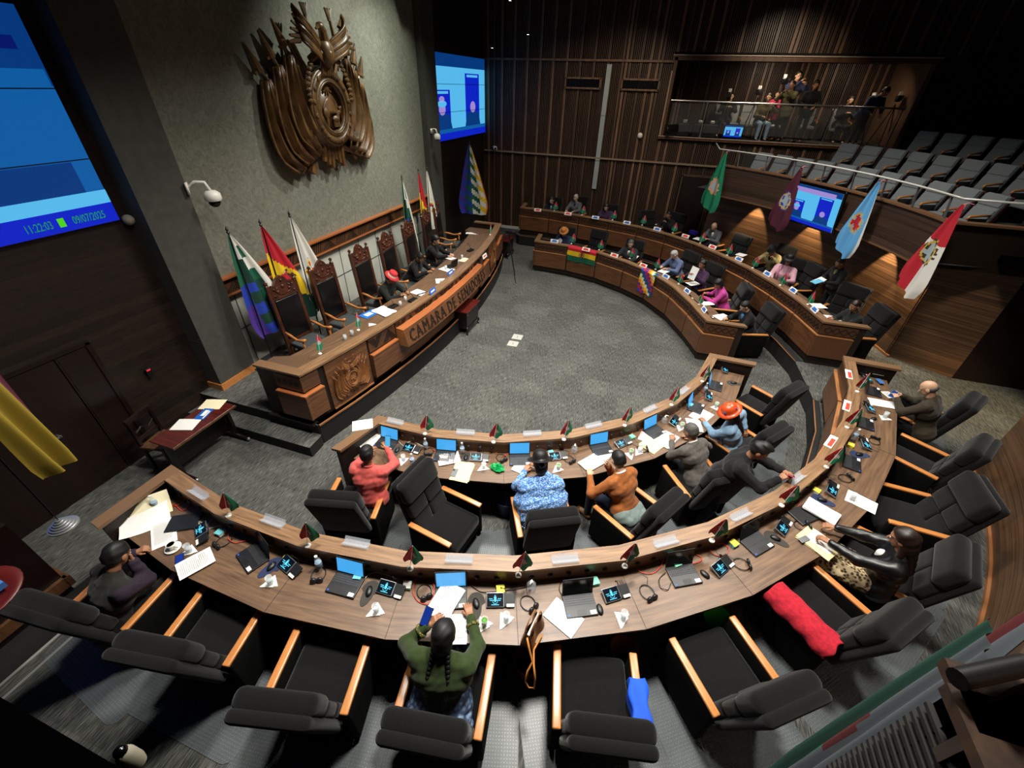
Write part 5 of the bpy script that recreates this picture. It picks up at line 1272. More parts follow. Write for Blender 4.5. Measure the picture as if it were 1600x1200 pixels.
def plate_make(c, s):
    def fn():
        t = thing('name_plate', None, 'name plate')
        mb = MB(); mb.push(Matrix.Rotation(R_(25), 4, 'Y')); mb.box((0, 0, .045), (.006, .25*s, .10*s)); mb.pop(); mb.build('card', 'label_white', t)
        for sg in (1, -1):
            mb = MB(); mb.push(Matrix.Rotation(R_(25), 4, 'Y')); mb.box((-.004*sg, 0, .045), (.002, .14*s, .065*s)); mb.box((-.0045*sg, 0, .03), (.002, .20*s, .02*s)); mb.pop(); mb.build('printed_mark', c, t)
        return t
    return Proto(fn)
mat('mark_red', 'd8402f', .6); mat('mark_blue', '2f63b8', .6)
pr, pb = plate_make('mark_red', 1), plate_make('mark_blue', 1)
for i, (u, v, k) in enumerate([(840, 326, pr), (887, 332, pr), (930, 338, pb), (979, 346, pb), (1026, 356, pb), (1070, 367, pr), (1112, 384, pr), (1153, 403, pb), (1197, 426, pb), (1237, 452, pb), (1270, 482, pb)]):
    p = at(u, v+4, LD+.002); k(p, yawof(p), '%s marked white name plate, far outer ledge, %s' % ('red' if k is pr else 'blue', place_word(i, 11)), 'name plates')
for i, (u, v, k) in enumerate([(866, 375, pb), (915, 388, pr), (959, 397, pr), (1004, 413, pr), (1039, 430, pb), (1072, 453, pb), (1098, 482, pb)]):
    p = at(u, v+4, LC+.002); k(p, yawof(p), '%s marked white name plate, far inner ledge, %s' % ('red' if k is pr else 'blue', place_word(i, 7)), 'name plates')
for u, v, l in ((1298, 690, 'nearest of three'), (1323, 634, 'second of three'), (1326, 585, 'farthest of three')):
    p = at(u, v, LB+.001); t = thing('name_label', 'red and white name strip lying on the right ledge, '+l, 'name plate', p, yawof(p)); mb = MB(); mb.box((0, 0, .003), (.09, .30, .006)); mb.build('card', 'label_white', t); mb = MB(); mb.box((.012, -.02, .0065), (.05, .2, .001)); mb.build('printed_mark', 'mark_red', t)
for u, v, c, l in ((677, 458, 'mark_blue', 'blue sign standing on the dais ledge before the red patterned hat'), (744, 426, 'mark_blue', 'blue sign standing on the dais ledge before the man in black'), (758, 403, 'mark_red', 'red and white sign on the dais ledge before the woman with the laptop')):
    p = at(u, v, LDA+.002) if c == 'mark_red' else at(u-0, v, LDA+.002)
    t = thing('desk_sign', l, 'name plate', p if u != 744 else at(705, 429, LDA+.002), R_(0))
    mb = MB(); mb.push(Matrix.Rotation(R_(-15), 4, 'Y')); mb.box((0, 0, .05), (.01, .26, .10)); mb.pop(); mb.build('card', [MATS[c]] if c == 'mark_blue' else ['label_white'], t); mb = MB(); mb.push(Matrix.Rotation(R_(-15), 4, 'Y')); mb.box((.006, 0, .05), (.002, .16, .03)); mb.pop(); mb.build('printed_mark', 'label_white' if c == 'mark_blue' else c, t)
# far desks: laptops, papers, glasses
for S, W, n, nm in ((C_, WC, 7, 'far inner desk'), (D_, WD, 11, 'far outer desk')):
    for i in range(n):
        p = S.P(i+.42, .34, W+.002); LAP['far'](p, S.out(i+.42), 'open laptop on the %s, %s' % (nm, place_word(i, n)), 'laptops on the desks')
        p = S.P(i+.80, .27, W+.001); gl(p, 0, 'clear glass on the %s, %s' % (nm, place_word(i, n)), 'glasses on the desks')
for u, v, w, d, yaw, S, l in [(873, 381+6, .2, .28, 100, 0, 'under the person in the brown hat'), (991, 401, .22, .30, 80, 0, 'before the man in the dark suit'), (1037, 424, .24, .30, 60, 0, 'before the man in the blue-grey sweater'), (1083, 443, .24, .34, 40, 0, 'before the reading woman'),
                              (1105, 474, .2, .3, 30, 0, 'before the magenta jacket'), (1128, 495, .26, .34, 40, 0, 'before the boy-haired man in black'), (1091, 373, .22, .32, 60, 1, 'left of the bald man in grey'), (1158, 398, .24, .3, 60, 1, 'right of the empty chair'), (1277, 478, .26, .34, 20, 1, 'below the standing man'), (1301, 497, .22, .3, 0, 1, 'before the man at its right end'), (946, 335, .2, .25, 80, 1, 'before the long-haired woman'), (1030, 351, .2, .25, 60, 1, 'before the man resting his cheek')]:
    z = WD if S else WC; sheet(u, v, z+.003, w, d, yaw, 'white paper on the far %s desk, %s' % ('outer' if S else 'inner', l), lines=False)
t = thing('blue_box', 'small blue box on the far outer desk left of the bald man', 'box', at(1083, 366, WD+.002), R_(40)); mb = MB(); mb.rbox((0, 0, .06), (.16, .26, .11), .01); mb.build('box', [mat('violet_box', '3a2ab0', .5)], t)
# dais desk things
for u, v, w, d, yaw, l, n in [(600, 487, .30, .42, -15, 'broad open white document near the blue folder', 3), (655, 462-5, .24, .36, -15, 'white document under the hands of the red hat person', 1), (688, 439, .22, .3, -60, 'white sheets read by the man in black', 1), (698, 421, .25, .34, -20, 'white sheets right of the man in black', 2), (703, 403, .2, .3, -20, 'white document left of the open laptop', 1), (738, 365, .16, .4, 10, 'white leaflets near the far end of the dais desk', 2), (752, 359, .16, .2, 30, 'loose leaflet at the far end of the dais desk', 1)]:
    sheet(u, v, WDA+.003, w, d, yaw, l, n=n, lines=False)
sheet(725, 406, WDA+.003, .3, .2, -10, 'cream sheet on the dais desk right of the laptop', 'paper_cream', lines=False)
t = thing('folder', 'bright blue folder lying on the dais desk beside the white document', 'folder', at(577, 491, WDA+.003), R_(-12)); mb = MB(); mb.box((0, 0, .005), (.24, .36, .01)); mb.build('cover', [mat('folder_blue', '2272c8', .5)], t); mb = MB(); mb.box((0, -.02, .0105), (.12, .16, .001)); mb.build('print', 'paper', t)
t = thing('folder', 'thin dark folder before the red hat person on the dais', 'folder', at(661, 458, WDA+.02), R_(-30)); mb = MB(); mb.box((0, 0, .004), (.02, .3, .008)); mb.build('cover', 'black_plastic', t)
p = at(704, 417, WDA+.002); LAP['off'](p, R_(170), 'open dark laptop with a reddish base on the dais desk before the woman')
for u, v, l in ((540, 531, 'left'), (551, 524, 'right')): gl(at(u, v, WDA+.002), 0, 'clear glass at the near end of the dais desk, %s of a pair' % l, 'glasses on the dais')
nap(at(580, 507, WDA+.002), 1, 'white crumpled napkin on the dais desk near a small flag')
for i, (u, v) in enumerate(((626, 478), (634, 470), (697, 413+8), (716, 411), (722, 404), (689, 442))): gl(at(u, v, WDA+.002), 0, 'small glass on the dais desk, %s of those beyond the blue folder' % ORD[i], 'glasses on the dais')
for u, v, l in ((614, 480, 'left of the red hat'), (645, 470, 'before the red hat'), (735, 392, 'far part of the desk')):
    p = at(u, v, WDA+.003); t = thing('microphone_unit', 'flat black microphone unit on the dais desk, '+l, 'microphone', p, R_(-10)); mb = MB(); mb.rbox((0, 0, .02), (.12, .22, .035), .01); mb.build('base', 'black_plastic', t); mb = MB(); mb.tube([(0, .05, .03), (-.06, .05, .12), (-.1, .04, .16)], .005, 0, 6); mb.sphere((-.1, .04, .165), .012); mb.build('stem', 'black_plastic', t)
# ------------------------------------------------------------------ flags
F = {'W': mat('flag_white', 'dcdad2', .8), 'G': mat('flag_green', '0b5a40', .75), 'R': mat('flag_red', 'b81a2b', .75), 'Y': mat('flag_yellow', 'e8c219', .75), 'B': mat('flag_blue', '1c3aa8', .75),
     'V': mat('flag_violet', '4a2a8c', .75), 'O': mat('flag_orange', 'e8701c', .75), 'D': mat('flag_darkgreen', '08382b', .8), 'M': mat('flag_maroon', '4a0d26', .8), 'E': mat('flag_emerald', '0e7a55', .75),
     'L': mat('flag_lightblue', '5ea6dc', .75), 'K': mat('emblem_dark', '3a3320', .8), 'T': mat('emblem_gold', 'c9a648', .7), 'S': mat('emblem_silver', '9fb0b5', .7), 'P': mat('emblem_pink', 'd98a86', .7), 'H': mat('flag_shaded_white', '454b50', .8), 'X': mat('flag_dull_red', '4a0c10', .8), 'Z': mat('flag_dull_yellow', '7c680c', .8)}  # H: white flag cloth with shade put into its colour
FK = list(F); FI = {k: i for i, k in enumerate(FK)}; FM = [F[k] for k in FK]
def hang(mb, L, wt, wb, off, col, folds=3, depth=.05, tip=.0, nu=44, nv=26, skew=0, belly=.8, v0=0):
    "cloth hanging from its top: u runs down, v across; col(u,v)->letter"
    def fn(u, v):
        w = wt+(wb-wt)*min(1, u/belly)**.85
        if u > .9: w *= 1-.12*(u-.9)/.1
        y = (v-.5)*w+off*u
        z = -L*u*(1-tip*abs(v-v0)*1.0)+skew*(v-.5)*u
        x = depth*math.sin(v*folds*2*PI+u*2.2)*(.25+.75*u)
        return (x, y, z)
    mb.grid(fn, nu, nv, 0, lambda u, v: FI[col(u, v)])
WIP = 'RVBGWYO'
def wip_col(order, nu, nv, sh=0):
    def c(u, v): i = int(u*nu+v*sh*0); j = int(v*nv); return order[(i-j+70) % 7]
    return c
def blob(u, v, cu, cv, ru, rv): return ((u-cu)/ru)**2+((v-cv)/rv)**2
def emblem_on(base, cu, cv, ru, rv, c1, c2, c3):
    def c(u, v):
        d = blob(u, v, cu, cv, ru, rv)
        if d < 1:
            if d < .22: return c1
            if d < .5: return c2 if int(math.degrees(math.atan2((u-cu)/ru, (v-cv)/rv))//36) % 2 else c1
            if d < .72: return c3
            return c2 if int(math.degrees(math.atan2((u-cu)/ru, (v-cv)/rv))//24) % 2 else base(u, v)
        return base(u, v)
    return c
def boliv(u, v): q = u-.28*(v-.5); return 'R' if q < .36 else ('Y' if q < .66 else 'D')
def kantuta(u, v):
    if .40 < u < .8:
        for cu, cv in ((.47, .5), (.56, .36), (.57, .62), (.67, .45), (.66, .66), (.75, .55)):
            d = blob(u, v, cu, cv, .035, .12)
            if d < 1: return 'Y' if d > .55 else 'R'
        if abs(v-.5) < .03: return 'D'
    return 'W'
def pole_flag(name, x, y, zt, L, wb, col, lab, rz=0, off=.1, folds=2.5, tip=0, base=DZ, group='flags on poles beside the dais', wt=.03, skew=0, v0=0):
    t = thing(name, lab, 'flag', (x, y, base), rz, group)
    mb = MB(); mb.tube([(0, 0, 0), (0, 0, zt-base-.12)], .013, 0, 8); mb.build('pole', 'black_plastic', t)
    mb = MB(); mb.lathe([(0, 0), (.16, .0), (.15, .03), (.04, .05), (.02, .1), (0, .1)], 20); mb.build('stand', 'dark_plastic', t)
    mb = MB(); mb.lathe([(.014, -.13), (.03, -.11), (.012, -.09), (.024, -.06), (.008, -.03), (0, .0)], 10, 0, (0, 0, zt-base)); mb.build('finial', 'black_plastic', t)
    mb = MB(); mb.push(Matrix.Translation((.0, 0, zt-base-.13))); hang(mb, L, wt, wb, off, col, folds, .05, tip, skew=skew, v0=v0); mb.pop()
    mb.build('cloth', FM, t, smooth=True); return t
FX = -6.35
def place_pole(u, v, z): 
    w = AX @ np.array([u-800, v-600, FOC]); t_ = FX/w[0]; return FX, w[1]*t_, CAM_H+w[2]*t_
w1 = lambda u, v: 'WGDBVRO'[(int(u*8.5+.2)+int((1-v)*2.6)*1) % 7] if v < .55 else ('W' if (int(u*9)+int(v*5)) % 2 else 'D') if u < .9 else 'W'
def wiph_near(u, v):
    i = int(u*9); j = int((1-v)*4)
    if j == 0: return 'W'
    if j == 1: return 'G' if i % 2 else ('W' if i < 4 else 'D')
    if j == 2: return ('D' if i % 2 else 'B') if i > 3 else 'W' if i < 2 else 'D'
    return ('B' if i < 6 else 'V') if i > 3 else 'G'
for (name, u, v, col, L, wb, off, lab) in [('wiphala_flag', 352, 352, wiph_near, 1.85, .98, .36, 'checkered white, green and blue flag on a pole beside the left pilaster'),
                                          ('tricolour_flag', 404, 341, emblem_on(boliv, .52, .5, .10, .3, 'R', 'K', 'T'), 1.95, .95, .42, 'red, yellow and green flag on a pole, nearest the first tall chair'),
                                          ('flower_flag', 450, 328, kantuta, 1.9, .80, .38, 'white flag with red and yellow flowers behind the first tall chair'),
                                          ('wiphala_flag', 627, 272, wiph_near, 2.1, .78, .22, 'checkered flag on a pole among the middle tall chairs'),
                                          ('tricolour_flag', 653, 262, emblem_on(boliv, .52, .5, .10, .3, 'R', 'K', 'T'), 2.15, .66, .24, 'red, yellow and green flag on a pole behind the man in black'),
                                          ('flower_flag', 666, 259, kantuta, 1.6, .60, .2, 'white flag with flowers beside the far pilaster')]:
    x, y, z = place_pole(u, v, 0); pole_flag(name, x, y, z, L, wb, col, lab, off=off)
def wiph_diag(u, v):
    i = int(u*13-v*4+20); j = int(v*4.2)
    return 'VBGWYOR'[(j*1+ (0 if i % 2 else 1)+0) % 7] if j < 4 else 'O'
w = AX @ np.array([733-800, 218-600, FOC]); t_ = 14.3/w[1]; p = w*t_
pole_flag('wiphala_flag', p[0], p[1], CAM_H+p[2], 2.15, 1.0, wiph_diag, 'rainbow checkered flag on a pole beyond the far end of the dais', off=.1, base=0, rz=R_(-60), tip=0, skew=-.1)
mb = MB(); 
# flags hung from the gallery rail
def rail_flag(u, v, L, wb, col, lab, off, rot=0, tip=.14, name='hanging_flag', v0=.8, skew=0):
    w = AX @ np.array([u-800, v-600, FOC]); a = w[0]**2+w[1]**2; R1 = 7.70; bb = -(w[0]*CX+w[1]*CY); k = CX**2+CY**2-R1**2; t_ = (-bb+math.sqrt(bb*bb-a*k))/a; p = w*t_+np.array([0, 0, CAM_H])
    th = math.atan2(p[1]-CY, p[0]-CX); t = thing(name, lab, 'flag', tuple(p), th+rot, 'flags hung from the gallery rail')
    mb = MB(); hang(mb, L, .05, wb*1.28, off, col, 2, .04, tip, skew=skew, v0=v0); mb.build('cloth', FM, t, smooth=True)
    mb = MB(); mb.tube([(0, 0, .0), (.07, 0, .03), (.15, 0, .01)], .008, 0, 6); mb.box((.02, .0, -.03), (.02, .05, .06)); mb.build('tie', [F['P']], t)
    return t
sol_ = lambda c, e: (lambda u, v: e if (v > .95 or (u > .97)) else c)
rail_flag(1135, 238, 1.62, .46, emblem_on(sol_('E', 'E'), .58, .52, .15, .36, 'S', 'P', 'T'), 'green flag with a round crest hung from the far end of the gallery rail', .12, 0, .16, v0=.2)
rail_flag(1253, 262, 1.52, .50, emblem_on(sol_('M', 'M'), .54, .52, .16, .38, 'S', 'B', 'T'), 'maroon flag with a shield crest hung left of the wall television', .16, 0, .16, v0=.2)
rail_flag(1375, 284, 1.58, .52, emblem_on(lambda u, v: 'W' if v < .07 else 'L', .55, .5, .15, .36, 'R', 'S', 'T'), 'light blue flag with a round crest hung right of the wall television', .16, 0, .18, v0=.2)
def redwhite(u, v):
    if u < .40: return 'R'
    return 'W' if v < .5 or u < .5 else 'R'
rail_flag(1505, 320, 1.62, .64, emblem_on(redwhite, .52, .50, .15, .34, 'S', 'K', 'T'), 'red and white flag with a crest hung nearest along the gallery rail', .22, 0, .16, v0=.2)
# gallery handrail
t = thing('gallery_handrail', 'long pale handrail on short posts along the curved gallery edge', 'railing', (CX, CY, 3.27), 0)
mb = MB(); P = [(7.85*math.cos(R_(a)), 7.85*math.sin(R_(a)), .38) for a in np.linspace(56.5, 8, 40)]; mb.tube([(P[0][0]-.12, P[0][1]+.25, .5)]+P+[(P[-1][0]+3.0, P[-1][1], .36)], .019, 0, 8); mb.build('rail', [mat('rail_pale', 'c9c8c0', .35, metal=.2)], t, smooth=True)
for a in np.linspace(52, 10, 8):
    mb = MB(); mb.bar((7.93*math.cos(R_(a)), 7.93*math.sin(R_(a)), 0), (7.86*math.cos(R_(a)), 7.86*math.sin(R_(a)), .37), .012, .04); mb.build('post', 'grey_plastic', t)
# draped flags on the far inner desk
def drape(S, a, b, zt, L, col, lab, name, nu=18, nv=24):
    mb = MB()
    def fn(u, v):
        tt = a+(b-a)*v
        if u < .18: q = S.P(tt, .10-.15*u/.18, zt+.006); return q
        f = (u-.18)/.82; q = S.P(tt+.01*math.sin(f*9), -.06-.012*math.sin(v*16+f*2)*f-.012, zt+.004-L*f*(1+.04*math.sin(v*7))); return q
    mb.grid(fn, nu, nv, 0, lambda u, v: FI[col(u, v)]); o = mb.build(name, FM, smooth=True); tag(o, lab, 'flag'); return o
def bolh(u, v):
    c = 'R' if u < .38 else ('Y' if u < .68 else 'G')
    d = blob(u, v, .53, .52, .13, .11)
    return c if d > 1 else ('K' if d < .3 else ('T' if d < .6 else 'R'))
drape(C_, 1.02, 1.98, LC, .42, bolh, 'red, yellow and green flag draped over the front of the far inner desk', 'draped_flag')
drape(C_, 3.72, 4.32, LC, .62, lambda u, v: 'RBGWYOV'[(int(u*9)+int(v*7)*6) % 7] if True else 'W', 'rainbow checkered flag draped over the front of the far inner desk', 'draped_flag', 36, 28)
# small desk flags: red over green cloth on a tilted white stick
def make_deskflag(far):
    def fn():
        t = thing('desk_flag', None, 'flag')
        H = .325
        mb = MB(); mb.lathe([(0, 0), (.03, .001), (.028, .012), (.008, .02), (0, .02)], 12); mb.build('stand', 'white_plastic', t)
        tipx = -.03 if not far else .0
        mb = MB(); mb.tube([(0, 0, .015), (tipx, .05, H)], .003, 0, 5); mb.build('stick', 'white_plastic', t)
        mb = MB(); mb.push(Matrix.Translation((tipx, .05, H-.005)) @ Matrix.Rotation(R_(0), 4, 'Z'))
        def cc(u, v):
            q = v+(u-.5)*.35
            if not far:
                if blob(u, v, .55, .55, .11, .16) < 1: return 'S' if blob(u, v, .55, .55, .11, .16) < .5 else 'P'
                return 'R' if q < .55 else 'E'
            if blob(u, v, .5, .5, .12, .2) < 1: return 'S'
            return 'R' if u-.3*(v-.5) < .5 else 'E'
        hang(mb, .27, .012, .18, -.02, cc, 1.5, .018, .22, 16, 14, v0=.5, belly=.75); mb.pop(); mb.build('cloth', FM, t, smooth=True); return t
    return Proto(fn)
dfn, dff = make_deskflag(False), make_deskflag(True)
for i, (u, v) in enumerate([(357, 806), (481, 853), (641, 889), (810, 899), (976, 885), (1112, 845), (1221, 790), (1291, 730), (1323, 668), (1339, 612)]):
    p = at(u, v, LB+.001); dfn(p, math.atan2(p.y-CY, p.x-CX)+R_([20, 10, 0, -5, -10, -30, -50, -60, -60, -60][i]), 'small red and green desk flag on the foreground ledge, '+place_word(i, 10), 'small red and green desk flags')
for i, (u, v) in enumerate([(664, 678), (771, 691), (881, 687), (976, 665), (1049, 633), (1097, 596)]):
    p = at(u, v, LA+.001); dfn(p, math.atan2(p.y-CY, p.x-CX)+R_([10, 0, 0, -10, -30, -40][i]), 'small red and green desk flag on the near inner ledge, '+place_word(i, 6), 'small red and green desk flags')
for i, (u, v) in enumerate([(866, 330), (909, 336), (957, 344), (1003, 352), (1051, 364), (1094, 380), (1136, 399), (1176, 419), (1219, 446), (1262, 476)]):
    p = at(u, v, LD+.002); dff(p, math.atan2(p.y-CY, p.x-CX)+PI, 'small red and green desk flag on the far outer ledge, '+place_word(i, 10), 'small red and green desk flags')
for i, (u, v) in enumerate([(893, 381), (936, 391), (984, 404), (1024, 421), (1060, 444), (1092, 476)]):
    p = at(u, v, LC+.002); dff(p, math.atan2(p.y-CY, p.x-CX)+PI, 'small red and green desk flag on the far inner ledge, '+place_word(i, 6), 'small red and green desk flags')
for u, v, l in ((500, 553, 'nearest its end'), (560, 516, 'by the blue folder'), (766, 367, 'at the far end')):
    p = at(u, v, LDA+.002); dff(p, R_(0), 'small red and green desk flag on the dais ledge, '+l, 'small red and green desk flags')
# ------------------------------------------------------------------ screens
SC = [mat('scr_a', '020a20', .3, emit='0a4ea6', es=.5), mat('scr_b', '020a20', .3, emit='1472c8', es=.6), mat('scr_c', '020a20', .3, emit='56b8ea', es=1.0), mat('scr_d', '010310', .3, emit='081a6e', es=.8), mat('scr_e', '010310', .3, emit='0b22c0', es=1.0),
      mat('scr_f', '010a05', .3, emit='4fc21c', es=1.0), mat('scr_g', '010310', .3, emit='a48ed8', es=.9), mat('scr_line', '000102', .5), mat('scr_h', '010310', .3, emit='2f6fae', es=.6)]
def screen_people(mb, w, h, d=.004):
    "a video picture of two seated people before tall dark chairs; local y across, z up, +x out"
    mb.box((0, 0, 0), (d, w, h), 2); mb.box((d, 0, h*.43), (d, w, h*.14), 0)
    for k, (y, top) in enumerate(((-.27, .10), (.25, .30))):
        mb.box((d, y*w, (top-.5)*h/2-.0), (d, w*.26, h*(top+.5)), 4); mb.box((2*d, y*w, top*h-.03*h), (d, w*.2, h*.03), 2)
        mb.push(Matrix.Translation((2*d, y*w, -.22*h)))
        mb.add([(0, -.16*w, -.20*h), (0, .16*w, -.20*h), (0, .11*w, .02*h), (0, 0, .06*h), (0, -.11*w, .02*h)], [(0, 1, 2, 3, 4)], 0)
        mb.lathe([(0, 0), (.001, 0)], 3)
        n = 14; vs = [(.003, .05*w*math.cos(2*PI*i/n), .10*h+.075*h*math.sin(2*PI*i/n)) for i in range(n)]; mb.add(vs, [tuple(range(n))], 6)
        if k == 0: n = 14; vs = [(.004, .07*w*math.cos(2*PI*i/n), .16*h+.04*h*math.sin(2*PI*i/n)) for i in range(n)]; mb.add(vs, [tuple(range(n))], 2); vs = [(.004, .04*w*math.cos(2*PI*i/n), .21*h+.04*h*math.sin(2*PI*i/n)) for i in range(n)]; mb.add(vs, [tuple(range(n))], 6)
        mb.pop()
    mb.box((3*d, 0, -.455*h), (d, w, h*.09), 4); mb.box((3*d, 0, -.39*h), (d, w, h*.05), 1)
# left big screen (only its right part is in view)
t = thing('video_wall', 'large blue video screen on the left wall showing a clock and date strip', 'screen', (-7.02, 1.45, 4.46), 0)
mb = MB(); mb.box((-.01, 0, 0), (.06, 5.18, 2.26)); mb.build('bezel', 'screen_off', t)
mb = MB(); W5 = 5.14; mb.box((.024, 0, 0), (.004, W5, 2.2), 1); mb.box((.028, 0, .75), (.004, W5, .72), 0); mb.box((.030, .3, 1.0), (.004, 4.0, .16), 8)
mb.box((.029, 1.0, .3), (.004, 3.1, .5), 1)
mb.add([(.032, -2.5, -.85), (.032, 1.35, -.85), (.032, .55, .5), (.032, -2.5, .9)], [(0, 1, 2, 3)], 3)
mb.add([(.034, -2.5, -.85), (.034, .9, -.85), (.034, .6, -.35), (.034, -.2, -.25), (.034, -2.5, -.3)], [(0, 1, 2, 3, 4)], 0)
mb.box((.034, 1.9, -.55), (.004, .9, .35), 0); mb.box((.036, 0, -.80), (.004, W5, .16), 2); mb.box((.038, 0, -.99), (.004, W5, .23), 4)
for z in (.37, -.36): mb.box((.040, 0, z), (.004, W5, .012), 7)
mb.box((.040, 1.75, 1.0), (.004, .9, .10), 3); mb.box((.040, 2.0, .78), (.004, .8, .12), 3)
mb.build('picture', SC, t)
mb = MB()
v, f = glyphs('11:22:03', .13, .001); mb.X = Matrix(((0, 0, 1, .043), (.64, 0, 0, 1.69), (0, 1, 0, -1.04), (0, 0, 0, 1))); mb.add(v, f, 0)
v, f = glyphs('09/07/2025', .13, .001); mb.X = Matrix(((0, 0, 1, .043), (.64, 0, 0, 2.24), (0, 1, 0, -1.04), (0, 0, 0, 1))); mb.add(v, f, 0)
mb.X = Matrix.Identity(4); mb.box((.042, 1.93, -.995), (.002, .07, .10), 1)
mb.build('clock_text', ['screen_green', 'screen_green2'] if False else [mat('scr_green', '020a02', .3, emit='1f9a3a', es=.9), mat('scr_green2', '020a02', .3, emit='4fd01c', es=1.0)], t)
# right big screen
t = thing('video_wall', 'large blue video screen beyond the dais showing two seated people', 'screen', (-7.02, 15.35, 4.6), 0)
mb = MB(); mb.box((-.01, 0, 0), (.06, 4.72, 2.3)); mb.build('bezel', 'screen_off', t)
mb = MB(); mb.push(Matrix.Translation((.024, 0, 0))); screen_people(mb, 4.66, 2.24)
for z in (.37, -.36): mb.box((.02, 0, z), (.004, 4.66, .012), 7)
mb.pop(); mb.build('picture', SC, t)
# wall television on the gallery front
th = 33.0; p = arc(RC, 7.80, th, th, 1)[0]
t = thing('wall_television', 'flat television on the curved gallery front showing two people', 'television', (p[0], p[1], 2.78), R_(th+180))
mb = MB(); mb.push(Matrix.Rotation(R_(8), 4, 'Y')); mb.rbox((0, 0, 0), (.06, 1.60, .95), .015); mb.pop(); mb.build('bezel', 'screen_off', t)
mb = MB(); mb.push(Matrix.Rotation(R_(8), 4, 'Y') @ Matrix.Translation((.032, 0, 0))); screen_people(mb, 1.50, .85); mb.box((.02, 0, .33), (.003, 1.2, .1), 6); mb.pop(); mb.build('picture', SC, t)
mb = MB(); mb.box((-.1, 0, .05), (.16, .3, .2)); mb.box((.0, 0, -.47), (.05, .12, .03)); mb.build('bracket', 'dark_plastic', t)
# ------------------------------------------------------------------ security cameras
mat('beige', '8f8a78', .6)
def dome(loc, rz, lab, arm=True, s=1, hm='white_plastic'):
    t = thing('security_camera', lab, 'camera', loc, rz)
    if arm: mb = MB(); mb.box((0, 0, .0), (.03, .10*s, .14*s)); mb.tube([(0, 0, .0), (.10*s, 0, .07*s), (.20*s, 0, .06*s), (.24*s, 0, -.05*s)], .022*s, 0, 8); mb.build('bracket', 'white_plastic', t, smooth=True)
    x = .24*s if arm else 0
    mb = MB(); mb.lathe([(.0, -.04), (.06, -.05), (.10, -.09), (.105, -.16), (.09, -.19), (0, -.19)], 20, 0, (x, 0, 0), s, s); mb.build('housing', hm, t, smooth=True, auto=50)
    mb = MB(); mb.sphere((x, 0, -.18*s), (.075*s, .075*s, .07*s), 0, 14, 8); mb.build('dome_lens', 'screen_off', t, smooth=True); return t
dome((-6.72, 4.94, 3.62), R_(45), 'white dome security camera on a curved arm beside the left pilaster', True, 1.15)
dome((-6.70, 12.75, 3.85), R_(-20), 'white dome security camera on the far pilaster', True, .9)
t = thing('wall_speaker', 'small pale round fitting beside the lower right corner of the left screen', 'fitting', (-6.98, 4.12, 3.33)); mb = MB(); mb.sphere((0, 0, 0), (.08, .07, .07), 0, 14, 8); mb.build('cover', [mat('beige', '8f8a78', .6)], t, smooth=True)
t = thing('wall_sensor', 'small white round sensor on the slatted wall below the right vent', 'sensor', (-1.15, YF-.10, 3.67)); mb = MB(); mb.sphere((0, 0, 0), (.09, .06, .09), 0, 14, 8); mb.build('cover', 'white_plastic', t, smooth=True)
t = thing('wall_projector', 'small white device on the slatted wall near the far flag', 'device', (-6.55, YF-.12, 2.98), R_(-60)); mb = MB(); mb.rbox((0, 0, 0), (.32, .14, .12), .04); mb.build('housing', 'white_plastic', t, smooth=True); mb = MB(); mb.sphere((.17, 0, 0), .04); mb.build('lens', 'screen_off', t)
# ------------------------------------------------------------------ press box fittings
area('press_box_light', (2.6, 18.3, 5.78), (2.9, 19.2, 4.0), .5, 26, (1, .8, .6), 150)
area('press_box_light', (5.2, 18.3, 5.78), (5.2, 19.2, 4.0), .5, 14, (1, .8, .6), 150)
t = thing('press_box_railing', 'glass and steel railing across the front of the press box', 'railing', (3.0, YF-.02, 3.7), 0)
mb = MB(); mb.tube([(-3.35, 0, 1.02), (3.25, 0, 1.02)], .025, 0, 8); mb.build('rail', 'steel', t)
for x in (-2.2, -.35, 1.45, 3.2): mb = MB(); mb.bar((x, 0, 0), (x, 0, 1.02), .03, .03); mb.lathe([(.05, 0), (.05, .03), (0, .03)], 10, 0, (x, 0, 0)); mb.build('post', 'steel', t)
for i, (a, b) in enumerate(((-3.3, -2.25), (-2.15, -.40), (-.3, 1.4), (1.5, 3.15))): mb = MB(); mb.box(((a+b)/2, .02, .55), (b-a, .008, .8)); mb.build('glass_pane', [mat('pane_glass', 'aab4b8', .05, alpha=.05, spec=.6)], t)
t = thing('stage_light', 'black cylindrical stage light with blue lens at the left of the press box', 'light', (-.15, YF-.25, 3.92), R_(200)); mb = MB(); mb.push(Matrix.Rotation(R_(100), 4, 'Y')); mb.lathe([(0, -.2), (.12, -.2), (.15, .16), (.16, .18)], 18); mb.pop(); mb.build('housing', 'black_plastic', t, smooth=True); mb = MB(); mb.push(Matrix.Rotation(R_(100), 4, 'Y')); mb.lathe([(0, .165), (.15, .165)], 18); mb.pop(); mb.build('lens', [mat('lens_blue', '0a1430', .2, emit='12306a', es=.6)], t)
t = thing('monitor', 'small blue monitor standing on the press box floor', 'monitor', (1.86, 18.3, 3.68), R_(-95)); mb = MB(); mb.box((0, 0, .22), (.05, .62, .40)); mb.box((-.02, 0, .02), (.2, .3, .03)); mb.build('bezel', 'screen_off', t); mb = MB(); mb.push(Matrix.Translation((.03, 0, .22))); screen_people(mb, .56, .34, .002); mb.pop(); mb.build('picture', SC, t)
for i, (x, y, rz) in enumerate([(1.5, 19.4, -80), (2.3, 19.3, -95), (2.75, 19.0, -120), (3.1, 18.9, -90), (4.15, 19.2, -90), (5.15, 19.2, -90), (1.75, 18.9, -85)]):
    c = gseat((x, y, 3.66), R_(rz), 'grey upholstered seat inside the press box, '+place_word(i, 7)+' of the line', 'seats in the press box')
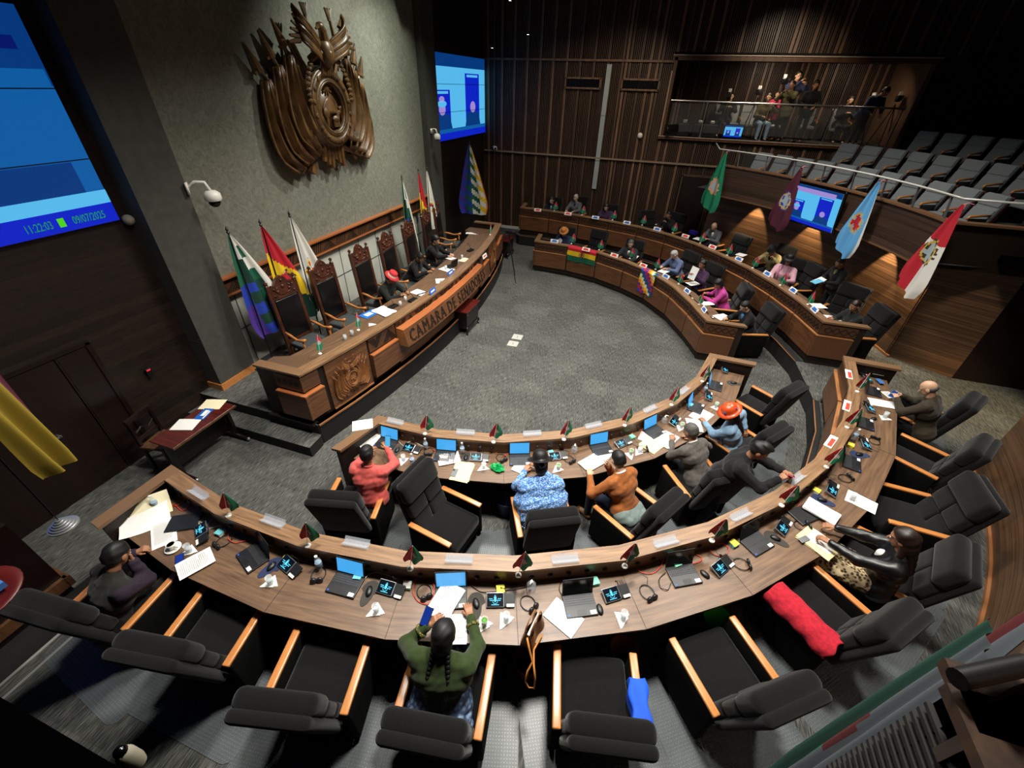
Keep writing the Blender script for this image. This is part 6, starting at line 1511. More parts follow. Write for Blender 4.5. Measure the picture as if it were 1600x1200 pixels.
def tripod_cam(x, y, z, h, rz, lab, s=1):
    t = thing('video_camera', lab, 'camera', (x, y, z), R_(rz))
    for k in range(3): a = R_(k*120); mb = MB(); mb.tube([(0, 0, h-.15), (.32*math.cos(a), .32*math.sin(a), 0)], .015, 0, 6); mb.build('tripod_leg', 'dark_plastic', t)
    mb = MB(); mb.rbox((0, 0, h), (.34*s, .13, .16), .03); mb.tube([(.16*s, 0, h), (.32*s, 0, h)], [.05, .065], 0, 12); mb.box((0, 0, h+.12), (.2, .03, .03)); mb.box((-.1, .09, h+.05), (.1, .08, .06)); mb.build('camera_body', 'dark_plastic', t)
    mb = MB(); mb.box((.1, 0, h+.13), (.05, .09, .09)); mb.build('lamp_head', 'white_plastic', t); return t
for x, y, h, rz, l in [(1.45, 18.5, 1.25, -100, 'video camera on a tripod left of the seated camera woman'), (2.35, 18.6, 1.35, -110, 'video camera on a tripod between the first seats'), (2.95, 18.3, 1.65, -115, 'large video camera on a tripod before the khaki jacket'), (5.55, 18.5, 1.25, -100, 'video camera on a tripod right of the seated man'), (6.2, 18.4, 1.3, -100, 'video camera beside the bending man at the right')]:
    tripod_cam(x, y, 3.66, h, rz, l)
for x, y, l in ((.25, 18.6, 'left'), (.75, 18.6, 'middle'), (1.15, 18.6, 'right')):
    t = thing('equipment_case', 'dark equipment case on the press box floor, %s of three' % l, 'case', (x, y, 3.66)); mb = MB(); mb.rbox((0, 0, .2), (.42, .4, .4), .03); mb.build('body', 'dark_plastic', t); mb = MB(); mb.rbox((.0, 0, .45), (.14, .12, .10), .03); mb.build('white_item', 'white_plastic', t)
# ------------------------------------------------------------------ near surroundings of the viewpoint
mb = MB()
for k in range(16): mb.box((1.30, .0+.03+k*0, .0), (0.001, .001, .001)) if False else None
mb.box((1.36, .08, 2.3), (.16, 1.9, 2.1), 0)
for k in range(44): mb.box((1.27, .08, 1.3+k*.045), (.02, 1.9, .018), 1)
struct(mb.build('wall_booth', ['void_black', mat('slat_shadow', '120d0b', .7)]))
mb = MB(); mb.box((1.34, .02, 3.40), (.24, 1.98, .05), 0); mb.box((2.2, .99, 3.40), (1.9, .22, .05), 0); mb.box((1.48, .02, 3.3), (.04, 1.9, .2), 1); mb.box((2.2, .88, 3.3), (1.9, .04, .2), 1)
struct(mb.build('trim_11', ['booth_dark', 'mahogany_dark']))
t = thing('black_tube', 'black cylinder with a metal clasp resting on the wooden rail corner', 'tube', tuple(at(1548, 1050, 3.50)), R_(28)); mb = MB(); mb.tube([(-.13, 0, 0), (.14, 0, 0)], .032, 0, 18); mb.build('cylinder', 'black_plastic', t, smooth=True, auto=40); mb = MB(); mb.tube([(.142, 0, 0), (.15, 0, 0)], .026, 0, 12); mb.build('clasp', 'steel', t)
def near_flag(loc, rz, L, wt, wb, col, lab, folds=2, off=0):
    t = thing('hanging_flag', lab, 'flag', loc, rz); mb = MB(); hang(mb, L, wt, wb, off, col, folds, .035, .05, 50, 24); mb.build('cloth', FM, t, smooth=True)
    return t
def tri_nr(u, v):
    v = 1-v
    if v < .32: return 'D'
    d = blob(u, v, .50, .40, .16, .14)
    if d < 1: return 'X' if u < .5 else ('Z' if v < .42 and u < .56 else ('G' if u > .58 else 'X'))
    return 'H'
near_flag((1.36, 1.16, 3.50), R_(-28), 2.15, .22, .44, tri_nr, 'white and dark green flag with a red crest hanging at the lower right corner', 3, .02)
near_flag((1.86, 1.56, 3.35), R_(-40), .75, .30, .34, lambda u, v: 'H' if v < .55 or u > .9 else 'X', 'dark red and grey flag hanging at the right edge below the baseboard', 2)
near_flag((-2.95, .77, 4.02), R_(215), .93, .25, .25, lambda u, v: 'M' if v < .12 else 'Z', 'yellow flag with a dark red edge hanging at the far left', 2, -.06)
t = thing('wooden_booth', 'dark wooden booth with a lighter base board at the left edge', 'booth', (-6.2, .1, 0), 0)
mb = MB(); mb.box((0, -.2, .75), (1.5, 2.0, 1.2), 0); mb.build('body', 'mahogany_dark', t); mb = MB(); mb.box((.77, -.2, .35), (.05, 2.05, .14)); mb.box((0, .82, .35), (1.6, .05, .14)); mb.build('base_board', 'booth_wood', t)
mb = MB(); mb.box((.6, .7, 1.55), (.06, .06, .4)); mb.box((.0, .7, 1.55), (.06, .06, .4)); mb.box((.3, .7, 1.38), (.6, .08, .04)); mb.build('rail_frame', 'booth_wood', t)
w = AX @ np.array([100-800, 822-600, FOC]); t_ = (2.4-CAM_H)/w[2]; p = w*t_
t = thing('pendant_lamp', 'ribbed metal lamp shade hanging on a thin cord at the left', 'lamp', (p[0], p[1], 2.4), 0)
mb = MB(); pr = [];
for k in range(6): r = .01+.0135*k; pr += [(r, .07-.012*k), (r+.009, .07-.012*k-.002), (r+.010, .07-.012*k-.010)]
mb.lathe(pr, 26); mb.build('shade', 'silver', t, smooth=True, auto=30); mb = MB(); mb.tube([(0, 0, .07), (0, 0, 6.3)], .003, 0, 5); mb.build('cord', 'black_plastic', t)
w = AX @ np.array([-42-800, 945-600, FOC]); t_ = (3.2-CAM_H)/w[2]; p = w*t_
t = thing('red_tray', 'red round tray with crumpled plastic on a ledge at the left edge', 'tray', (p[0], p[1], 3.2), 0)
mb = MB(); mb.lathe([(0, .0), (.12, .0), (.16, .02), (.158, .026), (.118, .008), (0, .008)], 30); mb.build('plate', [mat('tray_red', '4a0e0a', .4)], t, smooth=True)
mb = MB(); mb.sphere((.02, -.02, .04), (.10, .07, .045), 0, 16, 9); mb.v = [Vector((v.x*(1+.2*math.sin(v.y*90)), v.y*(1+.2*math.cos(v.x*80)), v.z*(1+.3*math.sin(v.x*120)))) for v in mb.v]; mb.build('plastic_wrap', [mat('wrap', '55534c', .25)], t); mb = MB(); mb.box((.03, .08, .04), (.07, .03, .03)); mb.build('blue_item', 'water_blue', t)
mb = MB(); mb.tube([(0, -.05, -.01), (0, -.30, -.03)], .012, 0, 6); mb.build('wall_bracket', 'black_plastic', t)
mb = MB(); mb.box((-1.6, -.09, 3.52), (2.4, .16, .08), 0); mb.box((-1.6, -.12, 1.9), (2.4, .1, 3.2), 1); struct(mb.build('wall_near', ['void_black', 'void_black']))
dome((-1.47, .02, 3.02), R_(90), 'small pale dome camera at the bottom edge on the near wall', False, .30, 'beige')
# ------------------------------------------------------------------ people: smooth-union bodies turned into one mesh
def sn_mesh(prims, h, k=.02, noise=0, clipf=None):
    "prims: ('c',a,b,ra,rb) tapered capsule, ('e',c,(rx,ry,rz),R) ellipsoid, ('-e',...) carve. returns verts, quads"
    lo = np.full(3, 1e9); hi = np.full(3, -1e9)
    for p in prims:
        if p[0] == 'c': pts = [(p[1], p[3]), (p[2], p[4])]
        elif p[0] == 'e': pts = [(p[1], max(p[2]))]
        else: continue
        for c, r in pts: lo = np.minimum(lo, np.array(c)-r); hi = np.maximum(hi, np.array(c)+r)
    lo -= 2.5*h+k; hi += 2.5*h+k
    n = np.ceil((hi-lo)/h).astype(int)+1
    ax = [lo[i]+h*np.arange(n[i]) for i in range(3)]
    D = np.full(n, .2, np.float32)
    for p in prims:
        if p[0] == 'c': c0 = np.minimum(np.array(p[1])-p[3], np.array(p[2])-p[4]); c1 = np.maximum(np.array(p[1])+p[3], np.array(p[2])+p[4])
        else: m = max(p[2]); c0 = np.array(p[1])-m; c1 = np.array(p[1])+m
        mg = k*1.5+3*h
        i0 = np.maximum(0, np.floor((c0-mg-lo)/h).astype(int)); i1 = np.minimum(n, np.ceil((c1+mg-lo)/h).astype(int)+1)
        if (i1 <= i0).any(): continue
        sl = tuple(slice(a, b) for a, b in zip(i0, i1))
        X, Y, Z = np.meshgrid(ax[0][sl[0]], ax[1][sl[1]], ax[2][sl[2]], indexing='ij')
        if p[0] == 'c':
            a = np.array(p[1], float); b = np.array(p[2], float); d = b-a; L2 = max(d@d, 1e-9)
            t = np.clip(((X-a[0])*d[0]+(Y-a[1])*d[1]+(Z-a[2])*d[2])/L2, 0, 1)
            d_ = np.sqrt((X-a[0]-t*d[0])**2+(Y-a[1]-t*d[1])**2+(Z-a[2]-t*d[2])**2)-(p[3]+(p[4]-p[3])*t)
        else:
            c = p[1]; r = np.array(p[2]); q = [X-c[0], Y-c[1], Z-c[2]]
            if len(p) > 3 and p[3] is not None:
                R = p[3]; q = [R[0][i]*q[0]+R[1][i]*q[1]+R[2][i]*q[2] for i in range(3)]
            k0 = np.sqrt((q[0]/r[0])**2+(q[1]/r[1])**2+(q[2]/r[2])**2); k1 = np.sqrt((q[0]/r[0]**2)**2+(q[1]/r[1]**2)**2+(q[2]/r[2]**2)**2)
            d_ = k0*(k0-1)/np.maximum(k1, 1e-6)
        S = D[sl]
        if p[0] == '-e': kk = k*.4; hh = np.clip(.5-.5*(S+d_)/kk, 0, 1); D[sl] = S*(1-hh)+(-d_)*hh+kk*hh*(1-hh)
        else:
            hh = np.clip(.5+.5*(S-d_)/k, 0, 1); D[sl] = S*(1-hh)+d_*hh-k*hh*(1-hh)
    if noise:
        X, Y, Z = np.meshgrid(*ax, indexing='ij'); D += (noise*(np.sin(X*47+Z*31+2*np.sin(Y*23))*np.cos(Y*39+Z*22)+.6*np.sin(Z*75+X*33+Y*20))).astype(np.float32)
    if clipf is not None:
        X, Y, Z = np.meshgrid(*ax, indexing='ij'); D = np.maximum(D, clipf(X, Y, Z))
    s = D < 0
    cells = np.zeros(tuple(n-1), np.int8); cnt = np.zeros(tuple(n-1), np.float32); P = np.zeros(tuple(n-1)+(3,), np.float32)
    sl0 = [slice(None, -1), slice(1, None)]
    corner = lambda A, c: A[sl0[c[0]], sl0[c[1]], sl0[c[2]]]
    for a in range(3):
        o = [i for i in range(3) if i != a]
        for u in (0, 1):
            for v in (0, 1):
                c0 = [0, 0, 0]; c0[o[0]] = u; c0[o[1]] = v; c1 = list(c0); c1[a] = 1
                A = corner(D, c0); B = corner(D, c1); m = (A < 0) != (B < 0)
                t = np.where(m, A/np.where(np.abs(A-B) < 1e-9, 1e-9, A-B), 0)
                cnt += m
                for i in range(3): P[..., i] += np.where(m, (t if i == a else c0[i]), 0)
    act = cnt > 0; idx = -np.ones(act.shape, np.int64); idx[act] = np.arange(act.sum())
    ii = np.argwhere(act); V = (ii+P[act]/cnt[act][:, None])*h+lo
    Q = []
    for a in range(3):
        o = [i for i in range(3) if i != a]; o1, o2 = (a+1) % 3, (a+2) % 3
        A = np.moveaxis(s, (a, o1, o2), (0, 1, 2)); I = np.moveaxis(idx, (a, o1, o2), (0, 1, 2))
        x = A[:-1, 1:-1, 1:-1] != A[1:, 1:-1, 1:-1]; w = np.argwhere(x)
        if len(w) == 0: continue
        f = A[:-1, 1:-1, 1:-1][x]; i, j, k_ = w[:, 0], w[:, 1]+1, w[:, 2]+1
        q = np.stack([I[i, j-1, k_-1], I[i, j, k_-1], I[i, j, k_], I[i, j-1, k_]], 1)
        q[~f] = q[~f][:, ::-1]; Q.append(q)
    return V, np.concatenate(Q) if Q else np.zeros((0, 4), int)
def np_obj(name, parts, mats, parent):
    vs = []; fs = []; mi = []; b = 0
    for V, Q, m in parts: vs.append(V); fs.append(Q+b); mi += [m]*len(Q); b += len(V)
    vs = np.concatenate(vs); fs = np.concatenate(fs)
    me = bpy.data.meshes.new(name); me.vertices.add(len(vs)); me.vertices.foreach_set('co', vs.astype(np.float32).ravel())
    me.loops.add(len(fs)*4); me.loops.foreach_set('vertex_index', fs.astype(np.int32).ravel()); me.polygons.add(len(fs))
    me.polygons.foreach_set('loop_start', np.arange(len(fs), dtype=np.int32)*4); me.polygons.foreach_set('loop_total', np.full(len(fs), 4, np.int32))
    for m in mats: me.materials.append(M(m) if isinstance(m, str) else m)
    me.polygons.foreach_set('material_index', mi); me.polygons.foreach_set('use_smooth', [True]*len(fs)); me.update(); me.validate()
    o = bpy.data.objects.new(name, me); COL.objects.link(o); o.parent = parent; return o
mat('skin', '9a6a4c', .55, var=.06, scale=30); mat('skin_light', 'c49a7c', .5, var=.06, scale=30); mat('skin_dark', '7a4e36', .55, var=.06, scale=30)
mat('hair_black', '0b0908', .58, var=.3, scale=60); mat('hair_grey', '4a4845', .6, var=.35, scale=60); mat('hair_white', 'a8a5a0', .7, var=.2, scale=60); mat('hair_brown', '20120c', .45, var=.3, scale=60)
mat('lips', '6e342c', .5); mat('eye_white', 'd8d4cc', .3); mat('eye_dark', '120a06', .3)
def rotm(pitch, yaw, roll=0): return Matrix.Rotation(R_(yaw), 3, 'Z') @ Matrix.Rotation(R_(pitch), 3, 'Y') @ Matrix.Rotation(R_(roll), 3, 'X')
def ik(S, T, l1, l2, hint):
    S = Vector(S); T = Vector(T); d = T-S; L = d.length
    if L > (l1+l2)*.985: T = S+d.normalized()*(l1+l2)*.985; d = T-S; L = d.length
    a = (l1*l1-l2*l2+L*L)/(2*L); hh = math.sqrt(max(0, l1*l1-a*a)); u = d.normalized(); hv = Vector(hint); hv = hv-u*hv.dot(u); hv.normalize()
    return S+u*a+hv*hh, T
FACE = {'person in a coral': (576, 704), 'person in a black bowler': (842, 722), 'person in a tan': (961, 716), 'person in a grey blazer leaning': (1070, 672), 'person in an orange': (1131, 650), 'person in a black blazer leaning': (1197, 712),
        'person in a dark padded': (198, 862), 'person with two black braids': (698, 980), 'person with long dark hair in a black leather': (1393, 836), 'bald person in a brown': (1438, 608), 'person in a red patterned': (617, 438), 'person in black bent': (659, 407),
        'person with tied dark': (685, 378), 'person in a brown hat': (880, 366), 'person in a dark suit': (985, 384), 'grey-haired person': (1049, 401), 'person in a purple': (1094, 415), 'person with a dark bob': (1117, 447), 'person in a black blazer and': (1158, 482),
        'person in a dark jacket and': (861, 315), 'white-haired': (898, 311), 'person with long hair in dark purple': (946, 326), 'person in black resting': (1043, 338), 'bald person in a grey': (1113, 357), 'person in a khaki': (1203, 395), 'person in a black hat and pink': (1231, 409),
        'standing person in a black suit': (1307, 413), 'person in a dark jacket with': (1330, 481), 'seated person in black beside': (1147, 134), 'seated person in camo': (1201, 152), 'standing person in dark red': (1214, 148), 'standing person in an olive': (1240, 120),
        'tall standing': (1253, 110), 'standing person in black leaning': (1275, 134), 'seated person in black holding': (1337, 140), 'person bending': (1392, 134)}
def person(label, loc, yaw, pose='sit', lean=20, side=0, head=(20, 0, 0), hands=((.42, .12, .78), (.42, -.12, .78)), skin='skin', hair='hair_black', style='short', top='fabric_black', bottom='trouser_dark', coat=True, scale=1.0,
           hat=None, detail=2, legs=None, extra=None, wide=1.0, hip=None, long_sleeve=True, curl=.6, group=None, palm=None, shoes='black_plastic', twist=0, collar=None, fingers=None, noise=.0022):
    t = thing('person', label, 'person', loc, yaw, group); t.scale = (scale,)*3
    h = {3: .009, 2: .011, 1: .015}[detail]
    hipz = (.53 if pose == 'sit' else .93) if hip is None else hip; hx = -.10 if pose == 'sit' else 0
    pel = Vector((hx, 0, hipz))
    Rm = Matrix.Rotation(R_(twist), 3, 'Z') @ Matrix.Rotation(R_(lean), 3, 'Y') @ Matrix.Rotation(R_(side), 3, 'X')
    up = lambda x, y, z: pel+Rm @ Vector((x, y, z))
    chest = up(.0, 0, .34); shz = .47; neck0 = up(-.01, 0, .50); 
    HR = rotm(*([head[0]+lean*.45, head[1]+twist, head[2]])); neck1 = neck0+(Rm @ Vector((0, 0, .07)))*.5+HR @ Vector((0.0, 0, .05))
    hc = neck1+HR @ Vector((.015, 0, .105))
    for key, (fu, fv) in FACE.items():
        if label.startswith(key):
            ey = hc+HR @ Vector((.083, 0, -.002)); Lw = Vector(loc); ew = Lw+Matrix.Rotation(yaw, 3, 'Z') @ (ey*scale)
            tg = at(fu, fv, ew.z) if loc[2] < 3 else None
            if tg is None:      # press box: keep the distance, slide along it
                w_ = AX @ np.array([fu-800, fv-600, FOC]); tg = Vector((w_[0]*ew.y/w_[1], ew.y, 0))
            t.location = (Lw.x+tg.x-ew.x, Lw.y+tg.y-ew.y, Lw.z); break
    if pose == 'sit' and loc[2] < 3 and SEAT[0] is not None:      # the chair stands where its sitter sits
        f = Matrix.Rotation(yaw, 3, 'Z') @ Vector((.07, 0, 0)); SEAT[0].location = (t.location.x-f.x, t.location.y-f.y, SEAT[0].location.z); SEAT[0].rotation_euler = (0, 0, yaw); SEAT[0] = None
    body = []; cloth = []
    T3 = lambda v: tuple(v)
    # torso
    w = wide
    tor = [('c', T3(up(0, -.07, .02)), T3(up(0, .07, .02)), .125*w, .125*w), ('c', T3(up(0, 0, .1)), T3(up(.01, 0, .3)), .125*w, .13*w), ('c', T3(up(.0, -.09*w, .33)), T3(up(.0, .09*w, .33)), .115*w, .115*w), ('c', T3(up(-.01, -.14*w, .445)), T3(up(-.01, .14*w, .445)), .062, .062), ('c', T3(up(-.01, 0, .44)), T3(neck0), .075, .055)]
    sk = lambda pr, d: [(p[0], p[1], p[2], p[3]+d, p[4]+d) if p[0] == 'c' else p for p in pr]
    body += sk(tor, -.012); body += [('c', T3(up(-.01, 0, .45)), T3(neck1+HR @ Vector((0, 0, .06))), .055, .052)]
    cloth += sk(tor, .020)
    HB = HR
    # arms
    hand_pr = []; wrists = []
    for i, s in enumerate((1, -1)):
        S = up(-.01, s*.185*w, .445); T = Vector(hands[i])
        E, T = ik(S, T, .285, .245, Rm @ Vector((-.35, s*.75, -.7)) if pose != 'reach' else Vector((-.2, s*1, -.5)))
        body += [('c', T3(S), T3(E), .042, .034), ('c', T3(E), T3(T), .034, .023)]
        cl = [('c', T3(S), T3(E), .071, .058), ('c', T3(E), T3(E+(T-E)*(.93 if long_sleeve else .3)), .057, .042)]
        cloth += cl
        dirn = (T-E).normalized(); wrists.append((T, dirn, s))
    # legs
    lg = []; feet = []
    L = legs or ([((.36, .13, .50), (.36, .14, .08)), ((.36, -.13, .50), (.36, -.14, .08))] if pose == 'sit' else [((.03, .10, .50), (.0, .11, .08)), ((.05, -.10, .50), (.03, -.11, .08))])
    for (K, A), s in zip(L, (1, -1)):
        Hh = pel+Vector((0, s*.09, -.02)); lg += [('c', T3(Hh), K, .078, .056), ('c', K, A, .054, .036)]
        A = Vector(A); feet.append(A)
    body += sk(lg, -.008)+[('c', T3(f), T3(f+Vector((.12, 0, -.03))), .035, .03) for f in feet]
    V1 = sn_mesh(body, h*1.2, .03)
    # head (fine)
    e = lambda c, r, tt='e': (tt, T3(hc+HR @ Vector(c)), r, [list(row) for row in HR])
    hp = [e((-.012, 0, .025), (.098, .077, .092)), e((.02, 0, -.04), (.068, .058, .075)), e((.048, 0, -.082), (.03, .034, .026)), ('c', T3(hc+HR @ Vector((.083, 0, .0))), T3(hc+HR @ Vector((.104, 0, -.036))), .009, .014),
          e((.06, .03, .022), (.025, .022, .012)), e((.06, -.03, .022), (.025, .022, .012)), e((.0, .079, -.012), (.022, .011, .03)), e((.0, -.079, -.012), (.022, .011, .03)),
          e((.085, .032, -.002), (.013, .016, .010), '-e'), e((.085, -.032, -.002), (.013, .016, .010), '-e'), e((.07, 0, -.063), (.016, .026, .011)),
          ('c', T3(neck1-(HR @ Vector((.0, 0, .01)))), T3(hc+HR @ Vector((-.02, 0, -.05))), .053, .052)]
    hh = {3: .0055, 2: .0065, 1: .009}[detail]
    V2 = sn_mesh(hp, hh, .016)
    parts = [(V1[0], V1[1], 0), (V2[0], V2[1], 0)]
    # hands (fine)
    for (T, d, s) in wrists:
        z = Vector((0, 0, 1)) if abs(d.z) < .85 else Vector((1, 0, 0)); side_ = d.cross(z).normalized()*(1); n_ = side_.cross(d).normalized()   # n_ up = back of hand
        if palm: n_ = (n_*math.cos(R_(palm*s)) + side_*math.sin(R_(palm*s))); side_ = d.cross(n_)
        th = -s   # thumb towards the body midline
        q = lambda a, b, c: T3(T+d*a+side_*b+n_*c)
        hpz = [('c', q(-.03, 0, 0), q(.02, 0, 0), .024, .024)]
        for j in range(4):
            b = (-.027+.018*j)*th*-1*-1; hpz.append(('c', q(.015, b*.6, 0), q(.078, b, .002), .0135, .0115))
            Lf = [.066, .078, .072, .056][j if True else 0]; c1 = curl*(.8+.15*j)
            p1 = (.078+Lf*.45*math.cos(c1*.5), b*1.12, -.004-Lf*.45*math.sin(c1*.5)); p2 = (p1[0]+Lf*.32*math.cos(c1*1.4), b*1.2, p1[2]-Lf*.32*math.sin(c1*1.4)); p3 = (p2[0]+Lf*.26*math.cos(c1*2.2), b*1.22, p2[2]-Lf*.26*math.sin(c1*2.2))
            hpz += [('c', q(.078, b, .002), q(*p1), .0092, .0085), ('c', q(*p1), q(*p2), .0085, .0078), ('c', q(*p2), q(*p3), .0078, .0068)]
        # thumb leaves the side of the palm near its base
        sgn = 1 if (side_.dot(Vector((0, 1, 0))) * s) < 0 else -1
        hpz += [('c', q(.02, .018*sgn, -.004), q(.052, .045*sgn, -.012), .0135, .0105), ('c', q(.052, .045*sgn, -.012), q(.083, .052*sgn, -.02), .0100, .0080)]
        V3 = sn_mesh(hpz, {3: .0042, 2: .005, 1: .007}[detail], .005); parts.append((V3[0], V3[1], 0))
    np_obj('body', parts, [skin], t)
    # face details
    mb = MB()
    for s in (-1, 1): c = hc+HR @ Vector((.083, s*.032, -.002)); mb.sphere(c, .0105, 0, 8, 6); c = hc+HR @ Vector((.0915, s*.032, -.003)); mb.sphere(c, .005, 1, 8, 5)
    mb.build('eyes', ['eye_white', 'eye_dark'], t, smooth=True)
    mb = MB(); a = [hc+HR @ Vector((.083, y, -.063)) for y in (-.018, 0, .018)]; a[1] = hc+HR @ Vector((.088, 0, -.062)); mb.tube(a, [.003, .0055, .003], 0, 6); mb.build('mouth', 'lips', t)
    mb = MB()
    for s in (-1, 1): mb.tube([hc+HR @ Vector((.084, s*.018, .018)), hc+HR @ Vector((.083, s*.036, .022)), hc+HR @ Vector((.072, s*.052, .016))], [.0025, .0035, .002], 0, 5)
    if hair != 'none': mb.build('eyebrows', hair if style != 'bald' else 'hair_grey', t)
    # hair
    if style != 'bald':
        hr = [e((-.018, 0, .034), (.104, .084, .094)), e((-.045, 0, -.01), (.072, .08, .08))]
        if style == 'quiff': hr += [e((.04, 0, .105), (.055, .05, .032)), e((.0, 0, .115), (.06, .055, .03))]
        if style in ('long', 'braids', 'bun', 'bob'): hr += [e((-.02, 0, .035), (.108, .09, .097)), e((-.05, 0, -.05), (.06, .082, .08))]
        if style == 'long': hr += [('c', T3(hc+HR @ Vector((-.06, 0, -.04))), T3(up(-.12, 0, .34)), .07, .05), ('c', T3(hc+HR @ Vector((-.02, .06, -.04))), T3(up(-.02, .10, .34)), .03, .03), ('c', T3(hc+HR @ Vector((-.02, -.06, -.04))), T3(up(-.02, -.10, .34)), .03, .03)]
        if style == 'bun': hr += [e((-.11, 0, .02), (.045, .045, .045))]
        if style == 'bob': hr += [('c', T3(hc+HR @ Vector((-.03, .06, -.02))), T3(hc+HR @ Vector((-.02, .065, -.10))), .035, .03), ('c', T3(hc+HR @ Vector((-.03, -.06, -.02))), T3(hc+HR @ Vector((-.02, -.065, -.10))), .035, .03)]
        F_ = e
        fr = HR @ Vector((1, 0, 0)); upv = HR @ Vector((0, 0, 1)); low = -.055 if style in ('short', 'quiff') else -.9
        def clip(X, Y, Z, fr=fr, upv=upv, hc=hc, low=low):
            q = (X-hc.x)*fr.x+(Y-hc.y)*fr.y+(Z-hc.z)*fr.z; z = (X-hc.x)*upv.x+(Y-hc.y)*upv.y+(Z-hc.z)*upv.z
            face = np.minimum(q-.025-.55*np.maximum(0, z-.0), .062-z)     # in front of the ears and below the hairline
            face = np.where((q > -.02) & (z < .07), q-(.0+.0*z), -1) if False else np.minimum(q-(.015+np.clip(z, 0, .08)*.75), .075-z)
            return np.maximum(face, low-z)
        V4 = sn_mesh(hr, hh*1.15, .02, noise=.0030, clipf=clip)
        if len(V4[1]): np_obj('hair', [(V4[0], V4[1], 0)], [hair], t)
        if style == 'braids':
            for s in (-1, 1):
                mb = MB(); P = [hc+HR @ Vector((-.06, s*.055, -.05)), up(-.115, s*.08, .40), up(-.145, s*.07, .25), up(-.15, s*.035, .08)]
                Q = []
                for k in range(3):
                    for j in range(7): f = j/7; Q.append(P[k].lerp(P[k+1], f))
                for j, qv in enumerate(Q): mb.sphere(qv, (.021, .021, .026), 0, 8, 6)
                mb.build('braid', hair, t, smooth=True)
    elif style == 'bald' and hair != 'none':
        hr = [e((-.03, 0, -.005), (.09, .0815, .06))]
        upv = HR @ Vector((0, 0, 1)); fr = HR @ Vector((1, 0, 0))
        V4 = sn_mesh(hr, hh*1.15, .01, clipf=lambda X, Y, Z: np.maximum((X-hc.x)*upv.x+(Y-hc.y)*upv.y+(Z-hc.z)*upv.z-.02, (X-hc.x)*fr.x+(Y-hc.y)*fr.y+(Z-hc.z)*fr.z+.005))
        if len(V4[1]): np_obj('hair', [(V4[0], V4[1], 0)], [hair], t)
    # garments
    if coat and pose == 'sit': cloth += [('c', T3(up(-.02, -.09, -.03)), T3(up(-.02, .09, -.03)), .135*w, .135*w)]
    if coat and pose != 'sit': cloth += [('c', T3(up(0, -.07, -.12)), T3(up(0, .07, -.12)), .13*w, .13*w)]
    nk0, nk1 = neck0, neck1; nd = (nk1-nk0).normalized()
    V5 = sn_mesh(cloth, h, .035, noise=noise)
    np_obj('jacket' if coat else 'top', [(V5[0], V5[1], 0)], [top], t)
    if bottom == 'skirt' or (isinstance(bottom, tuple)):
        m = bottom[1]
        sk_ = [('c', T3(pel+Vector((.0, -.09, -.0))), T3(pel+Vector((0, .09, -.0))), .17, .17), ('c', L[0][0], L[1][0], .13, .13), ('c', T3(pel), tuple((Vector(L[0][0])+Vector(L[1][0]))/2), .18, .15), ('c', L[0][0], (L[0][1][0], L[0][1][1], .25), .11, .12), ('c', L[1][0], (L[1][1][0], L[1][1][1], .25), .11, .12)]
        V6 = sn_mesh(sk_, h*1.2, .05, noise=.004); np_obj('skirt', [(V6[0], V6[1], 0)], [m], t)
    else:
        V6 = sn_mesh(sk(lg, .010)+[('c', T3(pel+Vector((0, -.08, 0))), T3(pel+Vector((0, .08, 0))), .125, .125)], h*1.2, .03, noise=.0015); np_obj('trousers', [(V6[0], V6[1], 0)], [bottom], t)
    V7 = sn_mesh([('c', T3(f+Vector((-.03, 0, -.03))), T3(f+Vector((.15, 0, -.042))), .042, .036) for f in feet], .012, .01); np_obj('shoes', [(V7[0], V7[1], 0)], [shoes], t)
    info = dict(t=t, hc=hc, HR=HR, up=up, wr=wrists, neck=neck0, Rm=Rm)
    if collar:
        mb = MB(); a = [neck0+Rm @ Vector((.062*math.cos(x)+.005, .062*math.sin(x), .03-.02*math.cos(x))) for x in np.linspace(0, 2*PI, 17)[:-1]]; mb.tube(a, .014, 0, 6, closed=True); mb.build('collar', collar, t, smooth=True)
    if hat: hat(info)
    if extra: extra(info)
    return t
def hat_on(prof, mats, label, z=.055, tilt=0, rx=1.12, extra=None, cat='hat', name='hat', ring=None):
    def f(I):
        mb = MB(); X = Matrix.Translation(I['hc']+I['HR'] @ Vector((-.015, 0, z))) @ I['HR'].to_4x4() @ Matrix.Rotation(R_(tilt), 4, 'Y'); mb.push(X)
        mb.lathe(prof, 26, ring if ring else 0, (0, 0, 0), rx, 1); 
        if extra: extra(mb)
        mb.pop(); mb.build(name, mats, I['t'], smooth=True)
    return f
for n_, c_ in {'trouser_dark': '14161a', 'trouser_navy': '141a2c', 'suit_black': '121214', 'suit_charcoal': '2a2b2e', 'shirt_coral': 'c4544e', 'vest_dark': '24211f', 'jacket_tan': '8e5226', 'blazer_grey': '55504c', 'denim_light': '7896b0', 'sweater_green': '2c3a1a', 'jacket_brown': '332c20',
               'suit_grey': '5a5c60', 'shirt_greyblue': '5c6a8c', 'top_purple': '3a2440', 'top_magenta': 'b03a86', 'jacket_khaki': '9c8a5c', 'shawl_pink': 'c99aa6', 'shirt_blue': '4a86c0', 'jacket_navy': '1e2640', 'camo': '4a4026', 'top_red': '8c1c3a', 'khaki_dark': '5c5a3c', 'jacket_dark': '1d1f1d'}.items():
    mat(n_, c_, .85, var=.18, scale=25, sheen=.1, spec=.2)
mat('leather_jacket', '0c0d0f', .38, var=.3, scale=20, bump=.3)
mat('scarf_red', 'a01f26', .8); mat('white_cloth', 'd8d6d0', .8)
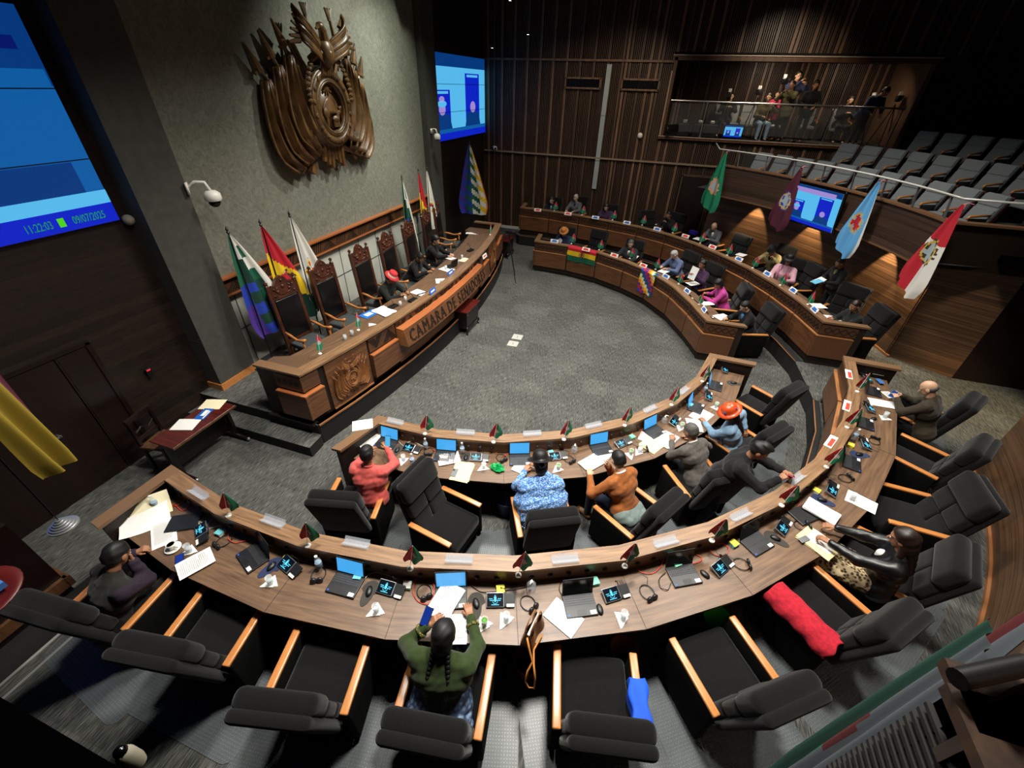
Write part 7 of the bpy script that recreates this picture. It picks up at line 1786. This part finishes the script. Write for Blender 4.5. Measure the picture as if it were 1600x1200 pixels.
def vor(name, c1, c2, c3, sc):
    m, nt, b = _nt(name); L = nt.links; tc = nt.nodes.new('ShaderNodeTexCoord'); w_ = nt.nodes.new('ShaderNodeTexVoronoi'); w_.inputs['Scale'].default_value = sc; L.new(tc.outputs['Object'], w_.inputs['Vector'])
    cr = nt.nodes.new('ShaderNodeValToRGB'); e = cr.color_ramp.elements; e[0].color = (*srgb(c1), 1); e[1].color = (*srgb(c2), 1); e[0].position = .25; e[1].position = .6; x = e.new(.42); x.color = (*srgb(c3), 1)
    L.new(w_.outputs['Distance'], cr.inputs['Fac']); L.new(cr.outputs[0], b.inputs['Base Color']); b.inputs['Roughness'].default_value = .85; MATS[name] = m
vor('shawl_blue', 'b4cce6', '3c6cae', '7aa4d6', 62); vor('leopard', '2a2018', 'c9b48c', '7a6244', 34); vor('skirt_blue', '8098b8', '3c4c68', '5c7494', 26); vor('sweater_trim', 'a08a3c', '2c3a1a', '6e6428', 60)
SEAT = [None]
def chairpose(k, i, dx=0, dy=0, dyaw=0):
    SEAT[0] = (CHO[k][i] if k in CHO else None)
    x, y, z, a = CH[k][i]; v = Matrix.Rotation(a, 3, 'Z') @ Vector((dx, dy, 0)); return (x+v.x, y+v.y, z), a+R_(dyaw)
def held(I, name, box, m, i=0, off=(.07, 0, 0), rot=None, extra_fn=None):
    T, d, s = I['wr'][i]; mb = MB(); mb.push(Matrix.Translation(T+Vector(off)) @ (rot or Matrix.Identity(4))); mb.rbox((0, 0, 0), box, min(box)*.3); mb.pop(); return mb
def held_phone(label, i=0, off=(.06, 0, .05), rot=None, m='black_plastic', scr='screen_phone'):
    def f(I):
        T, d, s = I['wr'][i]; p = I['t'].matrix_basis @ (T+Vector(off)) if False else T+Vector(off)
        W = Matrix.LocRotScale(I['t'].location, I['t'].rotation_euler, I['t'].scale)
        t = thing('phone', label, 'phone', tuple(W @ p), 0); t.rotation_euler = (Matrix.Rotation(I['t'].rotation_euler.z, 4, 'Z') @ (rot or Matrix.Identity(4))).to_euler()
        mb = MB(); mb.rbox((0, 0, 0), (.075, .009, .155), .004); mb.build('case', m, t); mb = MB(); mb.box((0, .0051, 0), (.068, .001, .143)); mb.build('screen', scr, t)
    return f
# ---- ring A
loc, a = chairpose('A', 0, -.02, .0)
person('person in a coral shirt holding up a phone, left end of the inner desk', loc, a, lean=10, head=(12, 8, 0), hands=((.40, .18, .86), (.40, -.10, .95)), skin='skin', hair='hair_black', top='shirt_coral', coat=False, bottom='suit_black', detail=3, collar='shirt_coral',
       extra=held_phone('phone with a bright screen held by the person in the coral shirt', 1, (.06, .0, .08), Matrix.Rotation(R_(90), 4, 'Z') @ Matrix.Rotation(R_(30), 4, 'X'), scr='scr_c'))
def bowler(I):
    hat_on([(0, .125), (.05, .122), (.082, .10), (.092, .06), (.094, .02), (.095, .0), (.13, -.012), (.160, .002), (.158, .006), (.13, -.004), (.10, .008)], ['hair_black'], '')(I)
    mb = MB(); X = Matrix.Translation(I['hc']+I['HR'] @ Vector((-.015, 0, .055))) @ I['HR'].to_4x4(); mb.push(X); mb.tube([(.097*1.12*math.cos(x), .097*math.sin(x), .012) for x in np.linspace(0, 2*PI, 25)[:-1]], .007, 0, 6, closed=True); mb.pop(); mb.build('hat_band', 'dark_plastic', I['t'])
def shawl(I):
    up = I['up']; V = sn_mesh([('c', tuple(up(-.02, -.20, .40)), tuple(up(-.02, .20, .40)), .10, .10), ('c', tuple(up(-.03, -.17, .20)), tuple(up(-.03, .17, .20)), .165, .165), ('c', tuple(up(-.03, -.16, .02)), tuple(up(-.03, .16, .02)), .17, .17), ('c', tuple(up(.02, -.27, .2)), tuple(up(.1, -.27, .12)), .08, .08), ('c', tuple(up(.02, .27, .2)), tuple(up(.1, .27, .12)), .08, .08)], .010, .05, noise=.004)
    np_obj('shawl', [(V[0], V[1], 0)], ['shawl_blue'], I['t'])
    mb = MB()
    for k in range(34):
        th = PI*.35+PI*1.3*k/33; r = .27; x, y = r*math.cos(th)*.75-.06, r*math.sin(th)*1.15; z0 = -.06
        p = up(x, y, z0); q = p+Vector((0, 0, -.17)); mb.tube([p, p.lerp(q, .5)+Vector((.01*math.sin(k), 0, 0)), q], .008, 0, 5)
    mb.build('shawl_fringe', 'denim_light', I['t'])
loc, a = chairpose('A', 2, .0, .02)
person('person in a black bowler hat and blue patterned shawl, seen from behind', loc, a, lean=18, head=(24, 0, 0), hands=((.38, .14, .80), (.40, -.05, .82)), skin='skin', style='bun', top='shawl_blue', bottom=('s', 'denim_light'), detail=3, hat=bowler, extra=shawl)
loc, a = chairpose('A', 3, .10, .02)
def greyshirt(I):
    up = I['up']; V = sn_mesh([('c', tuple(up(-.06, -.1, -.04)), tuple(up(-.06, .1, -.04)), .13, .13), ('c', tuple(up(-.16, -.12, -.08)), tuple(up(-.16, .1, -.08)), .07, .07)], .011, .04, noise=.003); np_obj('shirt_tail', [(V[0], V[1], 0)], [mat('cloth_sage', '6c7a76', .9, var=.15, scale=20)], I['t'])
person('person in a tan leather jacket and glasses reading white sheets', loc, a, lean=24, head=(22, -14, 0), hands=((.40, .18, .82), (.30, -.02, .98)), skin='skin_light', top='jacket_tan', coat=False, bottom='trouser_navy', detail=3, extra=greyshirt, collar='white_cloth', shoes='jacket_tan', twist=-8)
loc, a = chairpose('A', 4, .12, .02)
person('person in a grey blazer leaning over the desk, seen from behind', loc, a, lean=30, head=(10, 10, 0), hands=((.42, .16, .78), (.40, -.16, .78)), hair='hair_grey', skin='skin', top='blazer_grey', detail=3, twist=14, collar='white_cloth')
def hardhat(I):
    hat_on([(0, .12), (.04, .118), (.078, .095), (.096, .05), (.10, .005), (.105, .0), (.15, -.008), (.152, -.002), (.105, .006)], [mat('hat_orange', 'd24a1c', .35, coat=.4)], '', z=.06, rx=1.15)(I)
    mb = MB(); X = Matrix.Translation(I['hc']+I['HR'] @ Vector((-.015, 0, .06))) @ I['HR'].to_4x4(); mb.push(X)
    for th in (.6, -1.3, 2.3): mb.sphere((.108*math.cos(th), .098*math.sin(th), .05), (.012, .022, .02), 0, 8, 6)
    mb.tube([(-.1, 0, .05), (-.05, 0, .105), (0, 0, .124), (.06, 0, .105), (.105, 0, .05)], .008, 1, 6); mb.pop(); mb.build('hat_badges', [mat('badge_blue', '2a4c9c', .5), 'hat_orange'], I['t'])
loc, a = chairpose('A', 5, .16, .02)
person('person in an orange hard hat and light denim jacket with long hair', loc, a, lean=18, head=(22, 42, 0), hands=((.36, .16, .78), (-.02, -.34, .72)), hair='hair_brown', style='long', top='denim_light', coat=False, bottom='trouser_navy', detail=3, hat=hardhat, twist=26, skin='skin')
# standing person in black leaning on the foreground ledge
p = at(1108, 848, 0); q = at(1222, 770, LB); yw = math.atan2(q.y-p.y, q.x-p.x)
d_ = Vector((q.x-p.x, q.y-p.y)); dist = d_.length
base = Vector((q.x, q.y))-d_.normalized()*.62
person('person in a black blazer leaning on the foreground ledge, holding a pink phone', (base.x, base.y, 0), yw, pose='stand', lean=22, head=(14, 0, 0), hands=((.58, .05, 1.38), (.56, -.09, 1.36)), hair='hair_black', style='quiff', top='suit_black', bottom='trouser_navy', detail=3, hip=.93, curl=1.0, wide=1.12,
       legs=[((-.08, .12, .50), (-.30, .14, .09)), ((.06, -.10, .50), (-.02, -.12, .09))], extra=held_phone('pink phone held over the foreground ledge', 0, (.07, -.06, .03), Matrix.Rotation(R_(60), 4, 'X'), m=[mat('phone_pink', 'd03a6a', .4)], scr='screen_dark'))
# ---- ring B
loc, a = chairpose('B', 0, .08, .0)
person('person in a dark padded vest with purple sleeves resting head on hand, left end', loc, a, lean=26, head=(26, 20, 0), hands=((.40, .12, .82), (.26, -.10, .98)), hair='hair_black', style='short', top='vest_dark', bottom='suit_black', detail=3, curl=1.2, twist=-18,
       extra=lambda I: np_obj('sleeves', [(*sn_mesh([('c', tuple(I['up'](-.01, s*.19, .44)), tuple(ik(I['up'](-.01, s*.185, .445), I['wr'][0 if s > 0 else 1][0], .285, .245, I['Rm'] @ Vector((-.35, s*.75, -.7)))[0]), .079, .066) for s in (1, -1)]+[('c', tuple(ik(I['up'](-.01, s*.185, .445), I['wr'][0 if s > 0 else 1][0], .285, .245, I['Rm'] @ Vector((-.35, s*.75, -.7)))[0]), tuple(I['wr'][0 if s > 0 else 1][0]-I['wr'][0 if s > 0 else 1][1]*.02), .066, .048) for s in (1, -1)], .010, .03, noise=.003), 0)], [mat('sleeve_purple', '241526', .9, var=.2, scale=20)], I['t']))
loc, a = chairpose('B', 3, .10, .02)
def greentrim(I):
    up = I['up']; mb = MB()
    mb.tube([up(.0+.155*math.cos(x), .175*math.sin(x), .0) for x in np.linspace(0, 2*PI, 33)[:-1]], .022, 0, 6, closed=True); mb.build('knit_border', 'sweater_trim', I['t'], smooth=True)
    V = sn_mesh([('c', tuple(up(-.08, -.12, -.08)), tuple(up(-.08, .12, -.08)), .16, .16), ('c', tuple(up(-.14, -.14, -.12)), tuple(up(-.14, .14, -.12)), .10, .10)], .010, .05, noise=.007); np_obj('pleated_skirt', [(V[0], V[1], 0)], ['skirt_blue'], I['t'])
    V = sn_mesh([('c', tuple(up(-.10, .16, -.08)), tuple(up(-.12, .34, -.10)), .12, .10)], .011, .05, noise=.004); np_obj('dark_skirt_fold', [(V[0], V[1], 0)], ['trouser_navy'], I['t'])
    for i, s in enumerate((1, -1)):
        T, d, _ = I['wr'][i]; mb = MB(); n = d.orthogonal().normalized(); b = d.cross(n); mb.tube([T-d*.075+(n*math.cos(x)+b*math.sin(x))*.046 for x in np.linspace(0, 2*PI, 17)[:-1]], .016, 0, 6, closed=True); mb.build('knit_cuff', 'sweater_trim', I['t'], smooth=True)
    held_phone('phone with a blue screen held up by the person in the green sweater', 0, (.04, .02, .06), Matrix.Rotation(R_(75), 4, 'Z') @ Matrix.Rotation(R_(55), 4, 'X'))(I)
person('person with two black braids in a dark green patterned sweater, seen from above', loc, a, lean=16, head=(20, 0, 0), hands=((.28, .20, .92), (.46, -.12, .80)), hair='hair_black', style='braids', top='sweater_green', coat=False, bottom=('s', 'skirt_blue'), detail=3, extra=greentrim, wide=1.12, curl=.35)
loc, a = chairpose('B', 7, .06, .02)
def leo(I):
    V = sn_mesh([('c', (.0, .10, .56), (.40, .14, .56), .105, .095), ('c', (.0, -.10, .56), (.40, -.12, .56), .105, .095), ('c', (.42, .14, .54), (.42, .14, .35), .09, .08), ('c', (.42, -.12, .54), (.42, -.12, .35), .09, .08)], .011, .06, noise=.003); np_obj('patterned_skirt', [(V[0], V[1], 0)], ['leopard'], I['t'])
    up = I['up']; V = sn_mesh([('c', tuple(up(.09, 0, .15)), tuple(up(.10, 0, .40)), .06, .05)], .010, .02); np_obj('blouse', [(V[0], V[1], 0)], ['white_cloth'], I['t'])
person('person with long dark hair in a black leather jacket holding papers, right side', loc, a, lean=4, head=(16, -6, 0), hands=((.58, .14, .83), (.56, -.10, .82)), hair='hair_brown', style='long', top='leather_jacket', coat=False, bottom='trouser_dark', detail=3, extra=leo, skin='skin', curl=.9)
loc, a = chairpose('B', 10, .06, .0)
person('bald person in a brown jacket holding a blue phone, right of the foreground desk', loc, a, lean=18, head=(26, 12, 0), hands=((.38, .10, .86), (.38, -.08, .86)), hair='hair_grey', style='bald', skin='skin_light', top='jacket_brown', detail=3, curl=1.1,
       extra=held_phone('blue phone held by the bald person in brown', 0, (.07, -.05, .02), Matrix.Rotation(R_(70), 4, 'X'), m='water_blue', scr='scr_a'))
# ---- dais
SEAT[0] = None
def th(i, dx=0, dy=0, dyaw=0): x, y, z, a = THR[i]; v = Matrix.Rotation(a, 3, 'Z') @ Vector((dx, dy, 0)); return (x+v.x, y+v.y, z), a+R_(dyaw)
def redhat(I):
    hat_on([(0, .115), (.05, .112), (.08, .10), (.088, .05), (.092, .0), (.095, -.002), (.145, -.02), (.146, -.014), (.095, .006)], [mat('hat_red', 'b8262a', .8), mat('hat_pattern', 'd8c8b8', .8)], '', ring=[0, 0, 0, 1, 0, 0, 0, 0], z=.055)(I)
loc, a = th(2, .16, .30); person('person in a red patterned hat and grey jacket reading at the dais desk', loc, a, lean=24, head=(24, 6, 0), hands=((.46, .14, .79), (.46, -.12, .79)), hair='hair_black', style='short', top='jacket_dark', detail=2, hat=redhat, wide=1.08, hip=.5)
loc, a = th(3, .22, .33); person('person in black bent over papers in the middle of the dais desk', loc, a, lean=30, head=(30, -30, 0), hands=((.46, .12, .79), (.46, -.16, .79)), hair='hair_black', top='suit_black', detail=2)
loc, a = th(4, .16, .45); person('person with tied dark hair in a black jacket typing at the open dais laptop', loc, a, lean=16, head=(22, -10, 0), hands=((.46, .10, .80), (.46, -.12, .80)), hair='hair_black', style='bun', top='suit_black', skin='skin_light', detail=2)
# ---- ring C
def feltHat(c):
    return hat_on([(0, .11), (.05, .108), (.08, .09), (.09, .04), (.093, .0), (.15, -.01), (.152, -.004), (.093, .006)], [c], '')
loc, a = chairpose('C', 0, .16); person('person in a brown hat and blue and white clothes, far inner desk', loc, a, lean=16, head=(24, 0, 0), hands=((.42, .1, .8), (.42, -.1, .8)), top='jacket_navy', detail=1, hat=feltHat(mat('hat_brown', 'a8682c', .8)), extra=lambda I: np_obj('white_front', [(*sn_mesh([('c', tuple(I['up'](.08, -.07, .12)), tuple(I['up'](.07, -.10, .38)), .085, .09)], .013, .02), 0)], ['white_cloth'], I['t']))
shirtfront = lambda m, tie=None: (lambda I: (np_obj('shirt_front', [(*sn_mesh([('c', tuple(I['up'](.115, 0, .25)), tuple(I['up'](.085, 0, .46)), .035, .04)], .010, .02), 0)], [m], I['t']), (np_obj('tie', [(*sn_mesh([('c', tuple(I['up'](.155, 0, .25)), tuple(I['up'](.12, 0, .46)), .014, .012)], .007, .01), 0)], [tie], I['t']) if tie else None)))
loc, a = chairpose('C', 2, .14); person('person in a dark suit and red tie, far inner desk', loc, a, lean=14, head=(14, 10, 0), hands=((.42, .22, .8), (.42, -.16, .8)), skin='skin_light', hair='hair_grey', top='suit_charcoal', detail=1, extra=shirtfront('white_cloth', 'scarf_red'), twist=10)
loc, a = chairpose('C', 3, .16); person('grey-haired person in a grey-blue shirt reading, far inner desk', loc, a, lean=20, head=(30, -14, 0), hands=((.42, .12, .8), (.42, -.14, .8)), skin='skin_light', hair='hair_white', top='shirt_greyblue', coat=False, detail=1)
def raised(I):
    T, d, s = I['wr'][0]; W = Matrix.LocRotScale(I['t'].location, I['t'].rotation_euler, I['t'].scale); p = W @ (T+Vector((.06, -.05, .06)))
    t = thing('paper_sheet', 'white sheets held upright by the reading person at the far inner desk', 'paper', tuple(p), I['t'].rotation_euler.z); mb = MB(); mb.push(Matrix.Rotation(R_(-15), 4, 'Y')); mb.box((0, 0, 0), (.004, .24, .33)); mb.pop(); mb.build('sheet', 'paper', t); mb = MB(); mb.push(Matrix.Rotation(R_(-15), 4, 'Y')); [mb.box((-.0025, 0, .12-.03*k), (.001, .18, .005)) for k in range(8)]; mb.pop(); mb.build('printed_lines', 'print_grey', t)
loc, a = chairpose('C', 4, .12); person('person in a purple cardigan holding a sheet upright, far inner desk', loc, a, lean=8, head=(10, 10, 0), hands=((.30, .16, .98), (.30, -.06, .96)), hair='hair_black', style='bun', top='top_purple', detail=1, extra=raised, collar='jacket_khaki')
loc, a = chairpose('C', 5, .18); person('person with a dark bob in a magenta jacket, far inner desk', loc, a, lean=20, head=(34, 10, 0), hands=((.42, .12, .8), (.34, -.12, .82)), hair='hair_black', style='bob', top='top_magenta', detail=1)
loc, a = chairpose('C', 6, .22, .0, 20); person('person in a black blazer and blue shirt, end of the far inner desk', loc, a, lean=22, head=(26, 8, 0), hands=((.44, .16, .79), (.42, -.12, .79)), hair='hair_black', top='suit_black', skin='skin_light', detail=2, extra=shirtfront('shirt_blue'))
# ---- ring D
loc, a = chairpose('D', 0, .14); person('person in a dark jacket and pale blue shirt, left end, far outer desk', loc, a, lean=14, head=(20, 0, 0), hands=((.42, .1, .8), (.42, -.1, .8)), top='suit_black', skin='skin_light', detail=1, extra=shirtfront('denim_light'))
loc, a = chairpose('D', 1, .12); person('white-haired person in a grey blazer at the far outer desk', loc, a, lean=8, head=(16, 0, 0), hands=((.40, .16, .8), (.40, -.16, .8)), top='suit_grey', hair='hair_white', skin='skin_light', detail=1, extra=shirtfront('jacket_navy'))
loc, a = chairpose('D', 2, .16); person('person with long hair in dark purple at the far outer desk', loc, a, lean=14, head=(20, 0, 0), hands=((.42, .1, .8), (.42, -.1, .8)), top='top_purple', hair='hair_black', style='long', skin='skin_light', detail=1)
loc, a = chairpose('D', 4, .16); person('person in black resting a cheek on one hand at the far outer desk', loc, a, lean=16, head=(16, 14, 0), hands=((.30, .12, .98), (.42, -.12, .8)), top='suit_black', skin='skin', detail=1, curl=1.2)
loc, a = chairpose('D', 5, .16); person('bald person in a grey jacket writing at the far outer desk', loc, a, lean=22, head=(26, 0, 0), hands=((.42, .1, .8), (.42, -.1, .8)), top='suit_grey', hair='hair_grey', style='bald', skin='skin_light', detail=1, extra=shirtfront('white_cloth'))
loc, a = chairpose('D', 7, .18); person('person in a khaki jacket and dark cap with head bowed on hand, far outer desk', loc, a, lean=24, head=(34, 10, 0), hands=((.26, .20, .95), (.42, -.16, .8)), top='jacket_khaki', hair='hair_black', detail=1, curl=1.1, hat=hat_on([(0, .105), (.06, .1), (.09, .06), (.095, .0), (.12, -.01), (.121, -.004), (.09, .004)], ['jacket_dark'], ''), extra=shirtfront('suit_black'))
x8 = D_.P(8.35, .86, PZ); a8 = D_.out(8.35)+PI
def pinkscarf(I):
    up = I['up']; mb = MB(); mb.tube([up(.12, .14, .05), up(.14, .12, .3), up(.05, .1, .50), up(-.07, 0, .52), up(.05, -.1, .50), up(.14, -.10, .3), up(.13, -.14, .0)], [.045, .05, .05, .05, .05, .05, .04], 0, 8); mb.build('scarf', [mat('scarf_mauve', 'b2788c', .85, var=.2, scale=30)], I['t'], smooth=True)
loc, a = chairpose('D', 8, .30, .45, 25); person('person in a black hat and pink shawl turned aside at the far outer desk', (x8.x, x8.y, PZ), a8+R_(30), lean=10, head=(6, 10, 0), hands=((.36, .2, .8), (.42, -.1, .8)), top='shawl_pink', hair='hair_black', style='long', detail=1, hat=feltHat('hair_black'), extra=pinkscarf, wide=1.1)
pp = at(1318, 478+22, PZ+.75)
sp = D_.P(9.35, 1.0, PZ)
def papers_hand(I):
    T, d, s = I['wr'][0]; W = Matrix.LocRotScale(I['t'].location, I['t'].rotation_euler, I['t'].scale); p = W @ (T+Vector((.14, -.08, .02)))
    t = thing('paper_sheet', 'loose papers held by the standing person in black at the far outer desk', 'paper', tuple(p), I['t'].rotation_euler.z); mb = MB(); mb.push(Matrix.Rotation(R_(28), 4, 'Y')); mb.box((0, 0, 0), (.26, .20, .004)); mb.pop(); mb.build('sheet', 'paper', t); mb = MB(); mb.push(Matrix.Rotation(R_(18), 4, 'Y')); mb.box((.03, .03, .01), (.24, .18, .003)); mb.pop(); mb.build('under_sheet', 'note_blue', t)
person('standing person in a black suit with a red lanyard reading papers, far outer desk', (sp.x, sp.y, PZ), D_.out(9.35)+PI, pose='stand', lean=10, head=(26, 0, 0), hands=((.40, .10, 1.10), (.38, -.12, 1.10)), top='suit_black', bottom='suit_black', skin='skin', detail=2, scale=.93, curl=1.1, collar='scarf_red', extra=lambda I: (shirtfront('jacket_khaki')(I), papers_hand(I)))
loc, a = chairpose('D', 10, .24, .0, 10); person('person in a dark jacket with clasped hands, right end, far outer desk', loc, a, lean=20, head=(14, 24, 0), hands=((.40, .04, .84), (.40, -.05, .84)), top='jacket_dark', skin='skin', hair='hair_brown', detail=2, curl=1.2)
# ---- press box
PB = 3.66
def pbx(u, v, y, z): w = AX @ np.array([u-800, v-600, FOC]); t_ = y/w[1]; return w[0]*t_
person('seated person in black beside a camera at the left of the press box', (1.75, 18.95, PB), R_(-95), lean=6, head=(6, 0, 0), hands=((.3, .1, .9), (.3, -.1, .9)), top='suit_black', style='long', skin='skin_light', detail=1)
person('seated person in camouflage colours and jeans in the press box', (2.62, 18.35, PB), R_(-80), lean=8, head=(4, -20, 0), hands=((.3, .1, .98), (.2, -.1, .7)), top='camo', bottom='denim_light', skin='skin_light', detail=1)
person('standing person in dark red behind a large camera in the press box', (2.75, 18.9, PB), R_(-120), pose='stand', lean=6, head=(6, 0, 0), hands=((.35, .1, 1.3), (.3, -.1, 1.3)), top='top_red', detail=1, scale=.8)
person('standing person in an olive jacket filming in the press box', (3.2, 18.35, PB), R_(-130), pose='stand', lean=8, head=(6, 0, 0), hands=((.42, .14, 1.42), (.36, -.1, 1.38)), top='khaki_dark', detail=1, hair='hair_brown', scale=.97)
person('tall standing person in a navy jacket filming over the others in the press box', (3.55, 18.95, PB), R_(-75), pose='stand', lean=4, head=(6, 0, 0), hands=((.36, .14, 1.42), (.3, .0, 1.48)), top='jacket_navy', skin='skin_light', detail=1, scale=1.12)
person('standing person in black leaning on the press box rail', (3.85, 18.2, PB), R_(-105), pose='stand', lean=22, head=(10, 10, 0), hands=((.42, .2, 1.02), (.42, -.1, 1.04)), top='suit_black', detail=1, style='long')
person('seated person in black holding a phone at the right of the press box', (4.95, 18.9, PB), R_(-90), lean=6, head=(12, 0, 0), hands=((.26, .06, .86), (.26, -.06, .86)), top='suit_black', skin='skin_light', detail=1)
person('person bending over in a dark vest at the right end of the press box', (5.95, 18.35, PB), R_(-70), pose='stand', lean=40, head=(20, 30, 0), hands=((.5, .15, .9), (.45, -.15, .9)), top='jacket_navy', detail=1, bottom='trouser_dark')
